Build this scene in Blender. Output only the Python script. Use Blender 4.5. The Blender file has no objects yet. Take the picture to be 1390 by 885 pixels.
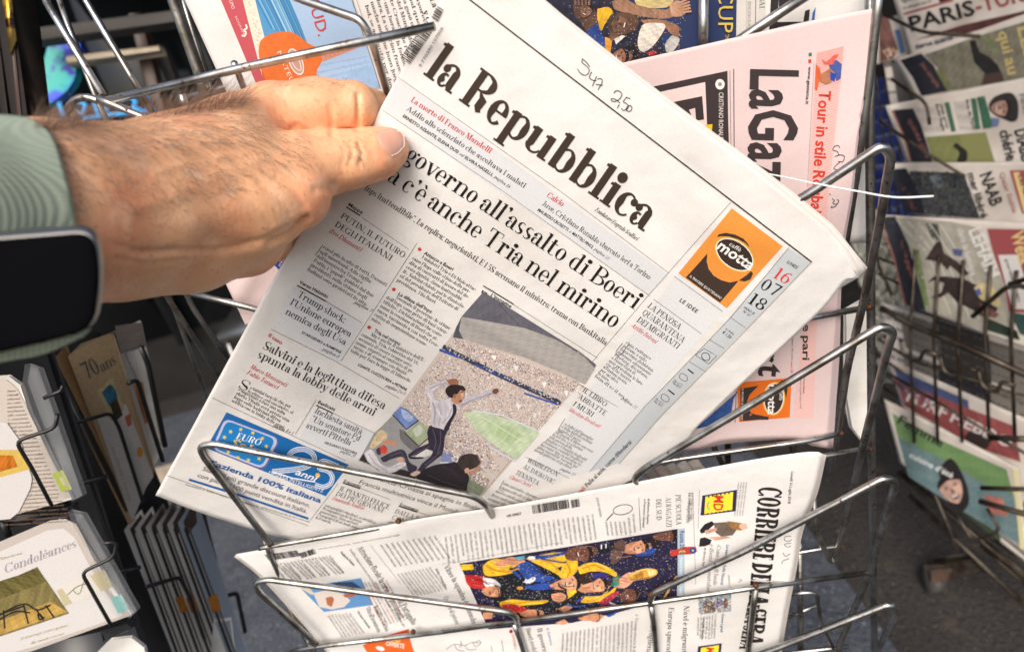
import bpy, math, random
import numpy as np
from mathutils import Vector, Matrix
from mathutils.geometry import tessellate_polygon
from mathutils.bvhtree import BVHTree
random.seed(7); rng = np.random.default_rng(7)
SC = bpy.context.scene
COL = SC.collection
R = math.radians

# ------------------------------------------------------------------ camera
FPX = 930.0; CX, CY = 695.0, 442.5; CAMH = 1.50
down = np.array([495.0, 1758.0, FPX]); down /= np.linalg.norm(down)
fz = np.array([0, 0, 1.0]); Yw = fz - fz.dot(down) * down; Yw /= np.linalg.norm(Yw)
Zw = -down; Xw = np.cross(Yw, Zw)
M3 = np.stack([Xw, Yw, Zw])                 # lens frame (right, down, forward) -> world
CAM = np.array([0, 0, CAMH])
def cam2w(v): return np.asarray(v) @ M3.T + CAM
def w2cam(v): return (np.asarray(v) - CAM) @ M3
cd = bpy.data.cameras.new('camera'); cam = bpy.data.objects.new('camera', cd); COL.objects.link(cam)
r_, d_, f_ = M3 @ np.array([1, 0, 0]), M3 @ np.array([0, 1, 0]), M3 @ np.array([0, 0, 1])
mw = Matrix.Identity(4)
for i in range(3):
    mw[i][0] = r_[i]; mw[i][1] = -d_[i]; mw[i][2] = -f_[i]; mw[i][3] = CAM[i]
cam.matrix_world = mw
cd.sensor_width = 36; cd.lens = FPX / 1390 * 36; cd.clip_start = 0.02; cd.clip_end = 500
cd.dof.use_dof = True; cd.dof.focus_distance = 0.45; cd.dof.aperture_fstop = 6.8
SC.camera = cam

# ------------------------------------------------------------------ light
SUN_AZ, SUN_EL = R(200), R(47)      # sun stands high behind the photographer, veiled
w = bpy.data.worlds.new('World'); SC.world = w; w.use_nodes = True
nt = w.node_tree; bg = nt.nodes['Background']
sky = nt.nodes.new('ShaderNodeTexSky'); sky.sky_type = 'NISHITA'; sky.sun_disc = False
sky.sun_elevation = SUN_EL; sky.sun_rotation = SUN_AZ
sky.air_density = 1.0; sky.dust_density = 5.0; sky.ozone_density = 0.6
nt.links.new(sky.outputs[0], bg.inputs[0]); bg.inputs[1].default_value = 0.15
sd = bpy.data.lights.new('sun', 'SUN'); sd.energy = 1.5; sd.angle = R(34); sd.color = (1, 0.975, 0.945)
sun = bpy.data.objects.new('sun', sd); COL.objects.link(sun)
sv = Vector((math.sin(SUN_AZ) * math.cos(SUN_EL), math.cos(SUN_AZ) * math.cos(SUN_EL), math.sin(SUN_EL)))
sun.rotation_euler = sv.to_track_quat('Z', 'Y').to_euler(); sun.location = (0, 0, 5)
SC.view_settings.view_transform = 'Standard'; SC.view_settings.look = 'None'
SC.view_settings.gamma = 1; SC.view_settings.exposure = 0.27

# ------------------------------------------------------------------ helpers
def srgb(c):
    c = np.array(c, float) / 255.0
    return tuple(np.where(c <= 0.04045, c / 12.92, ((c + 0.055) / 1.055) ** 2.4))
def px2w(px, py, z):
    px, py, z = np.broadcast_arrays(np.asarray(px, float), py, z)
    return cam2w(np.stack([(px - CX) / FPX * z, (py - CY) / FPX * z, z], -1))
def rk(px, py):      # depth of the upright plane of the newspaper rack
    return 0.43 / ((0.1015 * (np.asarray(px, float) - CX) - 0.487 * (np.asarray(py, float) - CY)) / FPX + 0.867)
class Surf:
    """a surface in the place: depth along the view through smooth inverse-depth fit"""
    def __init__(s, ctrl=None, fn=None, quad=False, bumps=()):
        s.fn = fn; s.bumps = bumps
        if ctrl is not None:
            c = np.array(ctrl, float); s.quad = quad
            s.k = np.linalg.lstsq(s.basis(c[:, 0], c[:, 1]), 1 / c[:, 2], rcond=None)[0]
    def basis(s, x, y):
        x = (np.asarray(x, float) - CX) / 700; y = (np.asarray(y, float) - CY) / 700
        b = [np.ones_like(x), x, y]
        if s.quad: b += [x * x, x * y, y * y]
        return np.stack(b, -1)
    def z(s, x, y):
        zz = s.fn(x, y) if s.fn else 1 / (s.basis(x, y) @ s.k)
        for (bx, by, sx, sy, ang, amp) in s.bumps:
            ca, sa = math.cos(R(ang)), math.sin(R(ang))
            dx = np.asarray(x, float) - bx; dy = np.asarray(y, float) - by
            u = dx * ca + dy * sa; v = -dx * sa + dy * ca
            zz = zz - amp * np.exp(-(u / sx) ** 2 - (v / sy) ** 2)
        return zz
    def P(s, x, y, lift=0.0):
        return px2w(x, y, s.z(x, y) - lift)
def Z(x0, y0, sc):   # maps measured detail coordinates to photograph coordinates
    return lambda x, y: (x0 + x / sc, y0 + y / sc)
ID = lambda x, y: (x, y)

MATS = {}
def newmat(name, base=(0.5, 0.5, 0.5), rough=0.6, metal=0.0, spec=0.5, noise=None, bump=None, attr=False, sss=0, trans=0, coat=0, emit=None, alpha=None):
    m = bpy.data.materials.new(name); m.use_nodes = True; n = m.node_tree.nodes; l = m.node_tree.links
    b = n['Principled BSDF']; b.inputs['Base Color'].default_value = (*base, 1); b.inputs['Roughness'].default_value = rough
    b.inputs['Metallic'].default_value = metal; b.inputs['Specular IOR Level'].default_value = spec
    tc = n.new('ShaderNodeTexCoord'); src = None
    if attr:
        a = n.new('ShaderNodeAttribute'); a.attribute_name = 'Col'; src = a.outputs['Color']
    if noise:       # list of (scale, colour, amount, low, high)
        for (sc, colr, lo, hi, det) in noise:
            t = n.new('ShaderNodeTexNoise'); t.inputs['Scale'].default_value = sc; t.inputs['Detail'].default_value = det
            l.new(tc.outputs['Object'], t.inputs['Vector'])
            mr = n.new('ShaderNodeMapRange'); mr.inputs['From Min'].default_value = lo; mr.inputs['From Max'].default_value = hi
            l.new(t.outputs['Fac'], mr.inputs['Value'])
            mx = n.new('ShaderNodeMix'); mx.data_type = 'RGBA'; l.new(mr.outputs[0], mx.inputs['Factor'])
            if src is None: mx.inputs['A'].default_value = (*base, 1)
            else: l.new(src, mx.inputs['A'])
            if len(colr) == 1:
                mx.blend_type = 'MULTIPLY'; mx.inputs['B'].default_value = (colr[0],) * 3 + (1,)
            else: mx.inputs['B'].default_value = (*colr, 1)
            src = mx.outputs['Result']
    if src is not None: l.new(src, b.inputs['Base Color'])
    if bump:
        prev = None
        for (sc, st, dist) in bump:
            t = n.new('ShaderNodeTexNoise'); t.inputs['Scale'].default_value = sc; t.inputs['Detail'].default_value = 4
            l.new(tc.outputs['Object'], t.inputs['Vector'])
            bp = n.new('ShaderNodeBump'); bp.inputs['Strength'].default_value = st; bp.inputs['Distance'].default_value = dist
            l.new(t.outputs['Fac'], bp.inputs['Height'])
            if prev: l.new(prev, bp.inputs['Normal'])
            prev = bp.outputs['Normal']
        l.new(prev, b.inputs['Normal'])
    if sss:
        b.inputs['Subsurface Weight'].default_value = sss; b.inputs['Subsurface Radius'].default_value = (1, 0.35, 0.15)
        b.inputs['Subsurface Scale'].default_value = 0.004
    if trans: b.inputs['Transmission Weight'].default_value = trans
    if coat: b.inputs['Coat Weight'].default_value = coat
    if alpha is not None: b.inputs['Alpha'].default_value = alpha
    if emit: b.inputs['Emission Color'].default_value = (*emit[0], 1); b.inputs['Emission Strength'].default_value = emit[1]
    MATS[name] = m; return m
PAPW = srgb((226, 223, 219))
newmat('newsprint', PAPW, 0.9, spec=0.2, noise=[(14, srgb((213, 209, 203)), .45, .75, 3), (900, (0.93,), .45, .75, 2)], bump=[(9, .8, .010), (34, .35, .0022), (1400, .12, .0004)])
newmat('newsprint_worn', srgb((218, 211, 203)), 0.9, spec=0.2, noise=[(18, srgb((208, 199, 188)), .4, .7, 3), (900, (0.92,), .45, .75, 2)], bump=[(12, .4, .005), (1400, .12, .0004)])
newmat('newsprint_pink', srgb((221, 200, 198)), 0.9, spec=0.2, noise=[(16, srgb((214, 191, 188)), .4, .7, 3), (900, (0.93,), .45, .75, 2)], bump=[(12, .45, .006), (1400, .12, .0004)])
newmat('ink', rough=0.75, spec=0.25, attr=True, noise=[(1500, (0.86,), .5, .75, 2)], bump=[(1400, .1, .0004)])
newmat('gloss_print', rough=0.5, spec=0.3, attr=True, noise=[(60, (0.85,), .5, .8, 3)])
newmat('steel_wire', srgb((192, 192, 189)), 0.34, metal=1.0, noise=[(60, srgb((138, 133, 124)), .4, .65, 5), (260, srgb((92, 78, 62)), .6, .72, 5)], bump=[(500, .15, .0006)])
newmat('weld', srgb((120, 88, 60)), 0.6, metal=0.7, noise=[(500, srgb((80, 45, 22)), .4, .6, 4)], bump=[(900, .6, .001)])
newmat('black_wire', (0.012, 0.012, 0.013), 0.4, spec=0.5)
newmat('back_wire', srgb((92, 84, 74)), 0.45, metal=0.8, noise=[(40, srgb((60, 50, 42)), .4, .6, 3)])
newmat('dark_panel', (0.02, 0.022, 0.025), 0.35, noise=[(6, (0.045, 0.047, 0.05), .4, .7, 4)])
newmat('white_tie', (0.85, 0.85, 0.83), 0.4)

def mesh_obj(name, V, Q=(), T=(), mat=None, parent=None, colors=None, smooth=False, uvmat=None):
    """V (n,3) world; Q (m,4); T (k,3); colors per face (quads first)"""
    V = np.asarray(V, float); loc = np.zeros(3); p = parent
    while p is not None: loc += np.array(p.location); p = p.parent
    V = V - loc
    Q = np.asarray(Q, int).reshape(-1, 4); T = np.asarray(T, int).reshape(-1, 3)
    me = bpy.data.meshes.new(name); me.vertices.add(len(V)); me.vertices.foreach_set('co', V.astype(np.float32).ravel())
    nl = len(Q) * 4 + len(T) * 3; me.loops.add(nl); me.loops.foreach_set('vertex_index', np.concatenate([Q.ravel(), T.ravel()]).astype(np.int32))
    npoly = len(Q) + len(T); me.polygons.add(npoly)
    ls = np.concatenate([np.arange(len(Q)) * 4, len(Q) * 4 + np.arange(len(T)) * 3]).astype(np.int32)
    me.polygons.foreach_set('loop_start', ls)
    me.update(calc_edges=True)
    if smooth: me.polygons.foreach_set('use_smooth', np.ones(len(me.polygons), bool))
    if colors is not None:
        a = me.attributes.new('Col', 'FLOAT_COLOR', 'FACE'); c = np.ones((npoly, 4), np.float32); c[:, :3] = colors
        a.data.foreach_set('color', c.ravel())
    if mat: me.materials.append(MATS[mat])
    o = bpy.data.objects.new(name, me); COL.objects.link(o)
    if parent is not None: o.parent = parent
    return o
def thing(name, label, cat, at, group=None):
    o = bpy.data.objects.new(name, None); o.empty_display_size = .02; COL.objects.link(o); o.location = Vector(at)
    o['label'] = label; o['category'] = cat
    if group: o['group'] = group
    return o
def tag(o, label, cat, group=None):
    o['label'] = label; o['category'] = cat
    if group: o['group'] = group
    return o
def struct(o): o['kind'] = 'structure'; return o

def resample(pts, n):
    p = np.array(pts, float)
    if p.shape[0] > 2:          # smooth through the points, keeping ends
        q = [p[0]]
        pp = np.vstack([2 * p[0] - p[1], p, 2 * p[-1] - p[-2]])
        for i in range(len(p) - 1):
            a, b, c, d = pp[i:i + 4]
            for t in np.linspace(0, 1, 9)[1:]:
                q.append(0.5 * ((2 * b) + (c - a) * t + (2 * a - 5 * b + 4 * c - d) * t * t + (3 * b - a - 3 * c + d) * t ** 3))
        p = np.array(q)
    s = np.r_[0, np.cumsum(np.linalg.norm(np.diff(p, axis=0), axis=1))]
    t = np.linspace(0, s[-1], n)
    return np.stack([np.interp(t, s, p[:, k]) for k in range(p.shape[1])], 1)
def coons(top, bottom, left, right, n, m):
    T_, B_ = resample(top, n), resample(bottom, n); L_, R_ = resample(left, m), resample(right, m)
    u = np.linspace(0, 1, n)[None, :, None]; v = np.linspace(0, 1, m)[:, None, None]
    P = (1 - v) * T_[None] + v * B_[None] + (1 - u) * L_[:, None] + u * R_[:, None] - ((1 - u) * (1 - v) * T_[0] + u * (1 - v) * T_[-1] + (1 - u) * v * B_[0] + u * v * B_[-1])
    return P.reshape(-1, 2)
def grid_faces(n, m):
    i = np.arange(m - 1)[:, None] * n + np.arange(n - 1)[None]; i = i.ravel()
    return np.stack([i, i + 1, i + n + 1, i + n], 1)
def sheet(name, surf, top, bottom, left, right, mat, parent=None, n=90, m=90, lift=0.0, thick=0.0004):
    P = coons(top, bottom, left, right, n, m)
    V = surf.P(P[:, 0], P[:, 1], lift)
    o = mesh_obj(name, V, grid_faces(n, m), mat=mat, parent=parent, smooth=True)
    md = o.modifiers.new('thickness', 'SOLIDIFY'); md.thickness = thick; md.offset = -1
    # grow away from the viewer whatever the winding
    nrm = np.cross(V[1] - V[0], V[n] - V[0])
    if nrm.dot(V[0] - CAM) > 0: md.offset = 1
    return o
def quad_sheet(name, surf, q, mat, parent=None, n=24, m=24, lift=0., thick=0.0005):
    a, b, c, d = q
    return sheet(name, surf, [a, b], [d, c], [a, d], [b, c], mat, parent, n, m, lift, thick)

def round_path(P, rad, seg=6):
    P = [np.array(p, float) for p in P]; out = [P[0]]
    for i in range(1, len(P) - 1):
        a, b, c = P[i - 1], P[i], P[i + 1]; u = a - b; v = c - b; lu, lv = np.linalg.norm(u), np.linalg.norm(v)
        rr = min(rad, lu * .45, lv * .45); s = b + u / lu * rr; e = b + v / lv * rr
        for t in np.linspace(0, 1, seg): out.append((1 - t) ** 2 * s + 2 * t * (1 - t) * b + t * t * e)
    out.append(P[-1]); return np.array(out)
def tube_geo(path, r, sides=12, cap=True):
    path = np.asarray(path, float); n = len(path)
    tan = np.gradient(path, axis=0); tan /= np.linalg.norm(tan, axis=1)[:, None] + 1e-12
    ref = np.array([0.3, -1, 0.2]); u = np.cross(tan[0], ref); u /= np.linalg.norm(u); U = []
    for t in tan:
        u = u - t * u.dot(t); u /= np.linalg.norm(u); U.append(u)
    U = np.array(U); W = np.cross(tan, U); a = np.linspace(0, 2 * np.pi, sides, endpoint=False)
    rr = np.broadcast_to(np.asarray(r, float), (n,))
    V = path[:, None] + rr[:, None, None] * (np.cos(a)[None, :, None] * U[:, None] + np.sin(a)[None, :, None] * W[:, None])
    V = V.reshape(-1, 3); i = np.arange(n - 1)[:, None] * sides; j = np.arange(sides)[None]; k = (j + 1) % sides
    Q = np.stack([i + j, i + k, i + sides + k, i + sides + j], -1).reshape(-1, 4); T = []
    if cap:
        V = np.vstack([V, path[0], path[-1]]); c0, c1 = n * sides, n * sides + 1
        for q in range(sides):
            T.append((c0, (q + 1) % sides, q)); T.append((c1, (n - 1) * sides + q, (n - 1) * sides + (q + 1) % sides))
    return V, Q, T
def tube(name, path, r, mat, parent=None, sides=12):
    V, Q, T = tube_geo(path, r, sides); return mesh_obj(name, V, Q, T, mat, parent, smooth=True)
def box_geo(c, s, rot=None):
    v = np.array([[x, y, z] for x in (-.5, .5) for y in (-.5, .5) for z in (-.5, .5)]) * np.array(s)
    if rot is not None: v = v @ np.array(rot).T
    return v + np.array(c), [(0, 1, 3, 2), (4, 6, 7, 5), (0, 4, 5, 1), (2, 3, 7, 6), (0, 2, 6, 4), (1, 5, 7, 3)]
def slab(name, ptsw, depthvec, mat, parent=None, bevel=0.0):
    """a polygon given in world points, extruded by depthvec: a body with real thickness"""
    P = np.array(ptsw); n = len(P); V = np.vstack([P, P + np.array(depthvec)])
    tri = tessellate_polygon([[Vector(p) for p in P]])
    T = [tuple(t) for t in tri] + [tuple(reversed([i + n for i in t])) for t in tri]
    Q = [(i, (i + 1) % n, (i + 1) % n + n, i + n) for i in range(n)]
    o = mesh_obj(name, V, Q, T, mat, parent)
    if bevel:
        md = o.modifiers.new('edge', 'BEVEL'); md.width = bevel; md.segments = 3; md.limit_method = 'ANGLE'
    return o

# ------------------------------------------------------------------ type: a didone serif drawn from strokes, and the plain sans
GC = {}
def arc(cx, cy, rx, ry, a0, a1, tr, tl, h, seg):
    n = max(4, int(seg * abs(a1 - a0) / 360) + 1); a = np.radians(np.linspace(a0, a1, n)); c, s = np.cos(a), np.sin(a)
    t = h + (tr - h) * np.maximum(0, c) ** 1.3 + (tl - h) * np.maximum(0, -c) ** 1.3
    O = np.stack([cx + rx * c, cy + ry * s], 1); I = np.stack([cx + (rx - t) * c, cy + (ry - np.minimum(t, h * 1.6 + .0)) * s], 1)
    return ('s', O, I)
def disk(cx, cy, r, seg):
    a = np.linspace(0, 2 * np.pi, max(6, seg // 2) + 1); h = len(a) // 2
    O = np.stack([cx + r * np.cos(a), cy + r * np.sin(a)], 1); return ('s', O, np.repeat([[cx, cy]], len(a), 0))
def serif(ch, w, h, X, seg):
    P = []; s = .075; A = 1.0; cw = .20 + .15 * w
    def rect(x0, y0, x1, y1, k=1): 
        t = np.linspace(0, 1, k + 1)[:, None]; P.append(('s', np.array([x0, y0]) + t * np.array([0, y1 - y0]), np.array([x1, y0]) + t * np.array([0, y1 - y0])))
    K = 4 if seg > 20 else 1
    def stem(x, y0, y1, b='both', t='flag', ww=None):
        ww = ww or w; rect(x, y0, x + ww, y1, K)
        if b == 'both': rect(x - s, y0, x + ww + s, y0 + h); 
        if b == 'right': rect(x + ww * .5, y0, x + ww + s, y0 + h)
        if t == 'flag': P.append(('s', np.array([[x - s, y1 - h * .7], [x + ww, y1]]), np.array([[x - s, y1 - h * 1.9], [x + ww, y1 - h * 2.2]])))
        if t == 'both': rect(x - s, y1 - h, x + ww + s, y1)
    def diag(x0, y0, x1, y1, t): 
        k = np.linspace(0, 1, K + 1)[:, None]; c = np.array([x0, y0]) + k * np.array([x1 - x0, y1 - y0]); P.append(('s', c, c + np.array([t, 0])))
    def bar(x0, x1, y, hh=None): rect(x0, y, x1, y + (hh or h))
    ow = .26 + 1.45 * w; cw2 = .46 + .9 * w
    acc = {'à': 'a', 'è': 'e', 'é': 'e', 'ì': 'i', 'ò': 'o', 'ù': 'u', 'ó': 'o', 'í': 'i', 'á': 'a', 'ñ': 'n', 'Ì': 'I', 'Ù': 'U'}
    if ch in acc:
        b, adv = serif(acc[ch], w, h, X, seg); top = (1.05 if ch in 'ÌÙ' else X + .08)
        b = list(b); b.append(('s', np.array([[adv * .25, top + .2], [adv * .5, top]]), np.array([[adv * .25 + w, top + .2], [adv * .5 + w * .6, top]]))); return b, adv
    c = ch
    if c == ' ': return [], .24
    if c == 'l': stem(s, 0, A); adv = w + 2 * s
    elif c in 'iı': stem(s, 0, X); (c == 'i') and P.append(disk(s + w / 2, X + .2, .06 + w * .42, seg)); adv = w + 2 * s
    elif c == 'j': stem(s + .05, -.15, X, b=None); P.append(disk(s + .1, X + .2, .06 + w * .42, seg)); P.append(arc(s - .02 + w / 2, -.12, .1 + w / 2, .14, -180, 0, w, h, h, seg)); adv = w + 2 * s + .03
    elif c == 'o': P.append(arc(ow / 2, X / 2, ow / 2, X / 2 + .01, 0, 360, w, w, h, seg)); adv = ow + .02
    elif c in 'c':
        P.append(arc(ow / 2, X / 2, ow / 2, X / 2 + .01, 50, 318, h, w, h, seg)); P.append(disk(ow * .82, X * .76, .042 + w * .3, seg)); adv = ow * .95
    elif c == 'e':
        P.append(arc(ow / 2, X / 2, ow / 2, X / 2 + .01, 0, 318, w * .85, w, h, seg)); bar(w * .8, ow - .01, X * .48); adv = ow
    elif c in 'bdpq':
        L_ = c in 'bp'; x = s if L_ else ow - w; up = c in 'bd'
        y0, y1 = (0, A) if up else (-.3, X)
        stem(x, y0, y1, b=('both' if not up else ('right' if c == 'd' else None)), t='flag')
        cx = (s + w * .3 + ow / 2) if L_ else ow / 2; P.append(arc(cx, X / 2, ow / 2, X / 2 + .01, 0, 360, w if L_ else h * 1.2, h * 1.2 if L_ else w, h, seg)); adv = ow + s + w * .3
    elif c == 'g':
        P.append(arc(ow / 2, X * .64, ow * .44, X * .38, 0, 360, w * .9, w * .9, h, seg)); P.append(arc(ow / 2 + .02, -.14, ow / 2, .17, 0, 360, w * .8, w * .6, h * 1.2, seg))
        P.append(('s', np.array([[.1, X * .3], [.04, X * .12], [.2, .06], [ow * .7, .05]]), np.array([[.2, X * .3], [.12, X * .15], [.25, .0 - h], [ow * .8, -.02]]))); P.append(disk(ow + .02, X * .95, .04 + w * .25, seg)); adv = ow + .05
    elif c == 'a':
        x = ow * .9 - w; rect(x, .08, x + w, X * .72, K); P.append(arc((x + w) * .52, X * .68, (x + w) * .48, X * .33, 0, 165, w, w * .4, h, seg)); P.append(disk((x + w) * .16, X * .72, .042 + w * .3, seg))
        P.append(arc(x * .52 + .02, X * .28, x * .52 + .01, X * .29, 60, 330, h, w * .95, h, seg)); P.append(('s', np.array([[x, .16], [x + w * .4, .0], [x + w + s, .0]]), np.array([[x + w, .16], [x + w, .06], [x + w + s, .07]]))); adv = x + w + s
    elif c in 'nhm':
        stem(s, 0, A if c == 'h' else X); x = s + w; k = 2 if c == 'm' else 1
        for _ in range(k):
            gw = cw * (.9 if c == 'm' else 1.1); P.append(arc(x + (gw + w) / 2 - .02, X - .19, (gw + w) / 2 + .02, .2, 0, 160, w, h, h, seg)); stem(x + gw, 0, X - .19, t=None); x += gw + w
        adv = x + s
    elif c == 'u':
        stem(s, .18, X, b=None); gw = cw * 1.1; P.append(arc(s + w + gw / 2 - w / 2, .19, (gw + w) / 2 + .02, .2, 180, 350, h, w, h, seg)); stem(s + w + gw, 0, X, b='right'); adv = s * 2 + 2 * w + gw
    elif c == 'r': stem(s, 0, X); P.append(arc(s + w + .1, X - .17, .12, .18, 60, 170, h, h, h, seg)); P.append(disk(s + w + .15, X - .1, .045 + w * .35, seg)); adv = w + s + .26
    elif c == 't': 
        rect(s, .12, s + w, X + .2, K); bar(0, s + w + .13, X - h); P.append(arc(s + w * .5 + .12, .14, .12 + w * .5, .15, 180, 320, h, w, h, seg)); adv = w + s + .2
    elif c == 'f': stem(s, 0, A - .15, t=None); P.append(arc(s + .14, A - .16, .14, .17, 20, 180, h, w, h, seg)); P.append(disk(s + .27, A - .1, .04 + w * .3, seg)); bar(0, s + w + .13, X - h); adv = w + s + .2
    elif c == 's':
        m_ = ow * .8; P.append(arc(m_ / 2, X * .74, m_ / 2 - .01, X * .27, 40, 250, h, w * .8, h * 1.1, seg)); P.append(arc(m_ / 2, X * .26, m_ / 2, X * .27, -140, 70, w * .8, h, h * 1.1, seg))
        P.append(('s', np.array([[.03, X * .68], [m_ * .6, X * .5], [m_ - .02, X * .34]]), np.array([[.03, X * .55], [m_ * .35, X * .42], [m_ - .1, X * .22]]))); adv = m_ + .03
    elif c in 'vwy':
        x = .04; k = 2 if c == 'w' else 1
        for _ in range(k): diag(x, X, x + .2, 0, w); diag(x + .2 + w * .5, 0, x + .36 + w * .3, X, h); bar(x - .05, x + w + .06, X - h); bar(x + .3 + w * .1, x + .44 + w * .4, X - h); x += .36 + w * .3
        if c == 'y': diag(.24 + w * .5, 0, .14 + w * .2, -.25, h); P.append(disk(.1, -.24, .05 + w * .2, seg))
        adv = x + .08
    elif c == 'z': bar(.02, .4, X - h); bar(.02, .42, 0); diag(.02, 0, .4 - w, X, w); adv = .46
    elif c == 'k': stem(s, 0, A); diag(s + w, X * .4, s + w + .25, X, h); diag(s + w + .05, X * .5, s + w + .22, 0, w); adv = .36 + w * 1.5
    elif c == 'x': diag(.02, X, .26, 0, w); diag(.02, 0, .3, X, h); bar(0, .2, 0); bar(.25, .45, 0); adv = .46
    # capitals
    elif c == 'I': stem(s, 0, 1, t='both'); adv = w + 2 * s + .02
    elif c == 'L': stem(s, 0, 1, t='both'); bar(s, .52, 0); rect(.5, 0, .52 + h * .3, .25); adv = .58
    elif c in 'EF':
        stem(s, 0, 1, t='both'); bar(s, .5, 1 - h); rect(.49, .78, .51 + h * .3, 1); bar(s, .38, .5); rect(.36, .4, .38 + h * .3, .62)
        if c == 'E': bar(s, .53, 0); rect(.52, 0, .54 + h * .3, .24)
        adv = .6
    elif c in 'PRBD':
        stem(s, 0, 1, t='both'); bw = .4 + .4 * w
        if c == 'D': P.append(arc(s + w * .5, .5, bw + .15, .5, -90, 90, w, w, h, seg)); adv = s + bw + .22 + w * .3
        else:
            bar(s, s + w + .12, 1 - h); bar(s, s + w + .12, .48); P.append(arc(s + w + .08, .74, bw - .12, .26, -90, 90, w, w, h, seg)); adv = s + w + bw
            if c == 'B': P.append(arc(s + w + .08, .26, bw - .08, .26, -90, 90, w, w, h, seg)); bar(s, s + w + .12, 0)
            if c == 'R':
                P.append(('s', np.array([[s + w + .08, .5], [s + w + .17, .35], [s + w + .17, .12], [s + w + .3, 0]]), np.array([[s + w + .12, .5], [s + w + .19 + w, .38], [s + w + .17 + w, .12], [s + 1.6 * w + .3, .05]]))); adv += .04
    elif c in 'OQCGÒ':
        W_ = .66 + .5 * w; P.append(arc(W_ / 2, .5, W_ / 2, .515, 0 if c in 'OQ' else 38, 360 if c in 'OQ' else 322, w if c in 'OQ' else h, w, h, seg)); adv = W_ + .05
        if c == 'Q': P.append(('s', np.array([[W_ * .5, .02], [W_ * .6, -.18], [W_ * 1.05, -.15]]), np.array([[W_ * .62, .02], [W_ * .7, -.12], [W_ * 1.05, -.12]])))
        if c == 'C': rect(W_ * .86, .7, W_ * .86 + h * 1.3, 1); rect(W_ * .86, .02, W_ * .86 + h, .25)
        if c == 'G': stem(W_ * .8, .02, .42, b=None, t='both'); rect(W_ * .86, .72, W_ * .86 + h * 1.3, 1); adv += .08
    elif c == 'A': diag(.3, 1, .06, 0, h); diag(.3, 1, .6 - w * .2, 0, w); bar(.14, .55, .3); bar(0, .18, 0); bar(.5, .74 + w * .5, 0); adv = .76 + w * .5
    elif c == 'V': diag(.04, 1, .3, 0, w); diag(.3 + w * .5, 0, .58, 1, h); bar(0, .2 + w * .6, 1 - h); bar(.5, .68, 1 - h); adv = .7
    elif c == 'U': stem(s, .2, 1, b=None, t='both'); P.append(arc(.34 + w * .3, .24, .27 + w * .3, .25, 180, 360, h, w, h, seg)); rect(.6 + w * .5 - h, .2, .6 + w * .5, 1, K); bar(.5 + w * .4, .7 + w * .5, 1 - h); adv = .74 + w * .4
    elif c == 'N': diag(.08, 1, .52, 0, w * 1.2); rect(.12, 0, .12 + h, 1, K); rect(.6 + w, 0, .6 + w + h, 1, K); bar(.02, .24, 0); bar(.5 + w, .74 + w, 1 - h); bar(0, .2, 1 - h); adv = .78 + w
    elif c == 'M': rect(.12, 0, .12 + h, 1, K); stem(.7, 0, 1, t='both'); diag(.12, 1, .42, 0, w); diag(.42, 0, .7, 1, h); bar(.02, .24, 0); bar(.0, .2 + w, 1 - h); adv = .82 + w
    elif c == 'T': stem(.28, 0, 1, t=None); bar(.02, .54 + w, 1 - h); rect(.02, .76, .03 + h, 1); rect(.53 + w - h * .3, .76, .54 + w, 1); adv = .58 + w
    elif c == 'S':
        m_ = .46 + .5 * w; P.append(arc(m_ / 2, .74, m_ / 2 - .01, .27, 35, 250, h, w, h, seg)); P.append(arc(m_ / 2, .26, m_ / 2, .27, -145, 70, w, h, h, seg))
        P.append(('s', np.array([[.03, .7], [m_ * .6, .5], [m_ - .02, .36]]), np.array([[.03, .58], [m_ * .35, .42], [m_ - w, .24]]))); rect(m_ * .86, .72, m_ * .86 + h, 1); rect(.02, 0, .02 + h, .26); adv = m_ + .05
    elif c == 'J': stem(.2, .15, 1, b=None, t='both'); P.append(arc(.2 - .08 + w / 2, .14, .08 + w / 2, .16, -180, 0, w, h, h, seg)); adv = .3 + w
    elif c == 'Z': bar(.03, .55, 1 - h); bar(.03, .58, 0); diag(.03, 0, .55 - w, 1, w); adv = .63
    elif c in 'KWHYX': 
        stem(s, 0, 1, t='both'); 
        if c == 'H': stem(.5, 0, 1, t='both'); bar(s, .5, .5); adv = .62 + w
        elif c == 'W': P.clear(); diag(.02, 1, .22, 0, w); diag(.22, 0, .42, 1, h); diag(.4, 1, .6, 0, w); diag(.6 + w * .5, 0, .82, 1, h); bar(0, .2, 1 - h); bar(.74, .92, 1 - h); adv = .94
        else: diag(s + w, .35, .5, 1, h); diag(s + w + .08, .5, .5, 0, w); bar(.4, .64, 0); adv = .66
    # figures
    elif c == '1': stem(.16, 0, 1, t='flag'); adv = .42
    elif c == '0': P.append(arc(.25, .5, .24, .51, 0, 360, w, w, h, seg)); adv = .54
    elif c in '6': P.append(arc(.25, .32, .24, .33, 0, 360, w, w, h, seg)); P.append(arc(.4, .35, .39, .65, 100, 180, h, w, h, seg)); P.append(disk(.38, .9, .06, seg)); adv = .54
    elif c in '8': P.append(arc(.25, .25, .24, .26, 0, 360, w, w, h, seg)); P.append(arc(.25, .74, .2, .25, 0, 360, w * .8, w * .8, h, seg)); adv = .54
    elif c in '7': bar(.04, .48, 1 - h * 2, h * 2); diag(.18, 0, .46 - w * .4, 1, w * .8); adv = .52
    elif c in '25S39':
        P.append(arc(.25, .3 if c != '2' else .72, .23, .31 if c != '2' else .28, -140 if c != '2' else -30, 100 if c != '2' else 160, w, w * .5, h, seg))
        if c == '2': diag(.04, 0, .4, .6, h * 1.4); bar(.04, .48, 0, h * 2)
        else: bar(.1, .44, 1 - h * 2, h * 2); rect(.1, .5, .1 + h, 1)
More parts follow.
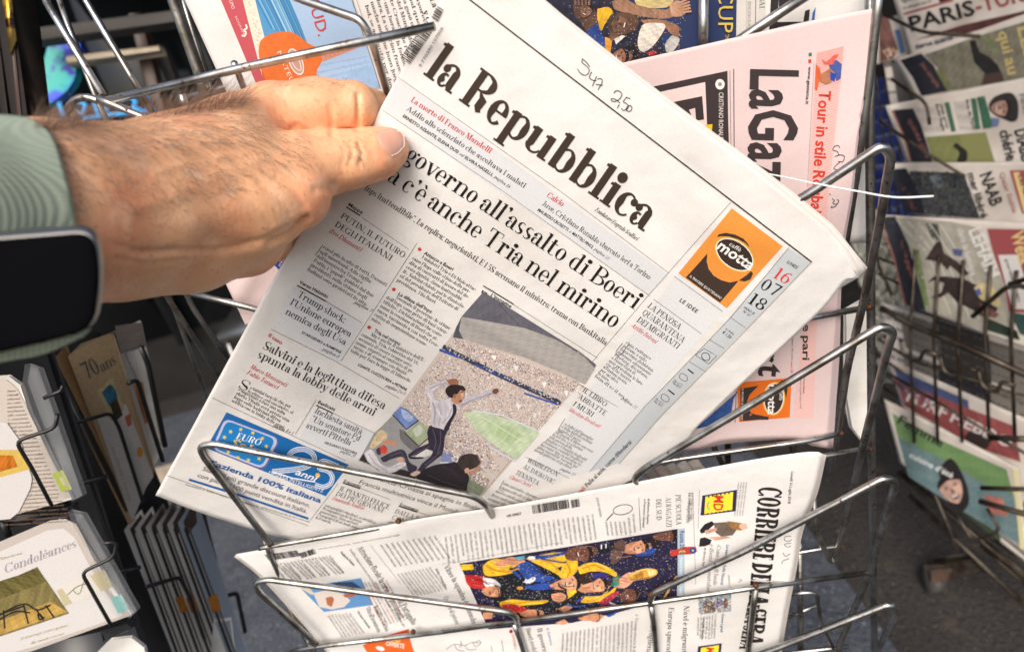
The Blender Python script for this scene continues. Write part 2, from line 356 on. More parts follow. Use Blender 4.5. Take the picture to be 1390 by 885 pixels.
        adv = .54
    elif c == '4': diag(.02, .3, .3, 1, h); stem(.3, 0, 1, t=None); bar(.02, .5, .28); adv = .56
    elif c in '.·': P.append(disk(.09, .06, .05 + w * .3, seg)); adv = .2
    elif c in ':;': P.append(disk(.09, .06, .05 + w * .3, seg)); P.append(disk(.09, X - .06, .05 + w * .3, seg)); adv = .2
    elif c in ',': P.append(disk(.09, .06, .05 + w * .3, seg)); diag(.1, -.14, .12, .05, w * .4); adv = .2
    elif c in "’'": P.append(disk(.09, .92, .05 + w * .3, seg)); diag(.08, .74, .12, .9, w * .4); adv = .2
    elif c in '“”"': [P.append(disk(q, .92, .04 + w * .25, seg)) for q in (.08, .24)]; [diag(q - .01, .76, q + .02, .9, w * .4) for q in (.08, .24)]; adv = .36
    elif c in '-–': bar(.03, .25, X * .42, h * 2); adv = .28
    elif c in '«»': [diag(q, X * .45, q + .1, X * .7, h) for q in (.02, .14)]; [diag(q, X * .45, q + .1, X * .2, h) for q in (.02, .14)]; adv = .32
    else: P.append(arc(.2, .35, .17, .35, 0, 360, w, w, h, seg)); adv = .42
    return P, adv + .035
SANS = {}
def sans(ch, bold):
    key = (ch, bold)
    if key not in SANS:
        def mk(t):
            cu = bpy.data.curves.new('t', 'FONT'); cu.body = t; cu.resolution_u = 2; cu.offset = bold * .014
            ob = bpy.data.objects.new('t', cu); COL.objects.link(ob); bpy.context.view_layer.update()
            ev = ob.evaluated_get(bpy.context.evaluated_depsgraph_get()); me = ev.to_mesh()
            V = np.zeros(len(me.vertices) * 3); me.vertices.foreach_get('co', V); V = V.reshape(-1, 3)[:, :2].copy()
            F = [tuple(p.vertices) for p in me.polygons]; ev.to_mesh_clear()
            bpy.data.objects.remove(ob); bpy.data.curves.remove(cu); return V, F
        if ch == ' ': SANS[key] = (np.zeros((0, 2)), np.zeros((0, 3), int), .3)
        else:
            Vb, _ = mk('||'); V, F = mk(ch); V2, _ = mk('|' + ch + '|')
            adv = (V2[:, 0].max() - V2[:, 0].min()) - (Vb[:, 0].max() - Vb[:, 0].min()); H = .73
            T = [(f[0], f[i], f[i + 1]) for f in F for i in range(1, len(f) - 1)]
            SANS[key] = (V / H, np.array(T, int).reshape(-1, 3), adv / H)
    return SANS[key]
STY = {  # stem, hair, x-height, segments, slant
    'mast': (.215, .06, .66, 40, 0), 'head': (.125, .035, .66, 22, 0), 'bold': (.16, .05, .66, 14, 0), 'cap': (.125, .05, .66, 16, 0),
    'body': (.12, .055, .68, 9, 0), 'ital': (.13, .05, .66, 10, .25), 'slab': (.29, .11, .66, 20, 0), 'light': (.05, .03, .66, 22, 0)}
def glyph_geo(ch, sty):
    key = (ch, sty)
    if key in GC: return GC[key]
    if sty.startswith('sans'):
        b = {'sans': 0, 'sansb': 1, 'sansx': 1.6, 'sansi': 1}[sty]; V, T, adv = sans(ch, b); V = V.copy()
        if sty == 'sansi' and len(V): V[:, 0] += .2 * V[:, 1]
        GC[key] = (V, np.zeros((0, 4), int), T, adv); return GC[key]
    w_, h_, X_, seg, sl = STY[sty]; P, adv = serif(ch, w_, h_, X_, seg); V = []; Q = []; k = 0
    for (_, O, I) in P:
        n = len(O); V += [O, I]; i = np.arange(n - 1); Q.append(np.stack([k + i, k + n + i, k + n + i + 1, k + i + 1], 1)); k += 2 * n
    V = np.vstack(V) if V else np.zeros((0, 2)); Q = np.vstack(Q) if Q else np.zeros((0, 4), int)
    if sl and len(V): V = V.copy(); V[:, 0] += sl * V[:, 1]
    GC[key] = (V, Q, np.zeros((0, 3), int), adv); return GC[key]

class Ink:
    def __init__(s, surf, zf=ID, base=2.6e-4, up=None):
        s.surf = surf; s.zf = zf; s.mute = 0; s.sc = 1.0; s.base = base; s.V = []; s.L = []; s.Q = []; s.T = []; s.CQ = []; s.CT = []; s.n = 0; s.k = 0; s.up = up
    def at(s, x0, y0, sc): s.zf = Z(x0, y0, sc); s.sc = sc; return s
    def px(s): s.zf = ID; s.sc = 1.0; return s
    def _add(s, V, Q, T, col, lift=None, istext=False):
        V = np.asarray(V, float)
        if not len(V): return
        if s.mute: col = np.array(col); col = col * (1 - s.mute) + s.mute * .95 * col.mean(-1, keepdims=True)
        if lift is None:
            if not istext: s.k += 1
            lift = s.base + min(s.k, 110) * 1.5e-5 + (6e-5 if istext else 0)
        s.V.append(V); s.L.append(np.full(len(V), lift))
        if len(Q): s.Q.append(np.asarray(Q) + s.n); s.CQ.append(np.tile(col, (len(Q), 1)) if np.ndim(col) == 1 else col)
        if len(T): s.T.append(np.asarray(T) + s.n); s.CT.append(np.tile(col, (len(T), 1)) if np.ndim(col) == 1 else col)
        s.n += len(V)
    def text(s, t, x0, y0, x1, y1, h, sty='body', col=(45, 40, 36), h1=None, bend=0, gap=0, up=None, lift=None):
        """baseline from (x0,y0) to (x1,y1), cap height h; all in the current detail coordinates"""
        p0 = np.array(s.zf(x0, y0)); p1 = np.array(s.zf(x1, y1)); h = h / s.sc; h1 = h if h1 is None else h1 / s.sc
        G = [glyph_geo(c, sty) for c in t]; adv = np.array([g[3] + gap for g in G]); W = adv.sum(); x = 0
        d = p1 - p0; L = np.hypot(*d); per = np.array([d[1], -d[0]]) / L
        if up is not None: upv = np.array(up, float); upv /= np.hypot(*upv)
        elif s.up is not None:
            upv = s.up(*(p0 + d / 2)); upv = upv / upv.dot(per)
        else: upv = per
        Vs, Qs, Ts, n = [], [], [], 0
        for g, a in zip(G, adv):
            if len(g[0]): 
                Vs.append(g[0] + [x, 0]); 
                if len(g[1]): Qs.append(g[1] + n)
                if len(g[2]): Ts.append(g[2] + n)
                n += len(g[0])
            x += a
        if not Vs: return
        V = np.vstack(Vs); u = V[:, :1] / W; hh = h + (h1 - h) * u
        P = p0 + d * u + upv * V[:, 1:] * hh + per * (bend / s.sc) * (4 * u * (1 - u))
        s._add(P, np.vstack(Qs) if Qs else (), np.vstack(Ts) if Ts else (), srgb(col), lift, True)
    def strip(s, pts, wid, col, lift=None, closed=False):
        p = np.array([s.zf(*q) for q in pts]); wid = wid / s.sc
        if closed: p = np.vstack([p, p[:1]])
        q = [p[0]]
        for a, b in zip(p[:-1], p[1:]):
            k = max(1, int(np.hypot(*(b - a)) / 9)); q += [a + (b - a) * t for t in np.linspace(0, 1, k + 1)[1:]]
        p = np.array(q); t = np.gradient(p, axis=0); t /= np.hypot(t[:, 0], t[:, 1])[:, None] + 1e-9; nn = np.stack([-t[:, 1], t[:, 0]], 1) * wid / 2
        n = len(p); i = np.arange(n - 1); s._add(np.vstack([p + nn, p - nn]), np.stack([i, i + n, i + n + 1, i + 1], 1), (), srgb(col), lift)
    def pen(s, pts, wid, col): s.strip([tuple(p) for p in resample(pts, max(6, len(pts) * 5))], wid, col)
    def quad(s, a, b, c, d, col, lift=None, step=9):
        P4 = [np.array(s.zf(*q)) for q in (a, b, c, d)]
        n = max(2, int(max(np.hypot(*(P4[1] - P4[0])), np.hypot(*(P4[2] - P4[3]))) / step) + 2); m = max(2, int(max(np.hypot(*(P4[3] - P4[0])), np.hypot(*(P4[2] - P4[1]))) / step) + 2)
        u = np.linspace(0, 1, n)[None, :, None]; v = np.linspace(0, 1, m)[:, None, None]
        P = (1 - v) * ((1 - u) * P4[0] + u * P4[1]) + v * ((1 - u) * P4[3] + u * P4[2])
        s._add(P.reshape(-1, 2), grid_faces(n, m), (), srgb(col), lift)
    def poly(s, pts, col, lift=None, step=12, smooth=False, tone=0):
        if smooth: 
            pp = list(pts); pts = [tuple(q) for q in resample(pp + [pp[0]], len(pp) * 4)[:-1]]
        P = np.array([s.zf(*q) for q in pts]); tri = tessellate_polygon([[Vector((*p, 0)) for p in P]])
        T = [np.array([P[i] for i in t]) for t in tri]; out = []
        while T:
            t = T.pop(); e = [np.hypot(*(t[(i + 1) % 3] - t[i])) for i in range(3)]; j = int(np.argmax(e))
            if e[j] > step and len(out) < 4000:
                m = (t[j] + t[(j + 1) % 3]) / 2; T += [np.array([t[j], m, t[(j + 2) % 3]]), np.array([m, t[(j + 1) % 3], t[(j + 2) % 3]])]
            else: out.append(t)
        V = np.array(out).reshape(-1, 2); c = np.array(srgb(col))
        if tone:        # the printed picture's own tonal variation
            g = V.reshape(-1, 3, 2).mean(1); a = rng.random(6) * 6.28
            nz = sum(np.sin(g[:, 0] * q_ * math.cos(p) + g[:, 1] * q_ * math.sin(p) + p * 7) for q_, p in zip((.12, .2, .33, .5, .8, 1.2), a)) / 3
            c = np.clip(c * (1 + tone * (nz + .14 * rng.standard_normal(len(g))))[:, None], 0, 1)
        s._add(V, (), np.arange(len(V)).reshape(-1, 3), c, lift)
    def ell(s, cx, cy, rx, ry, ang, col, lift=None, n=18, ring=None):
        a = np.linspace(0, 2 * np.pi, n, endpoint=False); c, q = math.cos(R(ang)), math.sin(R(ang))
        pts = [(cx + rx * math.cos(t) * c - ry * math.sin(t) * q, cy + rx * math.cos(t) * q + ry * math.sin(t) * c) for t in a]
        if ring: s.strip(pts, ring, col, lift, closed=True)
        else: s.poly(pts, col, lift)
    def specks(s, region, n, cols, size, lift=None):
        """region: quad a,b,c,d (bilinear); small printed grains"""
        P4 = [np.array(s.zf(*q)) for q in region]; u = rng.random((n, 1)); v = rng.random((n, 1))
        P = (1 - v) * ((1 - u) * P4[0] + u * P4[1]) + v * ((1 - u) * P4[3] + u * P4[2]); sz = size / s.sc
        ci = rng.integers(0, len(cols), n)
        for k in range(len(cols)):
            for lv in range(3):
                sel = P[(ci == k) & (np.arange(n) % 3 == lv)]
                if not len(sel): continue
                r = sz * (.5 + rng.random((len(sel), 4, 1))); a = rng.random((len(sel), 1)) * 6.28 + np.array([0, 1.57, 3.14, 4.71])
                V = sel[:, None] + r * np.stack([np.cos(a), np.sin(a)], -1)
                s._add(V.reshape(-1, 2), np.arange(len(sel) * 4).reshape(-1, 4), (), srgb(cols[k]), (lift or s.base + min(s.k, 110) * 1.5e-5 + 3e-5) + (k * 3 + lv) * 3e-6)
    def block(s, tl, tr, bl, br, n, h, sty='body', col=(70, 62, 56), lines=None, ragged=.06):
        """n lines of text filling the quad; baselines run tl->tr, lines advance tl->bl"""
        tl, tr, bl, br = map(np.array, (tl, tr, bl, br)); ls = lines or []
        for i in range(n):
            t = (i + .8) / n; a = tl + (bl - tl) * t; b = tr + (br - tr) * t; L = np.hypot(*(b - a)); 
            if i < len(ls): st = ls[i]; f = 1.0 if len(st) > .86 * max(map(len, ls)) else len(st) / max(map(len, ls))
            else:
                nc = max(3, int(L / (h * .62))); st = ''
                while len(st) < nc: st += ''.join(random.choice('aeinorstlcumpdi') for _ in range(random.randint(2, 8))) + ' '
                st = st[:nc]; f = 1 - random.random() * ragged * (3 if i == n - 1 else 1)
            b = a + (b - a) * f; s.text(st, *a, *b, h, sty, col)
    def code(s, a, b, depth, n=34, col=(40, 36, 34), seed=1):
        """bar code: bars stand along a->b and reach 'depth' vector"""
        rr = random.Random(seed); a, b, d = np.array(a, float), np.array(b, float), np.array(depth, float); x = 0; tot = n
        while x < tot:
            wd = rr.choice([.35, .5, .9, 1.2]); p = a + (b - a) * x / tot; q = a + (b - a) * min(1, (x + wd) / tot)
            s.quad(tuple(p), tuple(q), tuple(q + d), tuple(p + d), col); x += wd + rr.choice([.35, .5, .9])
    def build(s, name, parent, mat='ink'):
        if not s.V: return None
        P = np.vstack(s.V); L = np.concatenate(s.L); W = s.surf.P(P[:, 0], P[:, 1], L)
        Q = np.vstack(s.Q) if s.Q else (); T = np.vstack(s.T) if s.T else ()
        C = np.vstack((s.CQ if s.Q else []) + (s.CT if s.T else []))
        o = mesh_obj(name, W, Q, T, mat, parent, colors=C)
        s.V, s.L, s.Q, s.T, s.CQ, s.CT, s.n, s.k = [], [], [], [], [], [], 0, 0
        return o

def face(J, cx, cy, r, col, hair=(36, 28, 28), up=0, smile=True):
    """a printed face; its crown points towards angle up (degrees)"""
    a = R(up); ux, uy = math.cos(a), math.sin(a); vx, vy = -uy, ux; T = lambda p, q_: (cx + r * (p * ux + q_ * vx), cy + r * (p * uy + q_ * vy))
    dk = tuple(int(c * .62) for c in col); hl = tuple(min(255, int(c * 1.18)) for c in col)
    J.poly([T(1, 0), T(.8, .62), T(.2, .78), (T(-.55, .55)), T(-1, .12), T(-1, -.12), T(-.55, -.55), T(.2, -.78), T(.8, -.62)], col, step=3, smooth=True, tone=.16)
    J.poly([T(.2, .05), T(.1, .62), T(-.5, .5), T(-.5, .2)], hl, step=4, smooth=True, tone=.1)
    J.poly([T(1.12, 0), T(.95, .6), T(.4, .88), T(.55, .5), T(.68, 0), T(.55, -.5), T(.4, -.88), T(.95, -.6)], hair, step=4, smooth=True, tone=.2)
    for q_ in (-.34, .34): J.poly([T(.24, q_ - .2), T(.3, q_), T(.24, q_ + .2), T(.16, q_)], (36, 26, 24)); J.poly([T(.4, q_ - .24), T(.46, q_), T(.38, q_ + .24)], dk)
    J.poly([T(.15, -.04), T(-.22, -.17), T(-.24, .17)], dk); J.poly([T(-.42, -.34), T(-.42, .34), T(-.68, .16), T(-.68, -.16)], (96, 40, 38)); J.poly([T(-.44, -.26), T(-.44, .26), T(-.53, .2), T(-.53, -.2)], (236, 230, 224)) if smile else None
# ------------------------------------------------------------------ ground and street behind
def plane(name, x0, y0, x1, y1, z, mat, n=2):
    xs = np.linspace(x0, x1, n); ys = np.linspace(y0, y1, n); X, Y = np.meshgrid(xs, ys)
    return mesh_obj(name, np.stack([X.ravel(), Y.ravel(), np.full(n * n, z)], 1), grid_faces(n, n), mat=mat)
newmat('asphalt', srgb((78, 83, 92)), 0.85, noise=[(3, srgb((62, 67, 76)), .4, .65, 5), (100, (0.55,), .5, .68, 3), (120, srgb((140, 143, 150)), .64, .72, 2), (9, srgb((88, 92, 100)), .56, .7, 6)], bump=[(90, .8, .008)])
newmat('asphalt_dark', srgb((54, 50, 48)), 0.9, noise=[(3, srgb((40, 37, 35)), .4, .65, 5), (90, (0.5,), .5, .66, 3), (110, srgb((112, 104, 96)), .66, .72, 2), (12, srgb((70, 62, 54)), .58, .7, 6)], bump=[(90, .9, .008)])
newmat('stone_kerb', srgb((186, 172, 150)), 0.85, noise=[(20, srgb((160, 146, 126)), .4, .7, 5)], bump=[(60, .4, .004)])
newmat('facade', srgb((70, 66, 62)), 0.8, noise=[(5, srgb((52, 50, 48)), .4, .7, 4)])
newmat('light_blocker', srgb((38, 36, 34)), 0.9)
newmat('tile_blue', srgb((38, 56, 118)), 0.3, noise=[(9, srgb((28, 40, 92)), .4, .6, 3)])
newmat('grout', srgb((120, 124, 140)), 0.9)
newmat('window_glass', (0.015, 0.018, 0.02), 0.08, spec=0.6)
struct(plane('ground', -30, -12, 40, 60, 0, 'asphalt_dark'))
struct(plane('pavement', -3.0, .15, 0.62, 3.0, 0.004, 'asphalt'))

def facade_thing():
    y = 3.1
    t = thing('shop_front', 'dark shop front with framed window panes behind the newspaper racks', 'shop front', (0, y, 0))
    V, Q = box_geo((1.5, y + .25, 1.9), (12, .3, 3.8)); mesh_obj('wall', V, Q, (), 'facade', t)
    for x in (-2.2, -1.55, -.9, -.25):
        V, Q = box_geo((x, y + .05, 1.35), (.05, .08, 2.1)); mesh_obj('window_frame', V, Q, (), 'dark_panel', t)
    for x in (-1.875, -1.225, -.575):
        V, Q = box_geo((x, y + .08, 1.35), (.60, .02, 2.0)); mesh_obj('pane', V, Q, (), 'window_glass', t)
    for (x, c, wd, hh, z) in ((-1.7, (150, 148, 140), .42, .03, .95), (-1.1, (130, 128, 122), .03, .5, .9), (-.8, (104, 90, 72), .08, .9, .9)):
        V, Q = box_geo((x, y + .03, z), (wd, .02, hh)); m = 'trim_%d' % c[0]; newmat(m, srgb(c), .6) if m not in MATS else 0
        mesh_obj('window_trim', V, Q, (), m, t)
    return t
facade_thing()
blk = thing('light_blocker', 'unseen awning over the shop front and the magazine rack', 'light_blocker', (0.6, 2.2, 2.6))  # added out of view to keep sky and sun off the right-hand rack
def blocker_sheet(x0, y0, z0, x1, y1, z1):
    V = [[x0, y0, z0], [x1, y0, z0], [x1, y1, z1], [x0, y1, z1]]; V += [[a, b, c + .02] for a, b, c in V]
    mesh_obj('blocker_sheet', V, [(0, 3, 2, 1), (4, 5, 6, 7), (0, 1, 5, 4), (1, 2, 6, 5), (2, 3, 7, 6), (3, 0, 4, 7)], (), 'light_blocker', blk)
blocker_sheet(-2.5, 1.35, 2.36, .55, 2.95, 3.0); blocker_sheet(.57, -.12, 2.16, 4.2, 2.95, 3.0)

# ------------------------------------------------------------------ la Repubblica: the held newspaper
REP = Surf([(600, 0, .365), (1170, 370, .41), (212, 670, .56), (600, 710, .605), (700, 440, .452), (870, 640, .525), (780, 690, .565), (500, 180, .40), (430, 735, .60)], quad=True,
           bumps=[(470, 520, 200, 60, 60, .0012), (860, 250, 160, 26, 62, -.0016), (800, 190, 110, 24, 60, .0014), (940, 500, 260, 40, -42, .002), (560, 230, 90, 40, 20, .0015), (350, 600, 120, 50, 20, -.0016), (900, 600, 80, 30, -45, -.004), (520, 168, 34, 11, 30, .0018), (560, 236, 70, 13, 34, .0009), (660, 120, 90, 14, 60, .0009), (960, 250, 60, 16, 40, -.0014), (300, 520, 90, 16, -60, .0012), (1040, 330, 70, 22, 20, .0016), (760, 560, 60, 40, 10, -.0012)])
rep = thing('newspaper', 'white broadsheet newspaper held up by the hand, orange coffee advert beside its big black masthead', 'newspaper', REP.P(430, 735))
TL = (640, -70)
rep_top = [TL, (735, 0), (765, 28), (900, 138), (1014, 226), (1080, 280), (1118, 312)]
rep_left = [TL, (597, 0), (556, 76), (515, 150), (500, 181), (437, 270), (370, 381), (310, 489), (262, 578), (211, 672)]
rep_bot = [(211, 672), (270, 695), (345, 719), (393, 732), (470, 748), (560, 752), (700, 728), (780, 690)]
rep_right = [(1118, 312), (1140, 340), (1158, 368), (1162, 374), (1163.5, 377), (1160, 379), (1146, 383), (1116, 420), (1051, 481), (1003, 525), (948, 578), (930, 600), (868, 645), (780, 690)]
for k, (ox, oy, lf) in enumerate([(3, -2, -.0006), (6, -3, -.0013), (9, -4, -.0021), (12, -5, -.0030)]):
    ox, oy = ox * 1.25, oy * .9; rt = [(p[0] + ox * min(1, .2 + i / 6), p[1] + oy * min(1, .2 + i / 6)) for i, p in enumerate(rep_top)]
    rr = [rt[-1], (1146 + ox * .8, 342 + oy * .6), (1160 + ox * .8, 366 - k * 3), (1163 + ox, 374 - k * 3.4), (1160 + ox * .9, 378 - k * 2.6), (1120, 405), (1040, 470), (930, 580), (780, 680)]
    sheet('inner_page', REP, rt, rep_bot, rep_left, rr, 'newsprint_worn' if k % 2 else 'newsprint', rep, 50, 50, lift=lf, thick=.0002)
sheet('front_page', REP, rep_top, rep_bot, rep_left, rep_right, 'newsprint', rep, 130, 130, lift=0, thick=.0003)
def rup(x, y):
    t = min(1, max(0, (x - 400) / 660)); return np.array([.5 + .2 * t, -(.866 - .156 * t)])
I = Ink(REP, up=rup)
K = (26, 22, 19); K2 = (40, 34, 30); RED = (196, 52, 44); G = (110, 104, 98); LN = (120, 114, 108)
# rules, tinted panels
I.px()
I.strip([(631, -5), (676.5, 30), (900, 201.5), (1102, 356)], 2.0, (50, 42, 38))
for a in ([(540, 105), (761, 260), (908, 371)], [(519, 150), (683, 260), (882, 402)], [(991.6, 275), (881, 400), (820, 472), (653, 673)], [(693, 411), (811, 486)], [(491, 295), (555, 339)], [(566, 330), (515, 410), (463, 490)], [(442, 409), (491, 438)], [(368, 447), (455, 490), (542, 541)], [(452, 561), (509, 588)],
          [(288, 540), (371, 579), (469, 625)], [(429, 543), (401, 589)], [(459, 656), (421, 706)], [(915, 375), (981, 423)], [(887, 406), (952, 453)], [(777, 516), (838, 552)], [(713, 620), (773, 649)], [(226, 645), (330, 682), (418, 713)], [(992, 431), (1012, 445)], [(963, 461), (983, 473)], [(936, 491), (957, 504)], [(488, 662), (530, 678)], [(566, 694), (600, 706)], [(1071, 336), (992, 431), (875, 552), (800, 640)], [(1101.7, 356), (1003, 458), (897, 565), (840, 630)]):
    I.strip(a, .6, LN)
for a, b in (((470, 281), (489, 293)), ((403, 387.5), (442, 409)), ((429, 550), (452, 561)), ((656, 388), (697, 413)), ((465, 655), (488.5, 663)), ((541, 686.5), (566, 695))): I.strip([a, b], 1.5, K)
I.build('printed_rules', rep)
TINT = (212, 213, 214)
I.px()
I.quad((541, 107), (907, 373), (881, 400.5), (520.5, 150), TINT, lift=1.9e-4); I.build('tinted_panel', rep)
I.quad((398, 389), (492.5, 438), (461, 491), (372, 441), (217, 218, 219), lift=1.9e-4); I.build('tinted_panel', rep)
I.quad((428, 554), (508, 588), (487, 628), (405, 598), (217, 218, 219), lift=1.9e-4); I.build('tinted_panel', rep)
I.quad((1071, 337), (1101, 356), (1002, 457), (977, 446), (193, 198, 201), lift=1.9e-4); I.quad((977, 446), (1002, 457), (897, 564), (875, 552), (193, 198, 201), lift=1.9e-4); I.quad((875, 552), (897, 564), (842, 628), (800, 640), (193, 198, 201), lift=1.9e-4)
I.quad((919, 372), (983, 420), (800, 640), (700, 660), (216, 216, 216), lift=1.6e-4)
I.build('tinted_panel', rep)
# masthead
I.px(); I.text('la Repubblica', 574, 101, 875, 316, 55, 'mast', (60, 48, 39), h1=50, up=(.5, -.72), bend=-1)
o = I.build('masthead', rep)
# headlines
I.text('Il', 521, 199, 540, 211, 26, 'head', K); I.text('governo all’assalto di Boeri', 547, 216, 862, 421, 26, 'head', K, h1=25)
I.text('Ma c’è anche Tria nel mirino', 500, 229, 834, 447, 26, 'head', K, h1=25)
I.text('“Inps inattendibile”. La replica: negazionisti. E i 5S accusano il ministro: trama con Bankitalia', 491, 256, 822, 469, 8.5, 'cap', K, h1=8)
I.build('headline', rep)
I.text('La morte di Franco Mandelli', 557, 138, 665, 209, 8, 'bold', RED); I.text('Calcio', 741.5, 267, 763, 281, 8, 'bold', RED)
I.text('Addio allo scienziato che ascoltava i malati', 551, 150, 711.5, 256, 7.5, 'cap', K2); I.text('Juve, Cristiano Ronaldo sbarcato ieri a Torino', 735, 278, 881, 380, 7.5, 'cap', K2)
I.text('ERNESTO ASSANTE, ELENA DUSI', 546, 159, 621, 209, 4.6, 'sansx', K); I.text('ed', 623, 210, 628, 214, 4.5, 'ital', K2); I.text('ELVIRA NASELLI,', 630, 215, 668, 240, 4.6, 'sansx', K); I.text('pagina 18', 670, 241, 691, 256, 4.5, 'ital', K2)
I.text('MAURIZIO CROSETTI', 729, 286, 770, 314, 4.4, 'sansx', K); I.text('e', 772, 315, 774, 317, 4.4, 'ital', K2); I.text('MATTEO PINCI,', 776, 318, 804, 338, 4.4, 'sansx', K); I.text('pagina 33', 806, 339, 825, 353, 4.4, 'ital', K2)
I.text('Fondatore Eugenio Scalfari', 807, 286, 864, 327, 6, 'ital', K2)
I.text('Mappe', 472, 279, 491.5, 291, 5, 'sansb', K); I.text('PUTIN, IL FUTURO', 462, 295.5, 548, 351, 8, 'cap', K); I.text('DEGLI ITALIANI', 454, 307, 530, 354.5, 8, 'cap', K); I.text('Ilvo Diamanti', 446, 315, 489, 342, 6.5, 'ital', RED)
I.text('Verso Helsinki', 405.7, 384.5, 444, 405, 5, 'sansb', K); I.text('Trump shock:', 403, 402.5, 467, 439, 9.5, 'cap', K); I.text('l’Unione europea', 393, 413, 475, 458, 9.5, 'cap', K); I.text('nemica degli Usa', 386.5, 426, 468, 469, 9.5, 'cap', K)
I.text('D’ARGENIO e RAMPINI', 409, 452.5, 462, 480, 3.8, 'sansx', K); I.text('pagina 8', 437, 475, 459, 486, 4.5, 'ital', K2)
I.text('Il caso', 363.4, 456.5, 382, 468, 5.5, 'sansb', RED); I.text('Salvini e la legittima difesa', 356, 473, 521, 556, 12, 'head', K); I.text('spunta la lobby delle armi', 348.5, 485, 507.5, 565, 12, 'head', K)
I.text('Marco Mensurati', 338.6, 499, 388, 525.5, 6, 'ital', RED); I.text('Fabio Tonacci', 334, 507, 376, 528.5, 6, 'ital', RED)
I.text('S', 323, 526, 336, 532, 14, 'light', K2); I.text('pagina 4 e 5', 370, 578.5, 397, 590, 4.5, 'ital', K2)
I.text('Basilicata', 430.6, 547, 454, 558, 5, 'sansb', K); I.text('Inchiesta sanità', 426.6, 560, 490, 590, 8.5, 'cap', K); I.text('“Un senatore Pd', 421.4, 571, 487.5, 599, 8.5, 'cap', K); I.text('avvertì Pittella”', 414.4, 580, 478.4, 606, 8.5, 'cap', K)
I.text('GIULIANO FOSCHINI', 439.6, 601.5, 483.6, 617, 3.6, 'sansx', K); I.text('pagina 20', 461, 613, 481, 621, 4.2, 'ital', K2)
I.text('Attacco a Boeri', 575, 345, 614, 368, 5.2, 'sansb', K); I.text('La difesa dell’Inps', 539.6, 400, 585, 425.5, 5.2, 'sansb', K); I.text('Tria nel mirino', 507, 450.5, 542.5, 469.5, 5.2, 'sansb', K)
I.text('CONTE, CUZZOCREA e PETRINI', 485, 496, 551, 530.5, 3.8, 'sansx', K); I.text('pagine 2 e 3', 522.6, 524.5, 548.7, 536.5, 4.5, 'ital', K2); I.text('pagina 7', 480, 411.5, 503.5, 424, 4.5, 'ital', K2)
I.text('L’immagine', 665, 402, 693, 418.5, 5.5, 'sansb', K)
I.text('LE IDEE', 921.5, 408.5, 945.6, 425.5, 5.6, 'sansx', K, gap=.12); I.text('LA PENOSA', 878.5, 417, 922, 448, 8.2, 'cap', K); I.text('QUARANTENA', 871, 426, 927, 466, 8.2, 'cap', K); I.text('DEI MIGRANTI', 863.6, 436, 919.5, 474, 8.2, 'cap', K); I.text('Attilio Bolzoni', 856, 443, 889.7, 466.5, 6, 'ital', RED)
I.text('IL LIBRO', 790, 531, 821.7, 552.5, 7, 'cap', K); I.text('ABBATTE', 783.7, 540, 821, 564.5, 7, 'cap', K); I.text('I MURI', 777, 550, 803.6, 566, 7, 'cap', K); I.text('Massimo Recalcati', 771, 557, 812.6, 581, 5.5, 'ital', RED)
I.text('WIMBLEDON', 715, 626.5, 757, 647, 6.5, 'cap', K); I.text('AL DJOKOVIC', 709, 635, 751, 657, 6.5, 'cap', K); I.text('TENNISTA', 699, 643, 730, 659, 6.5, 'cap', K); I.text('Gianni Clerici', 690, 648.5, 719, 661, 5.5, 'ital', RED)
I.text('Il racconto', 465.5, 654, 489, 662, 4.6, 'sansb', K); I.text('IL PIANTO FELICE', 460, 665, 527.5, 691, 6.4, 'cap', K); I.text('DEI PIÙ GIOVANI', 455, 672, 519, 695.5, 6.4, 'cap', K); I.text('Emanuela Audisio', 450, 677.5, 493, 692, 5.5, 'ital', RED)
I.text('Il commento', 542, 685.5, 567, 694.5, 4.6, 'sansb', K); I.text('DALLA BALERA', 535, 696, 592, 715, 6.4, 'cap', K); I.text('CON AMORE', 531, 704, 580, 720, 6.4, 'cap', K)
I.text('Francia-Croazia si spegne in finale', 506, 650, 650, 693, 6.6, 'sans', K2); I.text('Francia multietnica vince il Mondiale', 486, 656, 632, 701, 6.6, 'sans', K2)
I.text('Il presidente Macron esulta in tribuna', 489, 626, 570, 661, 3.6, 'sans', G)
I.text('Pelle al sole, come difendersi', 797, 661.5, 858, 600.5, 6.2, 'sansb', K, up=(-.7, -.7)); I.text('Speciali', 779, 679, 795, 663, 6.2, 'sansb', RED, up=(-.7, -.7))
I.text('LUNEDÌ', 1067.4, 356.5, 1081, 365.5, 4.6, 'sansb', K)
I.text('16', 1047, 375.5, 1069, 387.5, 17, 'cap', (214, 66, 52), up=(.6, -.8)); I.text('07', 1030, 391, 1054, 403.5, 17, 'cap', K, up=(.6, -.8)); I.text('18', 1013, 410, 1036, 423.5, 17, 'cap', K, up=(.6, -.8))
I.text('ANNO 25', 1009, 418, 1023, 427.5, 3.6, 'sansb', K2); I.text('N° 27', 1008, 423.5, 1017, 430, 3.6, 'sansb', K2); I.text('in Italia', 984, 447, 995.5, 455, 3.6, 'sans', K2); I.text('€ 1,50', 980, 452, 991, 460, 4.6, 'sansb', K)
I.text('Min. 21°C', 914, 517, 925, 525, 3.4, 'sans', K2); I.text('Max 28°C', 912, 519.5, 923, 528, 3.4, 'sans', K2); I.text('Min. 21°C', 889, 542, 900, 550, 3.4, 'sans', K2); I.text('Max 30°C', 887, 545, 898, 553, 3.4, 'sans', K2)
I.strip([(933.5, 501), (941.5, 507)], 1.8, K); I.strip([(907, 529), (915.5, 535.5)], 1.8, K)
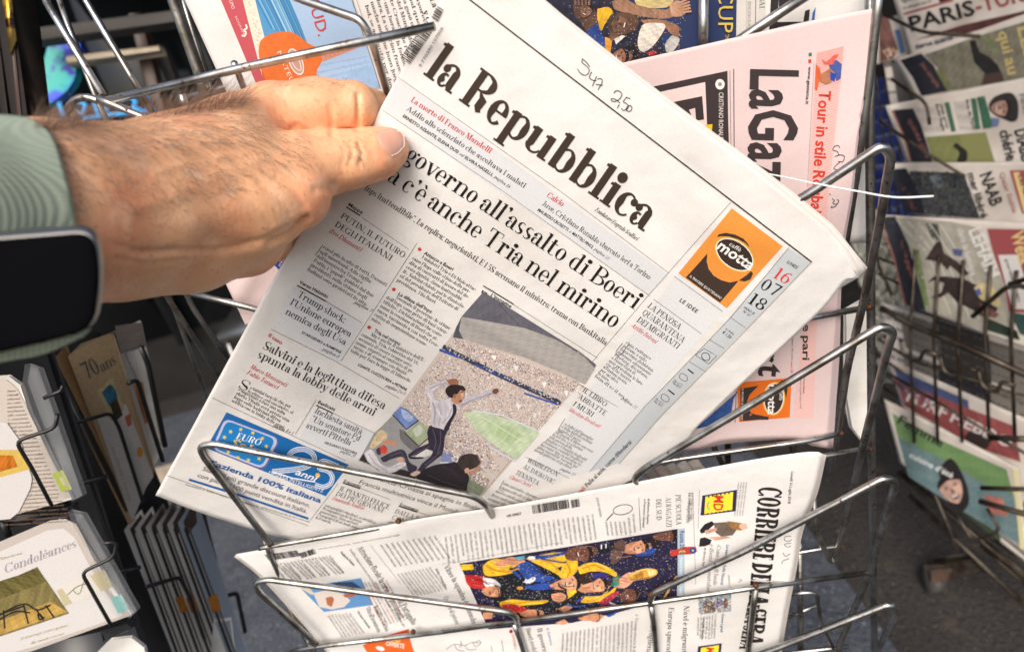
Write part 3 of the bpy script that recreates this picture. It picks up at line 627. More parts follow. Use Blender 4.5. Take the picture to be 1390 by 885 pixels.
for cx, cy in ((928, 511), (903, 539)): I.pen([(cx - 6, cy + 1), (cx - 4, cy - 4), (cx + 1, cy - 3), (cx + 5, cy + 1), (cx + 4, cy + 6), (cx - 2, cy + 5), (cx - 6, cy + 1)], .7, K2)
I.strip([(944, 482), (956, 473), (973, 483), (962, 494)], .7, K2, closed=True); I.ell(958, 484, 6, 5, 35, K2, ring=.9)
I.text('contatti e informazioni per il lettore, abbonamenti e arretrati', 251, 658, 420, 709, 2.4, 'sans', K2)
for (x, y) in ((569.5, 338.5), (534.5, 393), (501, 444.4)): I.ell(x, y, 2.5, 2.5, 0, (205, 60, 45), n=12)
I.build('article_title', rep)
B = (58, 51, 46)
def bl(lines, p0, p1, step, h, maxc=None, f=None):
    """lines typed one under another: p0->p1 is the first full baseline, step the line advance"""
    mx = maxc or max(map(len, lines)); p0, p1, step = map(np.array, (p0, p1, step))
    for i, t in enumerate(lines):
        a = p0 + step * i; b = a + (p1 - p0) * (len(t) / mx); I.text(t, *a, *b, h, 'body', B)
bl(['russi più in alto di tutti. Davanti', 'agli americani. Alla vigilia', 'dell’incontro fra Trump e', 'Putin, i “popoli” guidati dai due', 'presidenti, nella visione degli', 'italiani sono proiettati in alto.'], (438, 337), (524, 389), (-4.3, 6.0), 4.8)
I.strip([(438, 333), (428, 347)], .8, K2)
bl(['I ministri Tria e Di Maio attac-'], (572, 350.5), (645.5, 396), (-4, 6), 4.8); bl(['cano l’Inps sulle stime della per-', 'dita di contratti di lavoro del de-', 'creto dignità. «Sono inattendibi-', 'li». Salvini chiede poi le dimissio-', 'ni del presidente dell’Istituto di', 'previdenza, Tito Boeri.'], (559, 352), (642, 401), (-4.2, 5.9), 4.8)
bl(['Secondo il governo «le stime'], (537, 405), (610, 448), (-4, 6), 4.8); bl(['dell’Inps sono prive di basi scien-', 'tifiche». Dichiarazioni che scate-', 'nano la reazione di Boeri che at-', 'tacca, tacciando a sua volta l’ese-', 'cutivo di «negazionismo econo-', 'mico».'], (523.5, 405), (606, 454), (-4, 5.8), 4.8)
bl(['Ma è anche il ministro dell’E-'], (502.7, 455.5), (575.5, 491.5), (-4, 6), 4.8); bl(['conomia, Tria, l’obiettivo dei 5S,', 'accusato di «essere troppo auto-', 'nomo» rispetto al contratto di go-', 'verno, e di «tramare» con Banki-', 'talia per fare la legge di bilancio.'], (490, 455.5), (572, 498), (-3.7, 5.4), 4.6)
bl(['e Salvini farà ciò che, per', 'iscritto e «sul suo onore», si'], (338.6, 527.5), (400, 557), (-3, 5), 4.4); bl(['è impegnato a fare una volta', 'eletto, l’Italia avrà presto una', 'legge sulla legittima difesa', 'scritta con la lobby delle armi.'], (323, 530), (395, 568), (-3, 5), 4.4)
I.block((852, 463), (897, 493), (806, 512), (851, 546), 12, 4.6, 'body', B, ['riano, twittano e', 'postano, a volte', 'minacciano, dichiarano,', 'declamano, solennemente', 'ripetono, discutono,', 'o fanno finta di', 'non prendono le loro', 'che di far mentre', 'affondano ancora', 'per un altro', 'in mare.'])
I.pen([(845, 466), (836, 478), (842, 482), (850, 472), (854, 468)], .8, K2); I.text('pagina 22', 843, 541, 863, 555, 4.2, 'ital', K2)
I.block((769, 574), (815, 600), (724, 612), (783, 642), 11, 4.4, 'body', B, ['a civiltà dell’immagine', 'e della digitalizzazione', 'sospetta ha messo', 'all’angolo il libro con esso', 'la lettura. Lo schermo', 'più ancora della', 'pagina e i luoghi dedicati']); I.strip([(767, 568), (757, 584), (764, 588)], .7, K2); I.text('pagina 37', 760, 637, 779, 646, 4, 'ital', K2)
I.block((687, 653), (737, 676), (655, 684), (700, 700), 6, 4.2, 'body', B); I.strip([(684, 652), (677, 664), (684, 667)], .7, K2)
I.block((443, 684), (512, 708), (427, 704), (495, 728), 5, 4.0, 'body', B, ['rotagonisti i vincitori, a ventidue', 'Protagonisti anche in mezzo', 'generazione. Sono arrivati', 'Protagonisti di un modo nuovo', 'la Francia.']); I.block((528, 706), (590, 724), (522, 720), (584, 738), 3, 4, 'body', B)
I.build('article_text', rep)
# bar code
I.px(); I.code((591, 38), (556, 88), (-13, -9), 44, seed=3); I.code((602, 14), (594, 30), (-9, -6), 12, seed=4); I.text('9 770390 107006', 571, 92, 602, 38, 4, 'sans', K2, up=(-.85, -.5)); I.build('barcode', rep)
# handwritten price
I.at(540, 30, 3.847); H = (38, 34, 48)
for st in ([(965, 190), (962, 212), (985, 232), (1000, 252), (990, 275), (968, 278), (948, 262), (938, 246)], [(965, 196), (985, 212), (1002, 236)], [(1012, 262), (1000, 290), (1018, 305), (1036, 308)], [(1038, 284), (1028, 308), (1016, 336)], [(1042, 300), (1056, 296), (1068, 306), (1062, 326), (1046, 354)], [(1034, 326), (1070, 332)],
           [(1128, 372), (1140, 360), (1160, 364), (1170, 382), (1156, 404), (1134, 416), (1116, 412), (1118, 400), (1138, 406), (1160, 424)], [(1156, 432), (1146, 452)], [(1196, 392), (1178, 416), (1192, 426), (1204, 438), (1196, 456), (1176, 462), (1168, 452)], [(1194, 394), (1214, 402)], [(1212, 436), (1222, 446), (1218, 462), (1204, 468), (1192, 458), (1200, 442), (1212, 436)]): I.pen(st, 4.2, H)
I.build('handwritten_price', rep)
# coffee advert
I.at(840, 260, 4.0235); OR = (224, 144, 62); BR = (62, 48, 40)
I.quad((617, 92), (895, 300), (590, 637), (325, 447), OR)
I.poly([(365, 470), (425, 405), (484, 338), (480, 380), (490, 422), (518, 460), (560, 485), (605, 497), (655, 487), (600, 552), (552, 607)], BR); I.poly([(655, 487), (688, 492), (720, 480), (733, 448), (722, 434), (700, 455)], BR)
I.poly([(537, 250), (545, 234), (585, 226), (635, 236), (680, 258), (705, 285), (713, 305), (690, 282), (650, 260), (600, 246), (560, 245)], BR)
I.ell(632, 345, 122, 80, 36, (214, 172, 62), n=34); I.ell(632, 345, 115, 73, 36, (240, 236, 226), n=34); I.ell(632, 345, 110, 68, 36, (58, 44, 36), n=34)
I.text('caffè', 598, 292, 660, 330, 24, 'sans', (240, 236, 228)); I.text('motta', 528, 308, 716, 432, 62, 'sansx', (244, 240, 234)); I.text('IL PIACERE QUOTIDIANO', 385, 466, 556, 590, 14, 'sansb', (230, 224, 214), gap=.1)
I.build('advert_panel', rep)
# supermarket advert
I.at(200, 540, 3.861); BL = (24, 104, 170); LI = (190, 198, 226)
I.quad((415, 75), (1055, 350), (935, 515), (308, 262), BL)
def rrect(q, r, col, wid=None):
    P = round_path([np.array(((q[0][0] + q[1][0]) / 2, (q[0][1] + q[1][1]) / 2))] + [np.array(p) for p in q[1:]] + [np.array(q[0])] + [np.array(((q[0][0] + q[1][0]) / 2, (q[0][1] + q[1][1]) / 2))], r, 6)
    (I.strip([tuple(p) for p in P], wid, col) if wid else I.poly([tuple(p) for p in P[:-1]], col))
rrect([(403, 100), (700, 212), (615, 386), (332, 272)], 42, (92, 96, 160)); rrect([(406, 106), (692, 214), (608, 374), (338, 268)], 40, LI); rrect([(416, 118), (672, 216), (600, 360), (352, 264)], 34, (30, 128, 196))
for (x, y) in ((437, 177), (490, 165), (553, 183), (603, 212), (624, 253), (404, 206), (424, 284), (475, 313), (530, 326), (586, 318)):
    P = []
    for k in range(10):
        a = R(k * 36 - 70); r = 13 if k % 2 == 0 else 5.5; P.append((x + r * math.cos(a), y + r * math.sin(a)))
    I.poly(P, (238, 206, 92))
I.text('EURO', 462, 212, 592, 250, 34, 'bold', (246, 246, 250)); I.text('Spin', 425, 244, 580, 292, 40, 'sansi', (240, 196, 60)); I.ell(545, 250, 7, 7, 0, (240, 240, 240)); 
W2 = [(742, 322), (748, 292), (780, 272), (828, 270), (866, 292), (876, 325), (850, 352), (790, 372), (655, 386)]; W2b = [(655, 386), (760, 420), (880, 440)]
for wd, c in ((26, (236, 240, 246)), (17, BL), (9, (236, 240, 246)), (3, BL)): I.strip([tuple(p) for p in resample(W2, 30)], wd, c)
I.strip(W2b, 7, (236, 240, 246))
W5 = [(1000, 358), (920, 330), (900, 368), (942, 380), (968, 408), (962, 446), (925, 466), (878, 455)]
for wd, c in ((24, (236, 240, 246)), (15, BL), (7, (236, 240, 246))): I.strip([tuple(p) for p in resample(W5, 30)], wd, c)
I.text('anni', 770, 398, 880, 436, 34, 'sansi', (246, 246, 250)); I.ell(893, 405, 14, 14, 0, (240, 200, 80), n=5)
I.text('DI SPESA INTELLIGENTE', 630, 398, 918, 496, 20, 'sans', (240, 242, 246))
I.text('è l’azienda 100% italiana', 280, 332, 905, 550, 28, 'sansx', (28, 92, 160)); I.text('Siamo il più grande discount italiano,', 285, 378, 850, 575, 24, 'sans', (110, 108, 108)); I.text('con più di 1100 punti vendita in Italia.', 258, 412, 835, 605, 24, 'sans', (110, 108, 108))
I.strip([(218, 428), (500, 515), (843, 632)], 11, (28, 92, 160))
I.build('advert_panel', rep)
# stadium picture
def IP(pts, c, lift=None): I.poly(pts, c, lift, step=5, tone=.13)
I.at(480, 380, 2.766)
q = [(487, 45), (910, 318), (480, 815), (25, 672)]
I.quad((487, 45), (910, 318), (480, 815), (25, 672), (204, 190, 180), step=8)
crowd = [(236, 230, 224), (218, 198, 186), (176, 150, 140), (246, 242, 238), (104, 98, 108), (226, 210, 198), (146, 150, 172), (204, 160, 142), (190, 178, 172)]
I.specks(((384, 205), (850, 386), (590, 682), (165, 500)), 9500, crowd, 2.0); I.specks(((384, 205), (850, 386), (590, 682), (165, 500)), 500, crowd, 3.4, lift=6e-4); I.specks(((372, 222), (868, 396), (850, 430), (380, 250)), 900, crowd, 2.4, lift=6e-4); I.specks(((380, 610), (470, 600), (560, 720), (470, 720)), 500, crowd, 3, lift=6.4e-4)
IP([(487, 45), (910, 318), (905, 330), (850, 270), (755, 222), (640, 180), (405, 138)], (98, 97, 106), lift=8e-4); IP([(405, 138), (640, 180), (755, 222), (850, 272), (905, 332), (868, 392), (790, 352), (640, 290), (500, 250), (412, 222), (396, 190)], (168, 163, 158), lift=8e-4)
IP([(405, 138), (396, 190), (412, 222), (372, 215), (384, 180)], (86, 86, 96), lift=8.1e-4)
for k in range(9): I.strip([(410 + k * 4, 150 + k * 9), (640 + k * 8, 205 + k * 12), (895 - k * 4, 338 + k * 6)], 1.5, (150, 146, 142), lift=8.2e-4)
I.strip([(545, 90), (620, 170)], 1.6, (60, 60, 66), lift=8.3e-4)
I.strip([(335, 250), (430, 300), (520, 345), (640, 400), (778, 462)], 17, (64, 66, 84), lift=8e-4); I.strip([(322, 262), (395, 290)], 9, (58, 84, 168), lift=8.1e-4); I.strip([(455, 318), (530, 350), (600, 376)], 6, (58, 84, 168), lift=8.2e-4); I.strip([(640, 425), (768, 468)], 6, (58, 84, 168), lift=8.2e-4)
I.specks(((345, 246), (780, 452), (774, 466), (338, 262)), 150, [(150, 150, 160), (40, 42, 60), (210, 205, 200)], 3, lift=8.4e-4)
I.px(); IP([(629, 560), (650, 558), (680, 566), (716, 577), (732, 588), (701, 624), (671, 604), (646, 585)], (192, 207, 172), lift=8e-4); IP([(660, 570), (690, 578), (712, 592), (690, 602), (668, 588)], (178, 198, 152), lift=8.1e-4); I.strip([(640, 557), (680, 563), (731, 585)], 1.6, (214, 221, 232), lift=8.2e-4); I.strip([(664, 606), (700, 626)], 2, (206, 214, 228), lift=8.3e-4); I.strip([(648, 562), (712, 600)], .7, (226, 232, 218), lift=8.3e-4)
for fx, fy in ((667, 482), (697, 496), (735, 518), (700, 548), (722, 560), (765, 530)): IP([(fx, fy), (fx + 7, fy + 1), (fx + 4, fy + 9)], (238, 234, 228), lift=7.8e-4)
I.at(480, 380, 2.766)
I.at(480, 490, 4.66)
def IQ(pts, c, lift, tone=.1, sm=True): I.poly(pts, c, lift, step=4, tone=tone, smooth=sm)
IQ([(130, 455), (175, 415), (255, 335), (330, 440), (415, 540), (560, 520), (640, 600), (640, 660), (500, 690), (390, 740), (220, 690), (30, 630), (70, 560)], (152, 152, 152), 8.0e-4, .06, False)
IQ([(290, 430), (330, 450), (415, 540), (380, 570), (300, 500)], (112, 108, 110), 8.1e-4); IQ([(250, 330), (296, 288), (330, 300), (412, 374), (330, 432), (290, 390)], (112, 134, 190), 8.2e-4, .15, False); IQ([(300, 300), (340, 320), (380, 360), (350, 385), (310, 350)], (168, 182, 214), 8.3e-4, .15)
I.strip([(246, 338), (334, 432), (412, 374)], 7, (40, 38, 44), lift=8.5e-4); IQ([(326, 455), (415, 380), (468, 418), (470, 488), (415, 534)], (160, 172, 138), 8.4e-4, .12, False); IQ([(370, 440), (415, 400), (440, 440), (400, 480)], (196, 204, 186), 8.5e-4, .12); I.strip([(322, 452), (412, 538), (472, 488)], 7, (44, 42, 46), lift=8.6e-4)
IQ([(560, 560), (600, 570), (650, 618), (620, 640), (556, 636)], (122, 132, 172), 8.3e-4); IQ([(460, 545), (500, 575), (470, 600), (400, 612), (390, 604)], (206, 204, 200), 8.3e-4); I.strip([(545, 642), (600, 640)], 5, (226, 226, 224), lift=8.5e-4)
I.specks(((480, 500), (640, 430), (800, 600), (640, 640)), 420, crowd, 6, lift=8.1e-4); I.specks(((570, 330), (680, 360), (640, 470), (560, 440)), 260, crowd, 5, lift=8.1e-4)

# dark suited spectator, woman
IQ([(395, 745), (400, 700), (440, 685), (520, 655), (600, 645), (645, 638), (680, 660), (712, 700), (732, 735), (722, 780), (706, 840), (640, 812), (520, 780)], (44, 38, 43), 8.8e-4, .12); IQ([(655, 645), (668, 610), (700, 590), (745, 585), (788, 602), (802, 636), (782, 668), (745, 684), (712, 694), (680, 680)], (62, 52, 50), 8.9e-4, .2)
I.strip([(792, 612), (806, 636), (796, 662)], 7, (160, 132, 118), lift=9e-4); IQ([(700, 688), (716, 674), (732, 684), (724, 702), (708, 708)], (196, 150, 126), 9.1e-4); IQ([(725, 700), (765, 682), (800, 655), (806, 680), (770, 712), (735, 722)], (176, 132, 110), 8.85e-4)
I.strip([(470, 720), (560, 760), (690, 800)], 5, (70, 62, 70), lift=9e-4); I.strip([(560, 670), (620, 690), (660, 730)], 4, (66, 58, 66), lift=9e-4); IQ([(722, 732), (770, 690), (860, 752), (840, 800), (790, 862), (712, 838)], (132, 142, 118), 8.6e-4, .2, False); I.specks(((770, 690), (862, 752), (830, 800), (740, 745)), 130, crowd, 6, lift=8.9e-4); I.strip([(800, 662), (905, 745)], 8, (196, 204, 206), lift=8.9e-4); I.strip([(715, 838), (800, 868)], 8, (40, 50, 84), lift=8.9e-4)
IQ([(35, 625), (62, 585), (90, 640), (150, 690), (230, 705), (330, 690), (400, 720), (390, 745), (260, 715)], (56, 48, 50), 8.7e-4, .15, False)
IQ([(100, 545), (120, 500), (150, 452), (180, 436), (212, 462), (204, 498), (165, 525), (125, 552)], (212, 190, 152), 9.0e-4, .15); I.strip([(120, 540), (150, 490), (185, 450)], 5, (178, 152, 112), lift=9.1e-4); I.strip([(140, 535), (175, 500), (200, 470)], 4, (232, 216, 184), lift=9.1e-4)
IQ([(178, 508), (225, 500), (262, 508), (275, 524), (258, 545), (246, 528), (200, 526)], (196, 140, 112), 9.1e-4); IQ([(165, 545), (192, 530), (214, 556), (206, 584), (176, 584)], (192, 70, 56), 9.1e-4, .2); IQ([(140, 560), (165, 545), (172, 590), (150, 590)], (70, 60, 84), 9.0e-4)
IQ([(168, 612), (230, 580), (298, 558), (330, 578), (355, 640), (402, 668), (388, 700), (350, 700), (332, 655), (310, 605), (240, 620), (190, 640)], (60, 54, 68), 9.15e-4, .18); I.strip([(230, 600), (300, 575), (335, 630)], 4, (98, 92, 108), lift=9.3e-4)
IQ([(68, 582), (108, 556), (142, 600), (172, 648), (232, 666), (300, 636), (335, 652), (290, 684), (240, 706), (160, 690), (96, 640)], (214, 210, 214), 9.2e-4, .12); I.strip([(95, 585), (130, 640), (190, 685)], 5, (166, 160, 170), lift=9.3e-4); I.strip([(200, 670), (260, 670), (300, 655)], 4, (170, 164, 174), lift=9.3e-4); IQ([(270, 622), (300, 608), (318, 626), (296, 640)], (204, 156, 130), 9.35e-4); IQ([(355, 716), (395, 694), (424, 704), (385, 728)], (210, 180, 164), 9.35e-4)
# cheering man
IQ([(455, 182), (466, 164), (520, 140), (592, 124), (604, 144), (568, 152), (524, 176), (504, 204), (520, 246), (498, 262), (474, 232)], (200, 194, 200), 9.1e-4, .14); I.strip([(480, 175), (530, 152), (590, 138)], 8, (166, 158, 168), lift=9.2e-4); IQ([(588, 122), (624, 112), (652, 114), (664, 134), (650, 156), (606, 148)], (156, 104, 80), 9.2e-4)
IQ([(482, 240), (520, 246), (560, 250), (602, 238), (628, 262), (658, 272), (655, 304), (640, 342), (610, 390), (592, 436), (540, 424), (490, 406), (494, 340), (488, 290)], (206, 200, 206), 9.2e-4, .12)
for P, wd, c_ in (([(500, 262), (516, 320), (508, 396)], 12, (168, 160, 172)), ([(534, 270), (552, 330), (538, 408)], 9, (178, 170, 182)), ([(570, 262), (586, 310), (572, 400)], 6, (184, 178, 188)), ([(600, 262), (612, 300)], 8, (226, 222, 226)), ([(520, 300), (560, 360)], 6, (230, 226, 230)), ([(470, 200), (494, 246)], 9, (224, 220, 226)), ([(560, 395), (600, 350), (622, 300)], 6, (170, 162, 174))): I.strip([tuple(p) for p in resample(P, 12)], wd, c_, lift=9.3e-4)
IQ([(652, 268), (698, 236), (760, 216), (830, 194), (876, 186), (882, 204), (830, 226), (772, 250), (704, 264), (668, 296)], (196, 190, 198), 9.15e-4, .14); I.strip([(680, 280), (760, 244), (876, 202)], 7, (150, 142, 156), lift=9.3e-4); IQ([(874, 186), (902, 172), (918, 184), (912, 200), (886, 208)], (112, 74, 62), 9.3e-4)
IQ([(614, 238), (640, 214), (672, 196), (694, 184), (702, 204), (696, 236), (680, 264), (654, 274), (628, 262)], (184, 134, 108), 9.4e-4, .12); IQ([(676, 204), (694, 200), (698, 224), (684, 236)], (214, 170, 142), 9.5e-4); IQ([(664, 250), (684, 246), (680, 258), (668, 260)], (110, 60, 54), 9.55e-4); I.strip([(678, 198), (696, 194)], 4, (60, 44, 40), lift=9.6e-4); IQ([(628, 214), (644, 210), (648, 232), (634, 236)], (160, 106, 84), 9.6e-4)
IQ([(580, 194), (590, 166), (622, 150), (682, 154), (706, 174), (700, 190), (676, 184), (660, 204), (648, 210), (636, 208), (626, 232), (600, 226)], (48, 39, 38), 9.55e-4, .2)
IQ([(626, 270), (646, 276), (650, 322), (622, 380), (596, 440), (570, 434), (592, 388), (626, 332)], (48, 44, 56), 9.5e-4)
IQ([(488, 405), (560, 426), (594, 440), (576, 482), (572, 542), (560, 592), (520, 622), (470, 662), (424, 706), (400, 696), (432, 648), (490, 600), (504, 570), (462, 556), (400, 592), (350, 604), (344, 590), (400, 552), (474, 520), (464, 452), (476, 416)], (52, 46, 60), 9.05e-4, .16, False)
for P in ([(500, 430), (520, 500), (510, 560)], [(550, 440), (548, 520), (530, 590)], [(380, 590), (440, 560), (480, 540)], [(450, 660), (510, 610), (550, 570)]): I.strip([tuple(p) for p in resample(P, 12)], 6, (88, 80, 98), lift=9.2e-4)
IQ([(344, 598), (380, 606), (436, 606), (440, 616), (360, 618)], (34, 30, 34), 9.2e-4)
I.build('printed_photograph', rep)
I.at(480, 380, 2.766); I.quad((484, 38), (503, 50), (497, 60), (478, 48), (44, 40, 36)); I.ell(490, 49, 5, 5, 0, (220, 216, 210), ring=1.5); I.build('camera_symbol', rep)
# ------------------------------------------------------------------ front wire rack
def rp(x, y, dz=0.0): return px2w(x, y, rk(x, y) + dz)
rack = thing('newspaper_rack', 'wire rack of bent steel rods with sloping pockets, holding the newspapers in front', 'newspaper rack', rp(700, 880))
WR = .0024; WK = .86
def wire(pts, r=WR, rad=.018, name='wire', mat='steel_wire', sides=12):
    P = [rp(*p) for p in pts]; return tube(name, round_path(P, rad, 7), r * WK, mat, rack, sides)
def weld(x, y, dz=0., r=.0028):
    r *= .75
    c = rp(x, y, dz); V = []; T = []
    th = np.linspace(0, np.pi, 6); ph = np.linspace(0, 2 * np.pi, 8, endpoint=False)
    for a in th:
        for b in ph: V.append(c + r * (1 + .25 * random.random()) * np.array([math.sin(a) * math.cos(b), math.sin(a) * math.sin(b), math.cos(a)]))
    Q = [(i * 8 + j, i * 8 + (j + 1) % 8, (i + 1) * 8 + (j + 1) % 8, (i + 1) * 8 + j) for i in range(5) for j in range(8)]
    mesh_obj('weld', V, Q, (), 'weld', rack, smooth=True)
F_ = -.045; N_ = -.03
# upper left pocket
wire([(138, 139, F_), (330, 92, F_), (590, 36, F_)], .0028); wire([(132, 133, F_ - .002), (176, 152, F_), (300, 200, F_), (346, 235, -.03)][::1], .0024)
wire([(176, 150, F_), (112, 130, F_), (92, 142, F_), (108, 168, -.03), (225, 400, -.01), (300, 515, .0)], .0026, rad=.012)
wire([(61, -20, .01), (61, 0, .01), (140, 130, -.04)], .0026); wire([(74, -20, .02), (89, 25, .02), (130, 132, .0), (153, 182, .0), (231, 405, .02), (283, 545, .02)], .0022)
wire([(108, -20, .0), (116, 0, .0), (188, 120, -.02), (215, 168, -.0), (251, 403, .0), (312, 490, .01)], .0024)
wire([(231, -20, .03), (235, 0, .03), (270, 99, .03), (278, 128, .03)], .0044); wire([(242, -20, .034), (276, 92, .034), (284, 122, .034)], .003)
wire([(255, 132, .034), (345, 108, .034), (480, 78, .034)], .0024); wire([(247, 128, .0), (253, 150, .0)], .003)
wire([(318, 86, F_ + .003), (333, 125, -.02), (346, 150, .0)], .0022)
wire([(380, -14, -.02), (406, -1, -.03), (489, 27, F_ + .004), (503, 49, F_ + .004), (530, 140, -.01)], .0026, rad=.014)
wire([(260, 398, -.012), (346, 419, -.012), (440, 446, .0)], .0028)
wire([(985, 68, .023), (1017, 46, .023), (1110, -16, .018)], .0036); wire([(955, -20, .022), (954.5, 90, .022)], .0034)
# right hand end: posts, pocket ends
wire([(1194, -25, .012), (1186, 57, .012), (1170, 184, .012), (1152, 300, .022), (1136, 400, .03), (1124, 520, .03)], .0032); wire([(1181, -25, .02), (1181, 200, .02), (1183, 600, .02), (1187, 900, .02)], .0034)
wire([(1012, 306, -.025), (1085, 272, -.035), (1198, 197, -.042), (1210, 212, -.04), (1191, 319, -.02), (1171, 415, .0), (1150, 500, .012), (1136, 591, .02), (1126, 640, .02)], .0031, rad=.012)
wire([(1060, 442, -.008), (1101, 431, -.006), (1180, 417, .016)], .0026); weld(1180, 417, .014); weld(1171, 412, .004, .0028)
wire([(905, 668, -.01), (858, 652, -.03), (874, 636, -.035), (1010, 555, -.042), (1197, 442, -.045), (1213, 450, -.042), (1204, 476, -.035), (1170, 611, .0), (1152, 690, .014), (1134, 758, .02), (1128, 762, .02), (1107, 722, .02), (1104, 675, .02)], .0032, rad=.010)
wire([(870, 634, .0), (905, 625, .0), (1092, 599, .0), (1142, 588, .012)], .0025); wire([(1020, 634, -.004), (1100, 622, -.002), (1180, 609, .012)], .0026); weld(1181, 609, .012); weld(1171, 612, .002, .0027); weld(1142, 588, .011, .0025)
wire([(988, 530, .026), (988, 650, .026)], .0030, mat='back_wire'); wire([(965, 598, .034), (990, 650, .034)], .0026, mat='back_wire'); wire([(1076, 590, .02), (1077, 640, .02)], .003, mat='back_wire')
wire([(882, 816, -.042), (887, 804, -.043), (1010, 748, -.045), (1200, 648, -.048), (1216, 654, -.045), (1182, 774, .0), (1158, 830, .012), (1140, 874, .016), (1136, 900, .016)], .0032, rad=.010)
wire([(1040, 758, .02), (1082, 750, .02), (1143, 740, .02)], .0022); weld(1143, 740, .02, .0026)
wire([(600, 857, -.04), (860, 821, -.042), (1026, 797, -.042), (1180, 777, .0)], .0027); wire([(395, 884, -.036), (422, 878, -.042), (600, 857, -.0404)], .0027); weld(1180, 777, .0, .0036); weld(1026, 794, -.046, .003)
wire([(980, 908, -.045), (1040, 885, -.046), (1208, 819, -.05), (1218, 828, -.048), (1185, 895, -.01)], .0032, rad=.01)
wire([(1040, 890, .02), (1098, 883, .02), (1152, 877, .02)], .0022); wire([(1060, 842, .03), (1108, 821, .03)], .002); wire([(1069, 806, .02), (1108, 803, .02), (1114, 845, .02), (1131, 880, .02)], .0022, rad=.008); wire([(1085, 735, .03), (1087, 900, .03)], .0034)
wire([(1026, 797, -.0395), (1020, 845, -.0395), (1014, 900, -.0395)], .003); wire([(884, 822, -.039), (888, 850, -.039), (892, 900, -.039)], .0031); wire([(698, 846, -.037), (706, 868, -.038), (716, 900, -.038)], .0031)
weld(883, 807, -.044, .0032)
# lower left pockets
wire([(668, 700, -.03), (657, 682, -.045), (640, 672, -.05), (446, 633, -.056), (291, 602, -.058), (271, 605, -.058), (275, 618, -.056), (366, 737, -.05)], .0031, rad=.012)
wire([(352, 744, -.045), (361, 742, -.045), (450, 727, -.036), (560, 708, -.022), (760, 676, -.010), (860, 657, -.004)], .0027); weld(366, 738, -.048, .0034); weld(541, 707, -.038, .0032)
wire([(352, 706, -.01), (362, 742, -.036), (400, 826, -.012), (424, 884, -.036), (432, 905, -.03)], .0028)
wire([(703, 847, -.044), (700, 836, -.05), (690, 830, -.052), (363, 786, -.06), (346, 790, -.06), (350, 802, -.058), (428, 872, -.05)], .0031, rad=.012); weld(428, 874, -.046, .0034); weld(561, 857, -.044, .003)
wire([(391, 820, .01), (428, 890, .01)], .0032, mat='back_wire')

# ------------------------------------------------------------------ Corriere in the lower pocket
CO = Surf(fn=lambda x, y: rk(x, y) - .030, bumps=[(560, 715, 60, 14, -14, .002), (700, 790, 260, 60, -20, -.003), (1080, 650, 40, 40, 0, .003), (860, 760, 60, 160, 10, .002), (470, 800, 50, 90, -40, -.003)])
cor = thing('newspaper', 'white newspaper lying sideways in the lower pocket, football team picture on its front', 'newspaper', CO.P(700, 880))
ct = [(320, 753), (327, 751), (430, 733), (554, 707), (600, 699), (700, 684), (860, 655), (1000, 628), (1082, 615), (1112, 613.5), (1117, 616)]
cl = [(320, 753), (355, 781), (394, 823), (436, 871), (462, 905), (480, 940)]
cr = [(1117, 616), (1105, 668), (1085, 720), (1079, 758), (1066, 825), (1056, 885), (1050, 925)]
cb = [(480, 940), (760, 935), (1050, 925)]
for k in range(3): sheet('inner_page', CO, [(p[0] + 1.5 * k + 1.5, p[1] - 1.2 * k - .8) for p in ct], cb, [(p[0] - 1.2 * k, p[1] + 1 * k) for p in cl], [(p[0] + 2 * k + 1, p[1] + 1) for p in cr], 'newsprint_worn', cor, 50, 30, lift=-.0008 * (k + 1), thick=.0002)
sheet('front_page', CO, ct, cb, cl, cr, 'newsprint', cor, 120, 60, thick=.0003)
J = Ink(CO); SL = (32, 28, 28); GB = (104, 98, 94)
J.at(860, 600, 3.105)
J.text('CORRIERE DELLA SERA', 528, 186, 470, 852, 100, 'slab', (40, 36, 36), h1=74); J.build('masthead', cor)
J.text('DELLA SERA', 488, 646, 444, 872, 52, 'slab', (40, 36, 36)); J.build('masthead', cor)
J.quad((290, 225), (436, 200), (431, 290), (282, 309), (48, 40, 78)); J.quad((303, 229), (420, 209), (416, 285), (298, 303), (242, 222, 60))
for i in range(7):
    J.strip([(300 + 17 * i, 226 - 3 * i), (300 + 17 * i, 236 - 3 * i)], 6, (48, 40, 78)); J.strip([(296 + 17 * i, 300 - 2.3 * i), (296 + 17 * i, 308 - 2.3 * i)], 6, (48, 40, 78))
J.text('MD', 340, 222, 336, 288, 42, 'sansx', (206, 48, 44)); J.pen([(318, 250), (312, 268), (320, 286)], 3, (60, 110, 170)); J.build('advert_panel', cor)
J.quad((272, 860), (372, 846), (366, 905), (266, 915), (48, 40, 78)); J.quad((284, 866), (360, 854), (356, 905), (280, 915), (242, 222, 60)); J.text('MD', 308, 862, 304, 915, 34, 'sansx', (206, 48, 44)); J.build('advert_panel', cor)
# sitting woman with a tablet
for pts, c in (([(278, 372), (300, 345), (330, 332), (342, 345), (320, 365), (300, 380), (285, 385)], (40, 36, 40)), ([(276, 440), (280, 405), (300, 400), (330, 412), (322, 430), (300, 438)], (40, 36, 40)), ([(338, 340), (390, 336), (430, 342), (440, 362), (418, 392), (370, 398), (345, 380)], (110, 96, 84)), ([(395, 332), (440, 338), (475, 345), (480, 362), (450, 372), (420, 366), (400, 352)], (150, 110, 64)), ([(300, 372), (350, 360), (352, 372), (305, 388)], (206, 160, 136)), ([(318, 400), (390, 396), (410, 402), (345, 414)], (206, 160, 136))): J.poly(pts, c, step=4, tone=.15)
J.ell(462, 355, 17, 13, 10, (222, 180, 154)); J.build('printed_figure', cor)
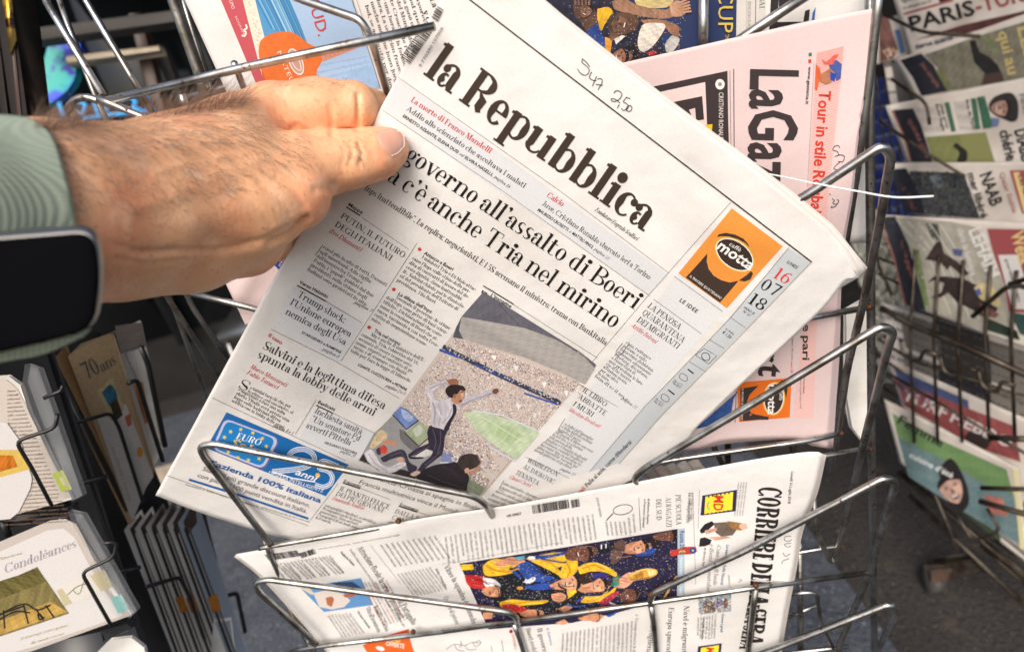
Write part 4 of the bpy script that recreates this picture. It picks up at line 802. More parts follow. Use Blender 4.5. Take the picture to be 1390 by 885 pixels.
# texts reading downwards
J.text('Lunedì 16 Luglio 2018', 665, 122, 650, 258, 12, 'sansb', SL)
for i, x in enumerate((474, 463, 452, 441)): J.text('stuprinis lalo mano comi', x, 168, x - 18, 310, 8, 'sans', GB)
J.text('La svolta possibile', 232, 212, 222, 342, 16, 'cap', GB); J.text('PIÙ SCUOLA', 177, 222, 180, 350, 22, 'cap', SL); J.text('AI RAGAZZI', 136, 233, 138, 358, 22, 'cap', SL); J.text('DEL SUD', 95, 240, 97, 330, 22, 'cap', SL)
J.text('di Alberto Alesina', 60, 236, 55, 345, 10, 'sansb', SL); J.text('e Francesco Giavazzi', 44, 240, 38, 360, 10, 'sansb', SL); J.strip([(22, 232), (28, 372)], 1.5, GB); J.strip([(250, 210), (262, 600)], 1.5, GB)
J.text('La mamma di Sofia Viscardi', 392, 430, 366, 600, 13, 'sansb', (58, 92, 128)); J.text('«Come ha figli favole', 352, 430, 335, 602, 18, 'cap', GB); J.text('e diventata youtuber»', 322, 430, 306, 640, 18, 'cap', GB); J.text('di Elvira Serra', 298, 442, 288, 540, 9, 'sansb', SL)
J.text('DEL LUNEDÌ', 410, 640, 405, 560, 8, 'sans', GB); J.pen([(445, 575), (455, 582), (442, 590)], 2, SL)
J.quad((188, 366), (216, 362), (214, 640), (186, 640), (172, 190, 204)); J.text('Russia 2018', 196, 372, 196, 470, 20, 'sansb', (44, 72, 104)); J.text('Francia in trionfo: 4-2 alla Croazia', 194, 484, 194, 640, 17, 'sans', (236, 240, 244))
J.poly([(155, 455), (190, 450), (215, 440), (262, 440), (268, 460), (240, 472), (190, 474), (160, 482), (152, 470)], (188, 62, 50)); J.ell(205, 462, 14, 7, -5, (226, 196, 108)); J.ell(250, 456, 15, 14, 0, (52, 74, 138)); J.ell(250, 456, 4, 4, 0, (230, 210, 90))
J.poly([(272, 660), (410, 640), (412, 712), (276, 726)], (150, 160, 166)); J.poly([(290, 680), (340, 660), (350, 712), (300, 720)], (96, 88, 84)); J.ell(362, 680, 14, 22, 10, (62, 96, 160)); J.ell(388, 676, 10, 20, 0, (116, 80, 62)); J.specks(((272, 660), (410, 640), (412, 712), (276, 726)), 110, [(220, 214, 208), (70, 70, 80), (180, 140, 110)], 4)
J.text('Donne e gradi', 372, 722, 366, 800, 12, 'sansb', (58, 92, 128)); J.block((352, 722), (346, 830), (268, 738), (264, 830), 7, 9, 'body', GB); J.text('di Guido Olimpio', 292, 740, 286, 832, 8, 'sansb', SL)
J.block((440, 175), (430, 300), (300, 200), (300, 200), 0, 8)
J.at(600, 640, 3.611)
J.text('Navi e migranti', 1186, 655, 1176, 900, 26, 'cap', SL); J.text('Europa spaccata', 1112, 664, 1098, 905, 26, 'cap', SL); J.text('sull’accoglienza', 1030, 686, 1000, 905, 26, 'cap', SL, gap=0); J.text('E Trump attacca le due', 948, 698, 934, 905, 14, 'cap', GB)
J.text('PIÙ SCUOLA', 2000, 222, 2001, 350, 1, 'cap', SL) if 0 else None
# columns over the picture (lines read downwards, first line at the right)
yl = lambda x: 300 - .148 * x
for x in range(12, 770, 24):
    top = yl(x) + (18 if x < 745 else -60); ln = 138 - .02 * x - (28 if x % 7 == 0 else 0); J.text(''.join(random.choice('aeinorstlcm  ') for _ in range(26)), x, top, x + 18, top + ln, 13, 'body', GB)
for x in range(800, 945, 22):
    top = 185 if x < 930 else 170; J.text(''.join(random.choice('aeinorstlcm ') for _ in range(18)), x, top + (60 if x < 900 else 40), x + 10, top + 128, 12, 'body', GB)
for x in range(1210, 1225, 12): J.text('La svolta possibile', x, 105, x - 4, 240, 12, 'cap', GB)
J.strip([(965, 140), (975, 290)], 1.5, GB); J.strip([(0, 452), (85, 440), (590, 345)], 1.2, GB); J.strip([(1262, 90), (1255, 280)], 1.5, GB)
J.ell(886, 186, 48, 24, -10, (70, 66, 70), ring=3.5); J.pen([(838, 205), (815, 228), (806, 240)], 5, (70, 66, 70))
J.text('UK ONLY', 318, 224, 390, 210, 13, 'sansx', SL)
for i, x in enumerate(range(590, 940, 21)): J.text(''.join(random.choice('aeinorstlcm ') for _ in range(20)), x, 790 - (x - 590) * .17, x - 6, 905, 11, 'body', GB)
J.text('Il governo', 466, 770, 500, 905, 24, 'cap', SL); J.text('Boeri resiste', 410, 770, 452, 905, 24, 'cap', SL); J.text('e Salvini', 512, 765, 530, 850, 14, 'sans', (90, 110, 170))
J.ell(338, 782, 9, 9, 0, (160, 36, 44)); J.text('GIANNELLI', 340, 796, 356, 872, 14, 'sans', (180, 90, 84))
for p in ([(20, 870), (60, 845), (110, 850), (150, 835), (190, 840)], [(60, 845), (75, 870), (110, 880)], [(110, 850), (130, 872), (170, 868)], [(150, 835), (165, 855), (190, 840), (180, 826), (160, 838)], [(90, 828), (96, 850), (85, 860)], [(240, 850), (246, 880)], [(292, 826), (300, 880)]): J.pen(p, 2.2, (100, 96, 94))
J.at(310, 700, 3.564)
J.text('Attrazione fiscale: la corsa dei pensionati', 622, 158, 830, 500, 29, 'cap', SL, bend=10); J.text('al Portogallo', 822, 410, 890, 530, 29, 'cap', SL); J.text('Reddito imposta elevata alta per 10 anni: «Molti vantaggi, non torniamo più»', 585, 165, 850, 540, 11, 'cap', GB)
J.text('Vince la squadra del mondo', 1042, 246, 1180, 525, 27, 'cap', SL, bend=8); J.text('Aldo Cazzullo', 1000, 256, 1050, 350, 11, 'sansb', SL); J.text('Qualità al potere', 1040, 395, 1100, 528, 24, 'cap', GB)
J.text('Federico Fubini', 540, 178, 605, 242, 12, 'sansb', SL); J.text('Giuseppe Guastella', 622, 462, 680, 545, 10, 'sansb', SL)
for i, x in enumerate(range(745, 1030, 26)): J.text(''.join(random.choice('aeinorstlcm ') for _ in range(22)), x - 12, 142 - (x - 745) * .165, x + 62, 250 - (x - 745) * .165, 12, 'body', GB)
for i, x in enumerate(range(225, 500, 17)): J.text(''.join(random.choice('aeinorstlcm ') for _ in range(24)), x - 12, 238 - (x - 225) * .16, x + 72 + (4 if i % 4 else -16), 322 - (x - 225) * .16, 11, 'body', GB)
for i, x in enumerate(range(830, 990, 17)): J.text(''.join(random.choice('aeinorstlcm ') for _ in range(24)), x - 14, 282 - (x - 830) * .2, x + 70, 392 - (x - 830) * .2, 10, 'body', GB)
for i, x in enumerate(range(485, 600, 17)): J.text(''.join(random.choice('aeinorstlcm ') for _ in range(24)), x - 6, 482 - (x - 485) * .1, x + 66, 590 - (x - 485) * .2, 10, 'body', GB)
for i, x in enumerate(range(640, 760, 17)): J.text(''.join(random.choice('aeinorstlcm ') for _ in range(30)), x, 395 - (x - 640) * .1 - 70, x + 110, 600 - 70 - (x - 640) * .2, 9, 'body', (190, 90, 80) if i % 3 == 0 else GB)
J.text('Ronaldo a Torino', 700, 440, 762, 560, 22, 'cap', SL); J.text('Vita all’avventura', 664, 446, 722, 565, 22, 'cap', SL); J.text('prima pagina edizione quotidiana di notizie', 435, 163, 590, 138, 6, 'sans', GB); J.text('numero sedici anno centoquarantatre luglio', 600, 136, 830, 94, 7, 'sans', GB)
for x in (745, 835, 1120): J.strip([(x - 60, 140 - (x - 745) * .1), (x + 90, 330 - (x - 745) * .1)], 1.2, GB) if x == 745 else None
J.build('article_text', cor)
J.code((175, 188), (330, 166), (22, 28), 46, seed=8); J.code((342, 180), (412, 158), (14, 24), 18, seed=9); J.build('barcode', cor)
J.at(600, 640, 3.611); J.code((440, 165), (618, 136), (6, 42), 46, seed=5); J.code((630, 140), (672, 132), (6, 38), 14, seed=6); J.build('barcode', cor)
# picture: man and blue sky
J.at(310, 700, 3.564)
for pts, c in (([(350, 350), (500, 322), (640, 300), (700, 430), (462, 464)], (96, 146, 196)), ([(495, 322), (600, 318), (652, 350), (560, 352)], (52, 72, 104)), ([(410, 372), (480, 358), (560, 376), (590, 410), (560, 440), (500, 452), (440, 440)], (216, 206, 196)), ([(350, 350), (390, 345), (420, 380), (400, 380)], (214, 200, 180)), ([(470, 395), (500, 388), (512, 402), (500, 440), (478, 430)], (176, 104, 72)), ([(552, 382), (600, 368), (630, 376), (600, 392), (566, 394)], (172, 100, 76))): J.poly(pts, c)
J.build('printed_photograph', cor)
J.poly([(650, 625), (740, 590), (870, 548), (880, 600), (905, 680), (690, 690)], (224, 100, 38)); J.poly([(650, 625), (740, 585), (872, 546), (876, 566), (700, 615)], (214, 78, 40)); J.text('GRANDI', 760, 600, 830, 612, 22, 'sansx', (250, 220, 90)); J.text('OFFERTE', 760, 625, 850, 640, 22, 'sansx', (244, 236, 220)); J.ell(735, 640, 22, 10, 15, (236, 236, 240)); J.build('advert_panel', cor)
# team picture
J.at(600, 640, 3.611); NV = (38, 34, 62)
J.poly([(85, 450), (590, 372), (1155, 280), (1155, 500), (1152, 610), (860, 690), (640, 740), (420, 756), (228, 772)], NV, step=10)
J.poly([(200, 480), (500, 470), (700, 560), (720, 700), (400, 730), (200, 600)], (26, 28, 36))
YE, YD, SK, SD, BL2, RD = (238, 190, 40), (206, 150, 30), (212, 150, 112), (110, 70, 54), (44, 78, 158), (190, 40, 40)
def b(pts, c): J.poly(pts, c, smooth=len(pts) > 4, step=5, tone=.22)
b([(90, 455), (150, 452), (155, 480), (100, 482)], YE); b([(200, 460), (240, 432), (330, 425), (400, 440), (400, 470), (330, 500), (240, 512), (205, 500)], YE); b([(245, 455), (330, 418), (395, 430), (410, 448), (330, 462), (280, 470)], SK)
b([(110, 505), (210, 512), (240, 545), (215, 572), (150, 570), (120, 545)], RD); b([(200, 520), (250, 525), (290, 560), (250, 575), (210, 560)], (232, 226, 226)); b([(195, 575), (240, 560), (285, 572), (285, 608), (240, 612), (205, 600)], SK)
b([(280, 640), (340, 625), (430, 632), (520, 628), (500, 645), (400, 655), (300, 668)], YE); b([(290, 650), (360, 650), (430, 680), (380, 690), (310, 680)], RD)
b([(380, 690), (430, 675), (495, 682), (490, 712), (430, 712), (390, 706)], SK); b([(200, 690), (250, 688), (245, 720), (205, 722)], SK); b([(330, 480), (420, 440), (500, 500), (560, 520), (480, 540), (380, 520)], BL2)
b([(410, 425), (470, 410), (560, 395), (650, 400), (665, 440), (660, 490), (600, 528), (560, 500), (480, 460)], YE); b([(440, 415), (520, 408), (640, 385), (640, 396), (540, 420), (450, 430)], BL2); b([(555, 475), (590, 462), (580, 490), (566, 480)], (40, 50, 80))
b([(600, 410), (620, 380), (690, 362), (750, 368), (758, 400), (720, 430), (650, 436), (612, 430)], SD); b([(640, 412), (700, 398), (690, 425), (660, 430)], (150, 96, 76)); b([(655, 418), (690, 408), (684, 420)], (230, 220, 214))
b([(665, 470), (700, 450), (760, 445), (820, 470), (858, 498), (850, 515), (790, 490), (720, 490), (680, 505)], YE); b([(730, 500), (800, 495), (830, 540), (760, 530)], (56, 50, 130))
b([(525, 555), (580, 530), (640, 515), (680, 520), (700, 545), (660, 575), (590, 578), (540, 572)], SK); b([(640, 512), (700, 498), (735, 515), (730, 545), (700, 556), (672, 540)], (54, 38, 34)); b([(560, 560), (600, 552), (640, 560), (600, 572)], (120, 82, 66)); b([(575, 556), (610, 548), (600, 562)], (232, 220, 214))
b([(400, 560), (530, 545), (520, 575), (440, 578)], BL2); b([(395, 540), (430, 525), (455, 530), (430, 548)], (226, 226, 230)); b([(660, 575), (700, 552), (770, 535), (820, 540), (815, 575), (760, 588), (690, 592)], SK); b([(735, 545), (775, 525), (830, 535), (850, 560), (820, 560)], (64, 44, 38)); b([(700, 568), (745, 560), (740, 572)], (140, 92, 74))
b([(680, 640), (700, 612), (790, 605), (850, 565), (850, 580), (800, 625), (720, 642)], YE); b([(610, 580), (655, 570), (660, 590), (620, 622)], YE); b([(535, 600), (580, 592), (610, 608), (590, 635), (545, 630)], SK); b([(770, 640), (840, 590), (870, 590), (820, 640), (790, 655)], (168, 44, 52)); b([(655, 625), (700, 612), (680, 635), (660, 645)], (52, 60, 120))
b([(870, 600), (910, 575), (960, 580), (965, 612), (920, 640), (880, 635)], SD); b([(900, 610), (940, 605), (930, 622)], (156, 106, 86)); b([(885, 375), (905, 355), (960, 340), (1010, 348), (1030, 370), (1000, 392), (940, 402), (895, 398)], (180, 124, 92)); b([(985, 340), (1020, 320), (1060, 330), (1060, 370), (1030, 385), (1030, 355)], (40, 30, 30)); b([(918, 378), (952, 370), (945, 388)], (238, 226, 220))
b([(830, 370), (870, 335), (900, 345), (890, 400), (850, 450), (825, 430)], (96, 72, 62)); b([(940, 400), (1000, 395), (1050, 372), (1030, 405), (960, 415)], BL2); b([(1030, 315), (1070, 300), (1140, 292), (1148, 320), (1100, 338), (1045, 332)], SD); b([(1095, 312), (1130, 300), (1140, 320), (1110, 330)], (176, 160, 150)); b([(760, 372), (850, 345), (840, 380), (770, 410)], (24, 26, 34))
J.text('11', 770, 380, 815, 372, 22, 'sansx', (226, 226, 230), up=(0, -1)); J.text('19', 400, 552, 465, 535, 24, 'sansx', (226, 226, 230))
b([(855, 540), (900, 500), (930, 495), (940, 530), (905, 565), (870, 570), (840, 560)], (222, 160, 130)); b([(835, 520), (870, 510), (868, 558), (840, 562)], (70, 130, 110)); b([(915, 505), (960, 482), (1010, 472), (1050, 480), (1055, 500), (1020, 520), (960, 530), (920, 535)], (220, 170, 70)); b([(1005, 480), (1045, 480), (1050, 500), (1015, 510)], (246, 222, 150)); b([(940, 505), (985, 490), (990, 510), (950, 522)], (186, 128, 44))
b([(665, 718), (720, 700), (785, 700), (780, 722), (700, 730)], SK); b([(570, 670), (620, 650), (640, 665), (600, 690)], SK); b([(555, 740), (600, 722), (620, 740), (590, 750)], SK); b([(800, 705), (860, 685), (845, 700), (820, 712)], BL2); J.strip([(1150, 510), (1085, 625)], 10, (212, 160, 70)); J.ell(382, 570, 16, 9, 0, (214, 150, 60)); J.ell(440, 422, 20, 9, 0, (230, 226, 220)); b([(350, 420), (400, 412), (410, 428), (370, 436)], (90, 160, 180))
for (x, y, r, cl_, up) in ((690, 400, 46, SD, -12), (968, 372, 42, SK, -14), (632, 546, 44, (218, 160, 124), -10), (768, 558, 42, SK, -20), (928, 608, 36, SD, -8), (1112, 316, 34, SD, -6), (252, 588, 34, SK, -20), (446, 696, 28, SK, 4), (742, 712, 30, SK, 0)): face(J, x, y, r, cl_, up=up)
J.at(640, 700, 4.633)
def fold(P, wd, col): J.strip([tuple(p) for p in resample(P, 10)], wd, col)
for P, wd, col in (([(90, 310), (140, 340), (220, 350), (300, 330)], 9, YD), ([(120, 300), (180, 318), (250, 310)], 5, (250, 214, 90)), ([(420, 270), (500, 300), (560, 350)], 8, YD), ([(470, 290), (540, 310), (600, 300)], 6, (250, 214, 90)), ([(600, 300), (620, 350), (600, 380)], 9, YD), ([(700, 330), (770, 310), (840, 340)], 7, YD), ([(730, 305), (790, 296), (860, 335)], 5, (250, 216, 96)),
    ([(400, 262), (470, 275), (560, 292), (600, 290)], 7, (40, 66, 150)), ([(405, 250), (480, 250), (570, 238), (600, 225)], 6, (40, 66, 150)), ([(340, 450), (430, 462), (520, 450)], 8, (50, 80, 170)), ([(400, 430), (480, 420), (540, 400)], 5, (50, 80, 170)), ([(190, 545), (290, 548), (400, 535), (480, 540)], 6, YD), ([(700, 535), (780, 530), (860, 480)], 6, YD), ([(720, 520), (800, 512), (860, 470)], 4, (250, 216, 96)),
    ([(240, 330), (290, 350), (330, 400)], 10, (24, 28, 40)), ([(340, 300), (400, 340), (470, 380)], 8, (30, 56, 124)), ([(250, 490), (330, 500), (420, 500)], 7, (52, 54, 66)), ([(240, 430), (250, 480), (236, 520)], 6, (54, 56, 70)), ([(20, 400), (70, 410), (110, 430)], 6, (150, 26, 30)), ([(10, 430), (60, 440)], 5, (224, 90, 80)), ([(110, 420), (150, 430), (170, 445)], 5, (190, 186, 190)),
    ([(900, 400), (940, 388), (980, 395)], 5, (176, 112, 84)), ([(905, 415), (950, 405), (985, 412)], 4, (176, 112, 84)), ([(1000, 380), (1040, 350), (1100, 335), (1160, 345)], 5, (250, 214, 130)), ([(1000, 400), (1060, 395), (1120, 385)], 6, (160, 104, 34)), ([(1060, 350), (1075, 380), (1060, 400)], 4, (160, 104, 34)), ([(890, 420), (890, 440)], 22, (40, 116, 96)),
    ([(510, 500), (540, 510), (580, 505)], 4, (160, 104, 78)), ([(520, 520), (560, 528)], 4, (160, 104, 78)), ([(530, 580), (570, 590), (600, 578)], 5, (176, 118, 90)), ([(800, 545), (860, 500), (900, 490)], 6, (210, 70, 70)), ([(820, 560), (880, 520)], 4, (40, 56, 120)), ([(160, 270), (240, 275), (320, 280)], 6, (176, 118, 88)), ([(130, 282), (200, 296)], 5, (238, 184, 148)), ([(880, 200), (920, 210), (960, 215)], 6, (60, 44, 38)), ([(880, 240), (940, 260), (1000, 250)], 8, (124, 96, 82)),
    ([(1050, 240), (1100, 225), (1140, 200)], 8, (44, 84, 170)), ([(700, 200), (740, 190), (775, 205)], 4, (150, 96, 76)), ([(560, 430), (600, 445), (640, 440)], 6, (84, 58, 46)), ([(545, 420), (560, 450), (600, 462)], 9, (56, 42, 36)), ([(760, 600), (820, 600)], 6, (176, 118, 90)), ([(290, 600), (340, 610), (400, 600)], 5, (250, 130, 100)), ([(60, 520), (120, 540), (160, 600)], 10, (60, 52, 110)), ([(40, 560), (100, 600)], 8, (50, 80, 160)), ([(600, 560), (660, 570), (720, 560)], 8, (50, 80, 160)), ([(870, 545), (910, 560), (980, 560)], 8, (226, 226, 236)), ([(1180, 290), (1230, 260)], 3, (90, 84, 130))): fold(P, wd, col)
J.at(600, 640, 3.611)
J.specks(((110, 460), (1150, 295), (1150, 600), (240, 740)), 700, [(30, 28, 36), (70, 64, 110), (150, 106, 80), (226, 190, 90)], 1.7, lift=1.9e-3)
J.specks(((100, 455), (1150, 290), (1150, 600), (240, 760)), 900, [(200, 200, 214), (140, 140, 160)], 2.2, lift=1.95e-3)
J.build('printed_photograph', cor)
J.at(860, 600, 3.105)
for st in ([(664, 395), (640, 398), (636, 412), (650, 418), (668, 410)], [(664, 425), (636, 430), (650, 442), (664, 436)], [(660, 470), (640, 480), (630, 465)], [(655, 490), (630, 500), (625, 512)]): J.pen(st, 2.4, (60, 56, 66))
J.build('handwritten_price', cor)
# ------------------------------------------------------------------ pink sports newspaper behind the held one
GZ = Surf(fn=lambda x, y: rk(x, y) + .012, bumps=[(1100, 500, 50, 160, 10, .004), (1150, 240, 20, 120, 10, .003), (1050, 590, 60, 20, 0, -.002)])
gaz = thing('newspaper', 'pink sports newspaper with huge black letters standing sideways behind the held white one', 'newspaper', GZ.P(1060, 600))
gt = [(700, 116), (844, 86), (1000, 51), (1110, 27), (1184, 12.5), (1187, 16)]; gr = [(1187, 16), (1186, 50), (1181, 85), (1170, 150), (1162, 192), (1155, 265), (1144, 330), (1139, 390), (1133, 475), (1128, 550), (1124, 609)]
gb = [(620, 560), (760, 600), (926, 611), (984, 599), (1072, 596), (1094, 601), (1124, 609)]; gl = [(700, 116), (620, 560)]
for k in (1, 2): sheet('inner_page', GZ, [(p[0] + 1.2 * k, p[1] + .8) for p in gt], [(p[0] + 1.5 * k, p[1] - 2.2 * k + (3 if i % 2 else 0)) for i, p in enumerate(gb)], gl, [(p[0] + 1.5 * k + (2 * k if p[1] > 400 else 0), p[1]) for p in gr], 'newsprint_pink', gaz, 40, 40, lift=-.0008 * k, thick=.0002)
sheet('front_page', GZ, gt, gb, gl, gr, 'newsprint_pink', gaz, 90, 90, thick=.0003)
Gk = Ink(GZ); GN = (58, 50, 50); RR = (206, 62, 48)
Gk.at(1000, 0, 3.54)
Gk.quad((385, 255), (514, 224), (500, 400), (372, 425), (222, 172, 164), lift=2e-4); Gk.quad((372, 425), (500, 400), (448, 884), (345, 884), (226, 186, 180), lift=2e-4); Gk.quad((345, 884), (448, 884), (430, 1120), (320, 1120), (226, 186, 180), lift=2e-4)
for i in range(64):
    y = 250 + i * 13; x0 = 385 - (y - 255) * .063; x1 = 512 - (y - 224) * .1; Gk.strip([(x0, y + 20), (x1, y - 20)], 1.4, (214, 124, 110), lift=2.6e-4)
Gk.build('printed_panel', gaz)
Gk.text('LaGazzetta', 72, 322, 46, 1300, 236, 'sansx', GN); Gk.build('masthead', gaz)
Gk.text('Tour in stile Roubaix', 398, 436, 352, 1062, 58, 'sansx', RR, lift=3.6e-4); Gk.text('www.gazzetta.it', 345, 322, 331, 502, 16, 'sansb', (40, 40, 40)); Gk.quad((346, 256), (361, 254), (361, 270), (346, 272), (30, 130, 84)); Gk.quad((344, 288), (358, 286), (358, 303), (344, 305), RR)
Gk.strip([(372, 300), (340, 900)], 1.5, (150, 130, 128)); Gk.build('headline', gaz)
for pts, c in (([(440, 300), (480, 290), (505, 310), (500, 380), (478, 392), (470, 350), (450, 345)], (70, 90, 150)), ([(400, 360), (450, 330), (470, 350), (455, 400), (430, 410), (398, 395)], (176, 118, 86)), ([(450, 345), (478, 360), (470, 395), (450, 385)], (40, 70, 160)), ([(380, 310), (400, 330), (405, 360), (385, 440), (375, 430)], (214, 96, 54)), ([(408, 285), (430, 300), (470, 264), (492, 262), (460, 312), (420, 312)], (212, 96, 84))): Gk.poly(pts, c, step=4, tone=.15)
Gk.build('printed_photograph', gaz)
Gk.at(760, 0, 3.934)
Gk.poly([(440, 476), (895, 380), (898, 600), (905, 860), (700, 860), (500, 640)], GN, step=10)
Gk.poly([(480, 505), (776, 440), (786, 672), (722, 686), (722, 660), (690, 590), (540, 640)], (228, 204, 200)); Gk.poly([(560, 556), (760, 515), (770, 640), (727, 647), (722, 578), (690, 588), (692, 660), (560, 690)], GN); Gk.poly([(700, 680), (815, 664), (808, 740), (740, 760)], (240, 188, 30))
Gk.ell(855, 452, 25, 28, 0, (240, 226, 222), n=20); Gk.text('8', 846, 442, 847, 462, 18, 'sansx', GN); Gk.text('CRISTIANO RONALDO', 849, 494, 848, 775, 26, 'sans', (236, 222, 218)); Gk.strip([(928, 370), (931, 830)], 4, GN); Gk.strip([(908, 378), (914, 830)], 2, GN)
Gk.build('headline', gaz)
Gk.at(840, 400, 3.688)
Gk.quad((935, 60), (995, 50), (975, 620), (872, 618), (228, 186, 180), lift=2e-4); Gk.text('finisce pari', 926, -20, 920, 330, 38, 'sansx', GN); Gk.text('Francesco Albanese', 925, 410, 922, 495, 9, 'sansb', GN); Gk.text('Un lampo, la gioia dopo il 90', 908, 400, 905, 570, 9, 'sans', GN)
Gk.text('t', 706, 345, 700, 402, 132, 'sansx', GN); Gk.text('r', 718, 285, 712, 330, 96, 'sansx', GN); Gk.text('o', 724, 215, 718, 278, 96, 'sansx', GN)
Gk.text('euro 1,50', 862, 335, 860, 392, 11, 'sansb', RR); Gk.text('Numero 102 estate', 866, 200, 864, 330, 9, 'sans', GN); Gk.strip([(588, 480), (582, 640)], 3, GN); Gk.build('headline', gaz)
Gk.quad((590, 440), (865, 416), (856, 614), (602, 637), (224, 112, 36)); Gk.poly([(608, 470), (700, 455), (655, 500), (640, 540), (660, 590), (745, 622), (700, 625), (610, 632)], GN); Gk.poly([(690, 600), (752, 612), (748, 626), (715, 626)], GN); Gk.poly([(815, 425), (845, 470), (838, 520), (828, 480), (805, 440)], GN)
Gk.ell(776, 520, 56, 84, 6, (230, 180, 80), n=26); Gk.ell(776, 520, 50, 78, 6, (240, 232, 222), n=26); Gk.ell(776, 520, 46, 74, 6, (58, 46, 42), n=26); Gk.text('motta', 750, 448, 746, 598, 42, 'sansx', (244, 240, 234)); Gk.text('caffè', 806, 482, 802, 528, 20, 'sans', (240, 236, 228)); Gk.text('IL PIACERE QUOTIDIANO', 616, 470, 612, 628, 9, 'sansb', (230, 220, 214)); Gk.build('advert_panel', gaz)
Gk.poly([(380, 672), (600, 480), (575, 520), (555, 640), (430, 662)], (56, 92, 158), step=6, tone=.2); Gk.build('printed_photograph', gaz)
Gk.at(1000, 0, 3.54)
for st in ([(470, 705), (462, 722), (484, 730), (488, 748), (470, 752)], [(466, 706), (486, 700), (496, 712)], [(490, 745), (516, 750), (512, 776), (488, 778)], [(496, 780), (466, 810), (500, 820)]): Gk.pen(st, 3.4, (50, 44, 56))
Gk.at(840, 260, 4.0235)
for st in ([(1165, 40), (1178, 52), (1168, 64), (1190, 70), (1202, 52), (1190, 44)], [(1165, 78), (1160, 90), (1185, 80), (1192, 64)], [(1150, 12), (1158, 20)]): Gk.pen(st, 3.6, (50, 44, 56))
Gk.build('handwritten_price', gaz)

# second pink paper glimpsed below the hand
G2 = Surf(fn=lambda x, y: rk(x, y) + .004, bumps=[(330, 390, 14, 60, 30, .003)])
g2 = thing('newspaper', 'pink newspaper with a blue picture, glimpsed between the hand and the held page', 'newspaper', G2.P(380, 440))
quad_sheet('front_page', G2, ((280, 330), (500, 290), (470, 440), (333, 441)), 'newsprint_pink', g2, 40, 40); quad_sheet('inner_page', Surf(fn=lambda x, y: rk(x, y) + .006), ((288, 330), (500, 290), (470, 450), (345, 436)), 'newsprint_pink', g2, 20, 20)
k2 = Ink(G2); k2.poly([(362, 350), (400, 335), (400, 362), (378, 366)], (40, 66, 140), step=5, tone=.2); k2.build('printed_photograph', g2); k2.specks(((365, 348), (400, 338), (398, 362), (378, 364)), 60, [(230, 230, 236), (150, 40, 50)], 1.0); 0 and k2.strip([(318, 378), (350, 436)], .8, (206, 160, 156)); k2.build('printed_photograph', g2)

# ------------------------------------------------------------------ Spanish newspaper, upper left
SP = Surf(fn=lambda x, y: rk(x, y) + .022, bumps=[(300, 60, 30, 120, -25, .003), (480, 80, 120, 40, -20, -.003)])
sp = thing('newspaper', 'newspaper with a blue seaside advert showing an orange bottle, in the upper left pocket', 'newspaper', SP.P(420, 200))
quad_sheet('front_page', SP, ((232, -40), (640, -60), (640, 190), (337, 190)), 'newsprint', sp, 60, 40); quad_sheet('inner_page', Surf(fn=lambda x, y: rk(x, y) + .0245), ((236, -40), (640, -60), (640, 200), (343, 196)), 'newsprint_worn', sp, 20, 20)
S = Ink(SP); S.at(240, 0, 3.861)
S.quad((205, -60), (330, -60), (462, 460), (432, 480), (190, 84, 92)); S.text('CONSUMO', 256, -50, 288, 52, 20, 'sans', (232, 214, 210)); S.pen([(362, 130), (366, 150), (352, 160), (362, 172), (356, 190), (340, 188)], 9, (236, 226, 222)); S.text('SOGRAPE', 303, 88, 350, 190, 12, 'sans', (226, 196, 194))
S.quad((330, -60), (410, -60), (545, 500), (462, 460), (228, 216, 198)); S.specks(((350, -20), (400, -20), (500, 400), (470, 400)), 160, [(196, 184, 166), (240, 232, 220)], 4)
S.quad((395, -60), (590, -60), (800, 470), (520, 440), (84, 148, 192))
for i in range(26): 
    x = 400 + i * 7.6 + random.uniform(-4, 4); S.strip([(x, -20), (x + 90 + i * .6, 150 + i * 3)], random.uniform(2, 6), random.choice([(120, 176, 210), (60, 124, 176), (160, 200, 222), (70, 136, 186)]))
S.quad((575, -60), (895, -60), (1065, 458), (800, 540), (160, 186, 214)); S.poly([(730, 330), (1000, 290), (1062, 456), (800, 530), (690, 480)], (146, 176, 208), step=6, tone=.05)
S.poly([(428, 270), (440, 215), (490, 180), (560, 168), (620, 178), (690, 230), (760, 262), (770, 290), (758, 330), (735, 370), (730, 430), (700, 500), (520, 500), (470, 440), (440, 360)], (216, 112, 52), step=5, smooth=True, tone=.07)
S.poly([(440, 350), (470, 440), (520, 490), (500, 500), (450, 420)], (190, 90, 44), step=5, tone=.05); S.quad((752, 262), (900, 205), (938, 258), (764, 326), (200, 140, 122)); 
for i in range(7): S.strip([(770 + i * 22, 258 - i * 8), (784 + i * 22, 312 - i * 9)], 3, (176, 110, 92))
S.ell(624, 326, 36, 74, -22, (232, 218, 206), n=26); S.ell(624, 326, 30, 66, -22, (190, 150, 136), n=26); S.pen([(600, 320), (620, 300), (645, 330), (650, 370), (625, 360), (605, 330)], 5, (230, 210, 200)); S.text('MATEUS', 524, 272, 610, 470, 24, 'sans', (238, 214, 196)); S.text('TUD.', 682, -8, 742, 198, 62, 'sans', (196, 70, 62)); 
S.strip([(900, -60), (1068, 470)], 3, (120, 120, 124)); S.strip([(745, 560), (1090, 470)], 3, (200, 200, 204)); S.strip([(930, -30), (1110, 500)], 2, (110, 106, 104)); S.build('advert_panel', sp)
L = ['bol, se adelantó por dos', 'mucho más que buen juego', 'dora. La selección francesa', 'te una hora en la forma con', 'ante Croacia de resistir a', 'opa del Mundo de los veces', 'rancia ganó una Copa muy', 'la final que recordará', 'los mayores y mejores']
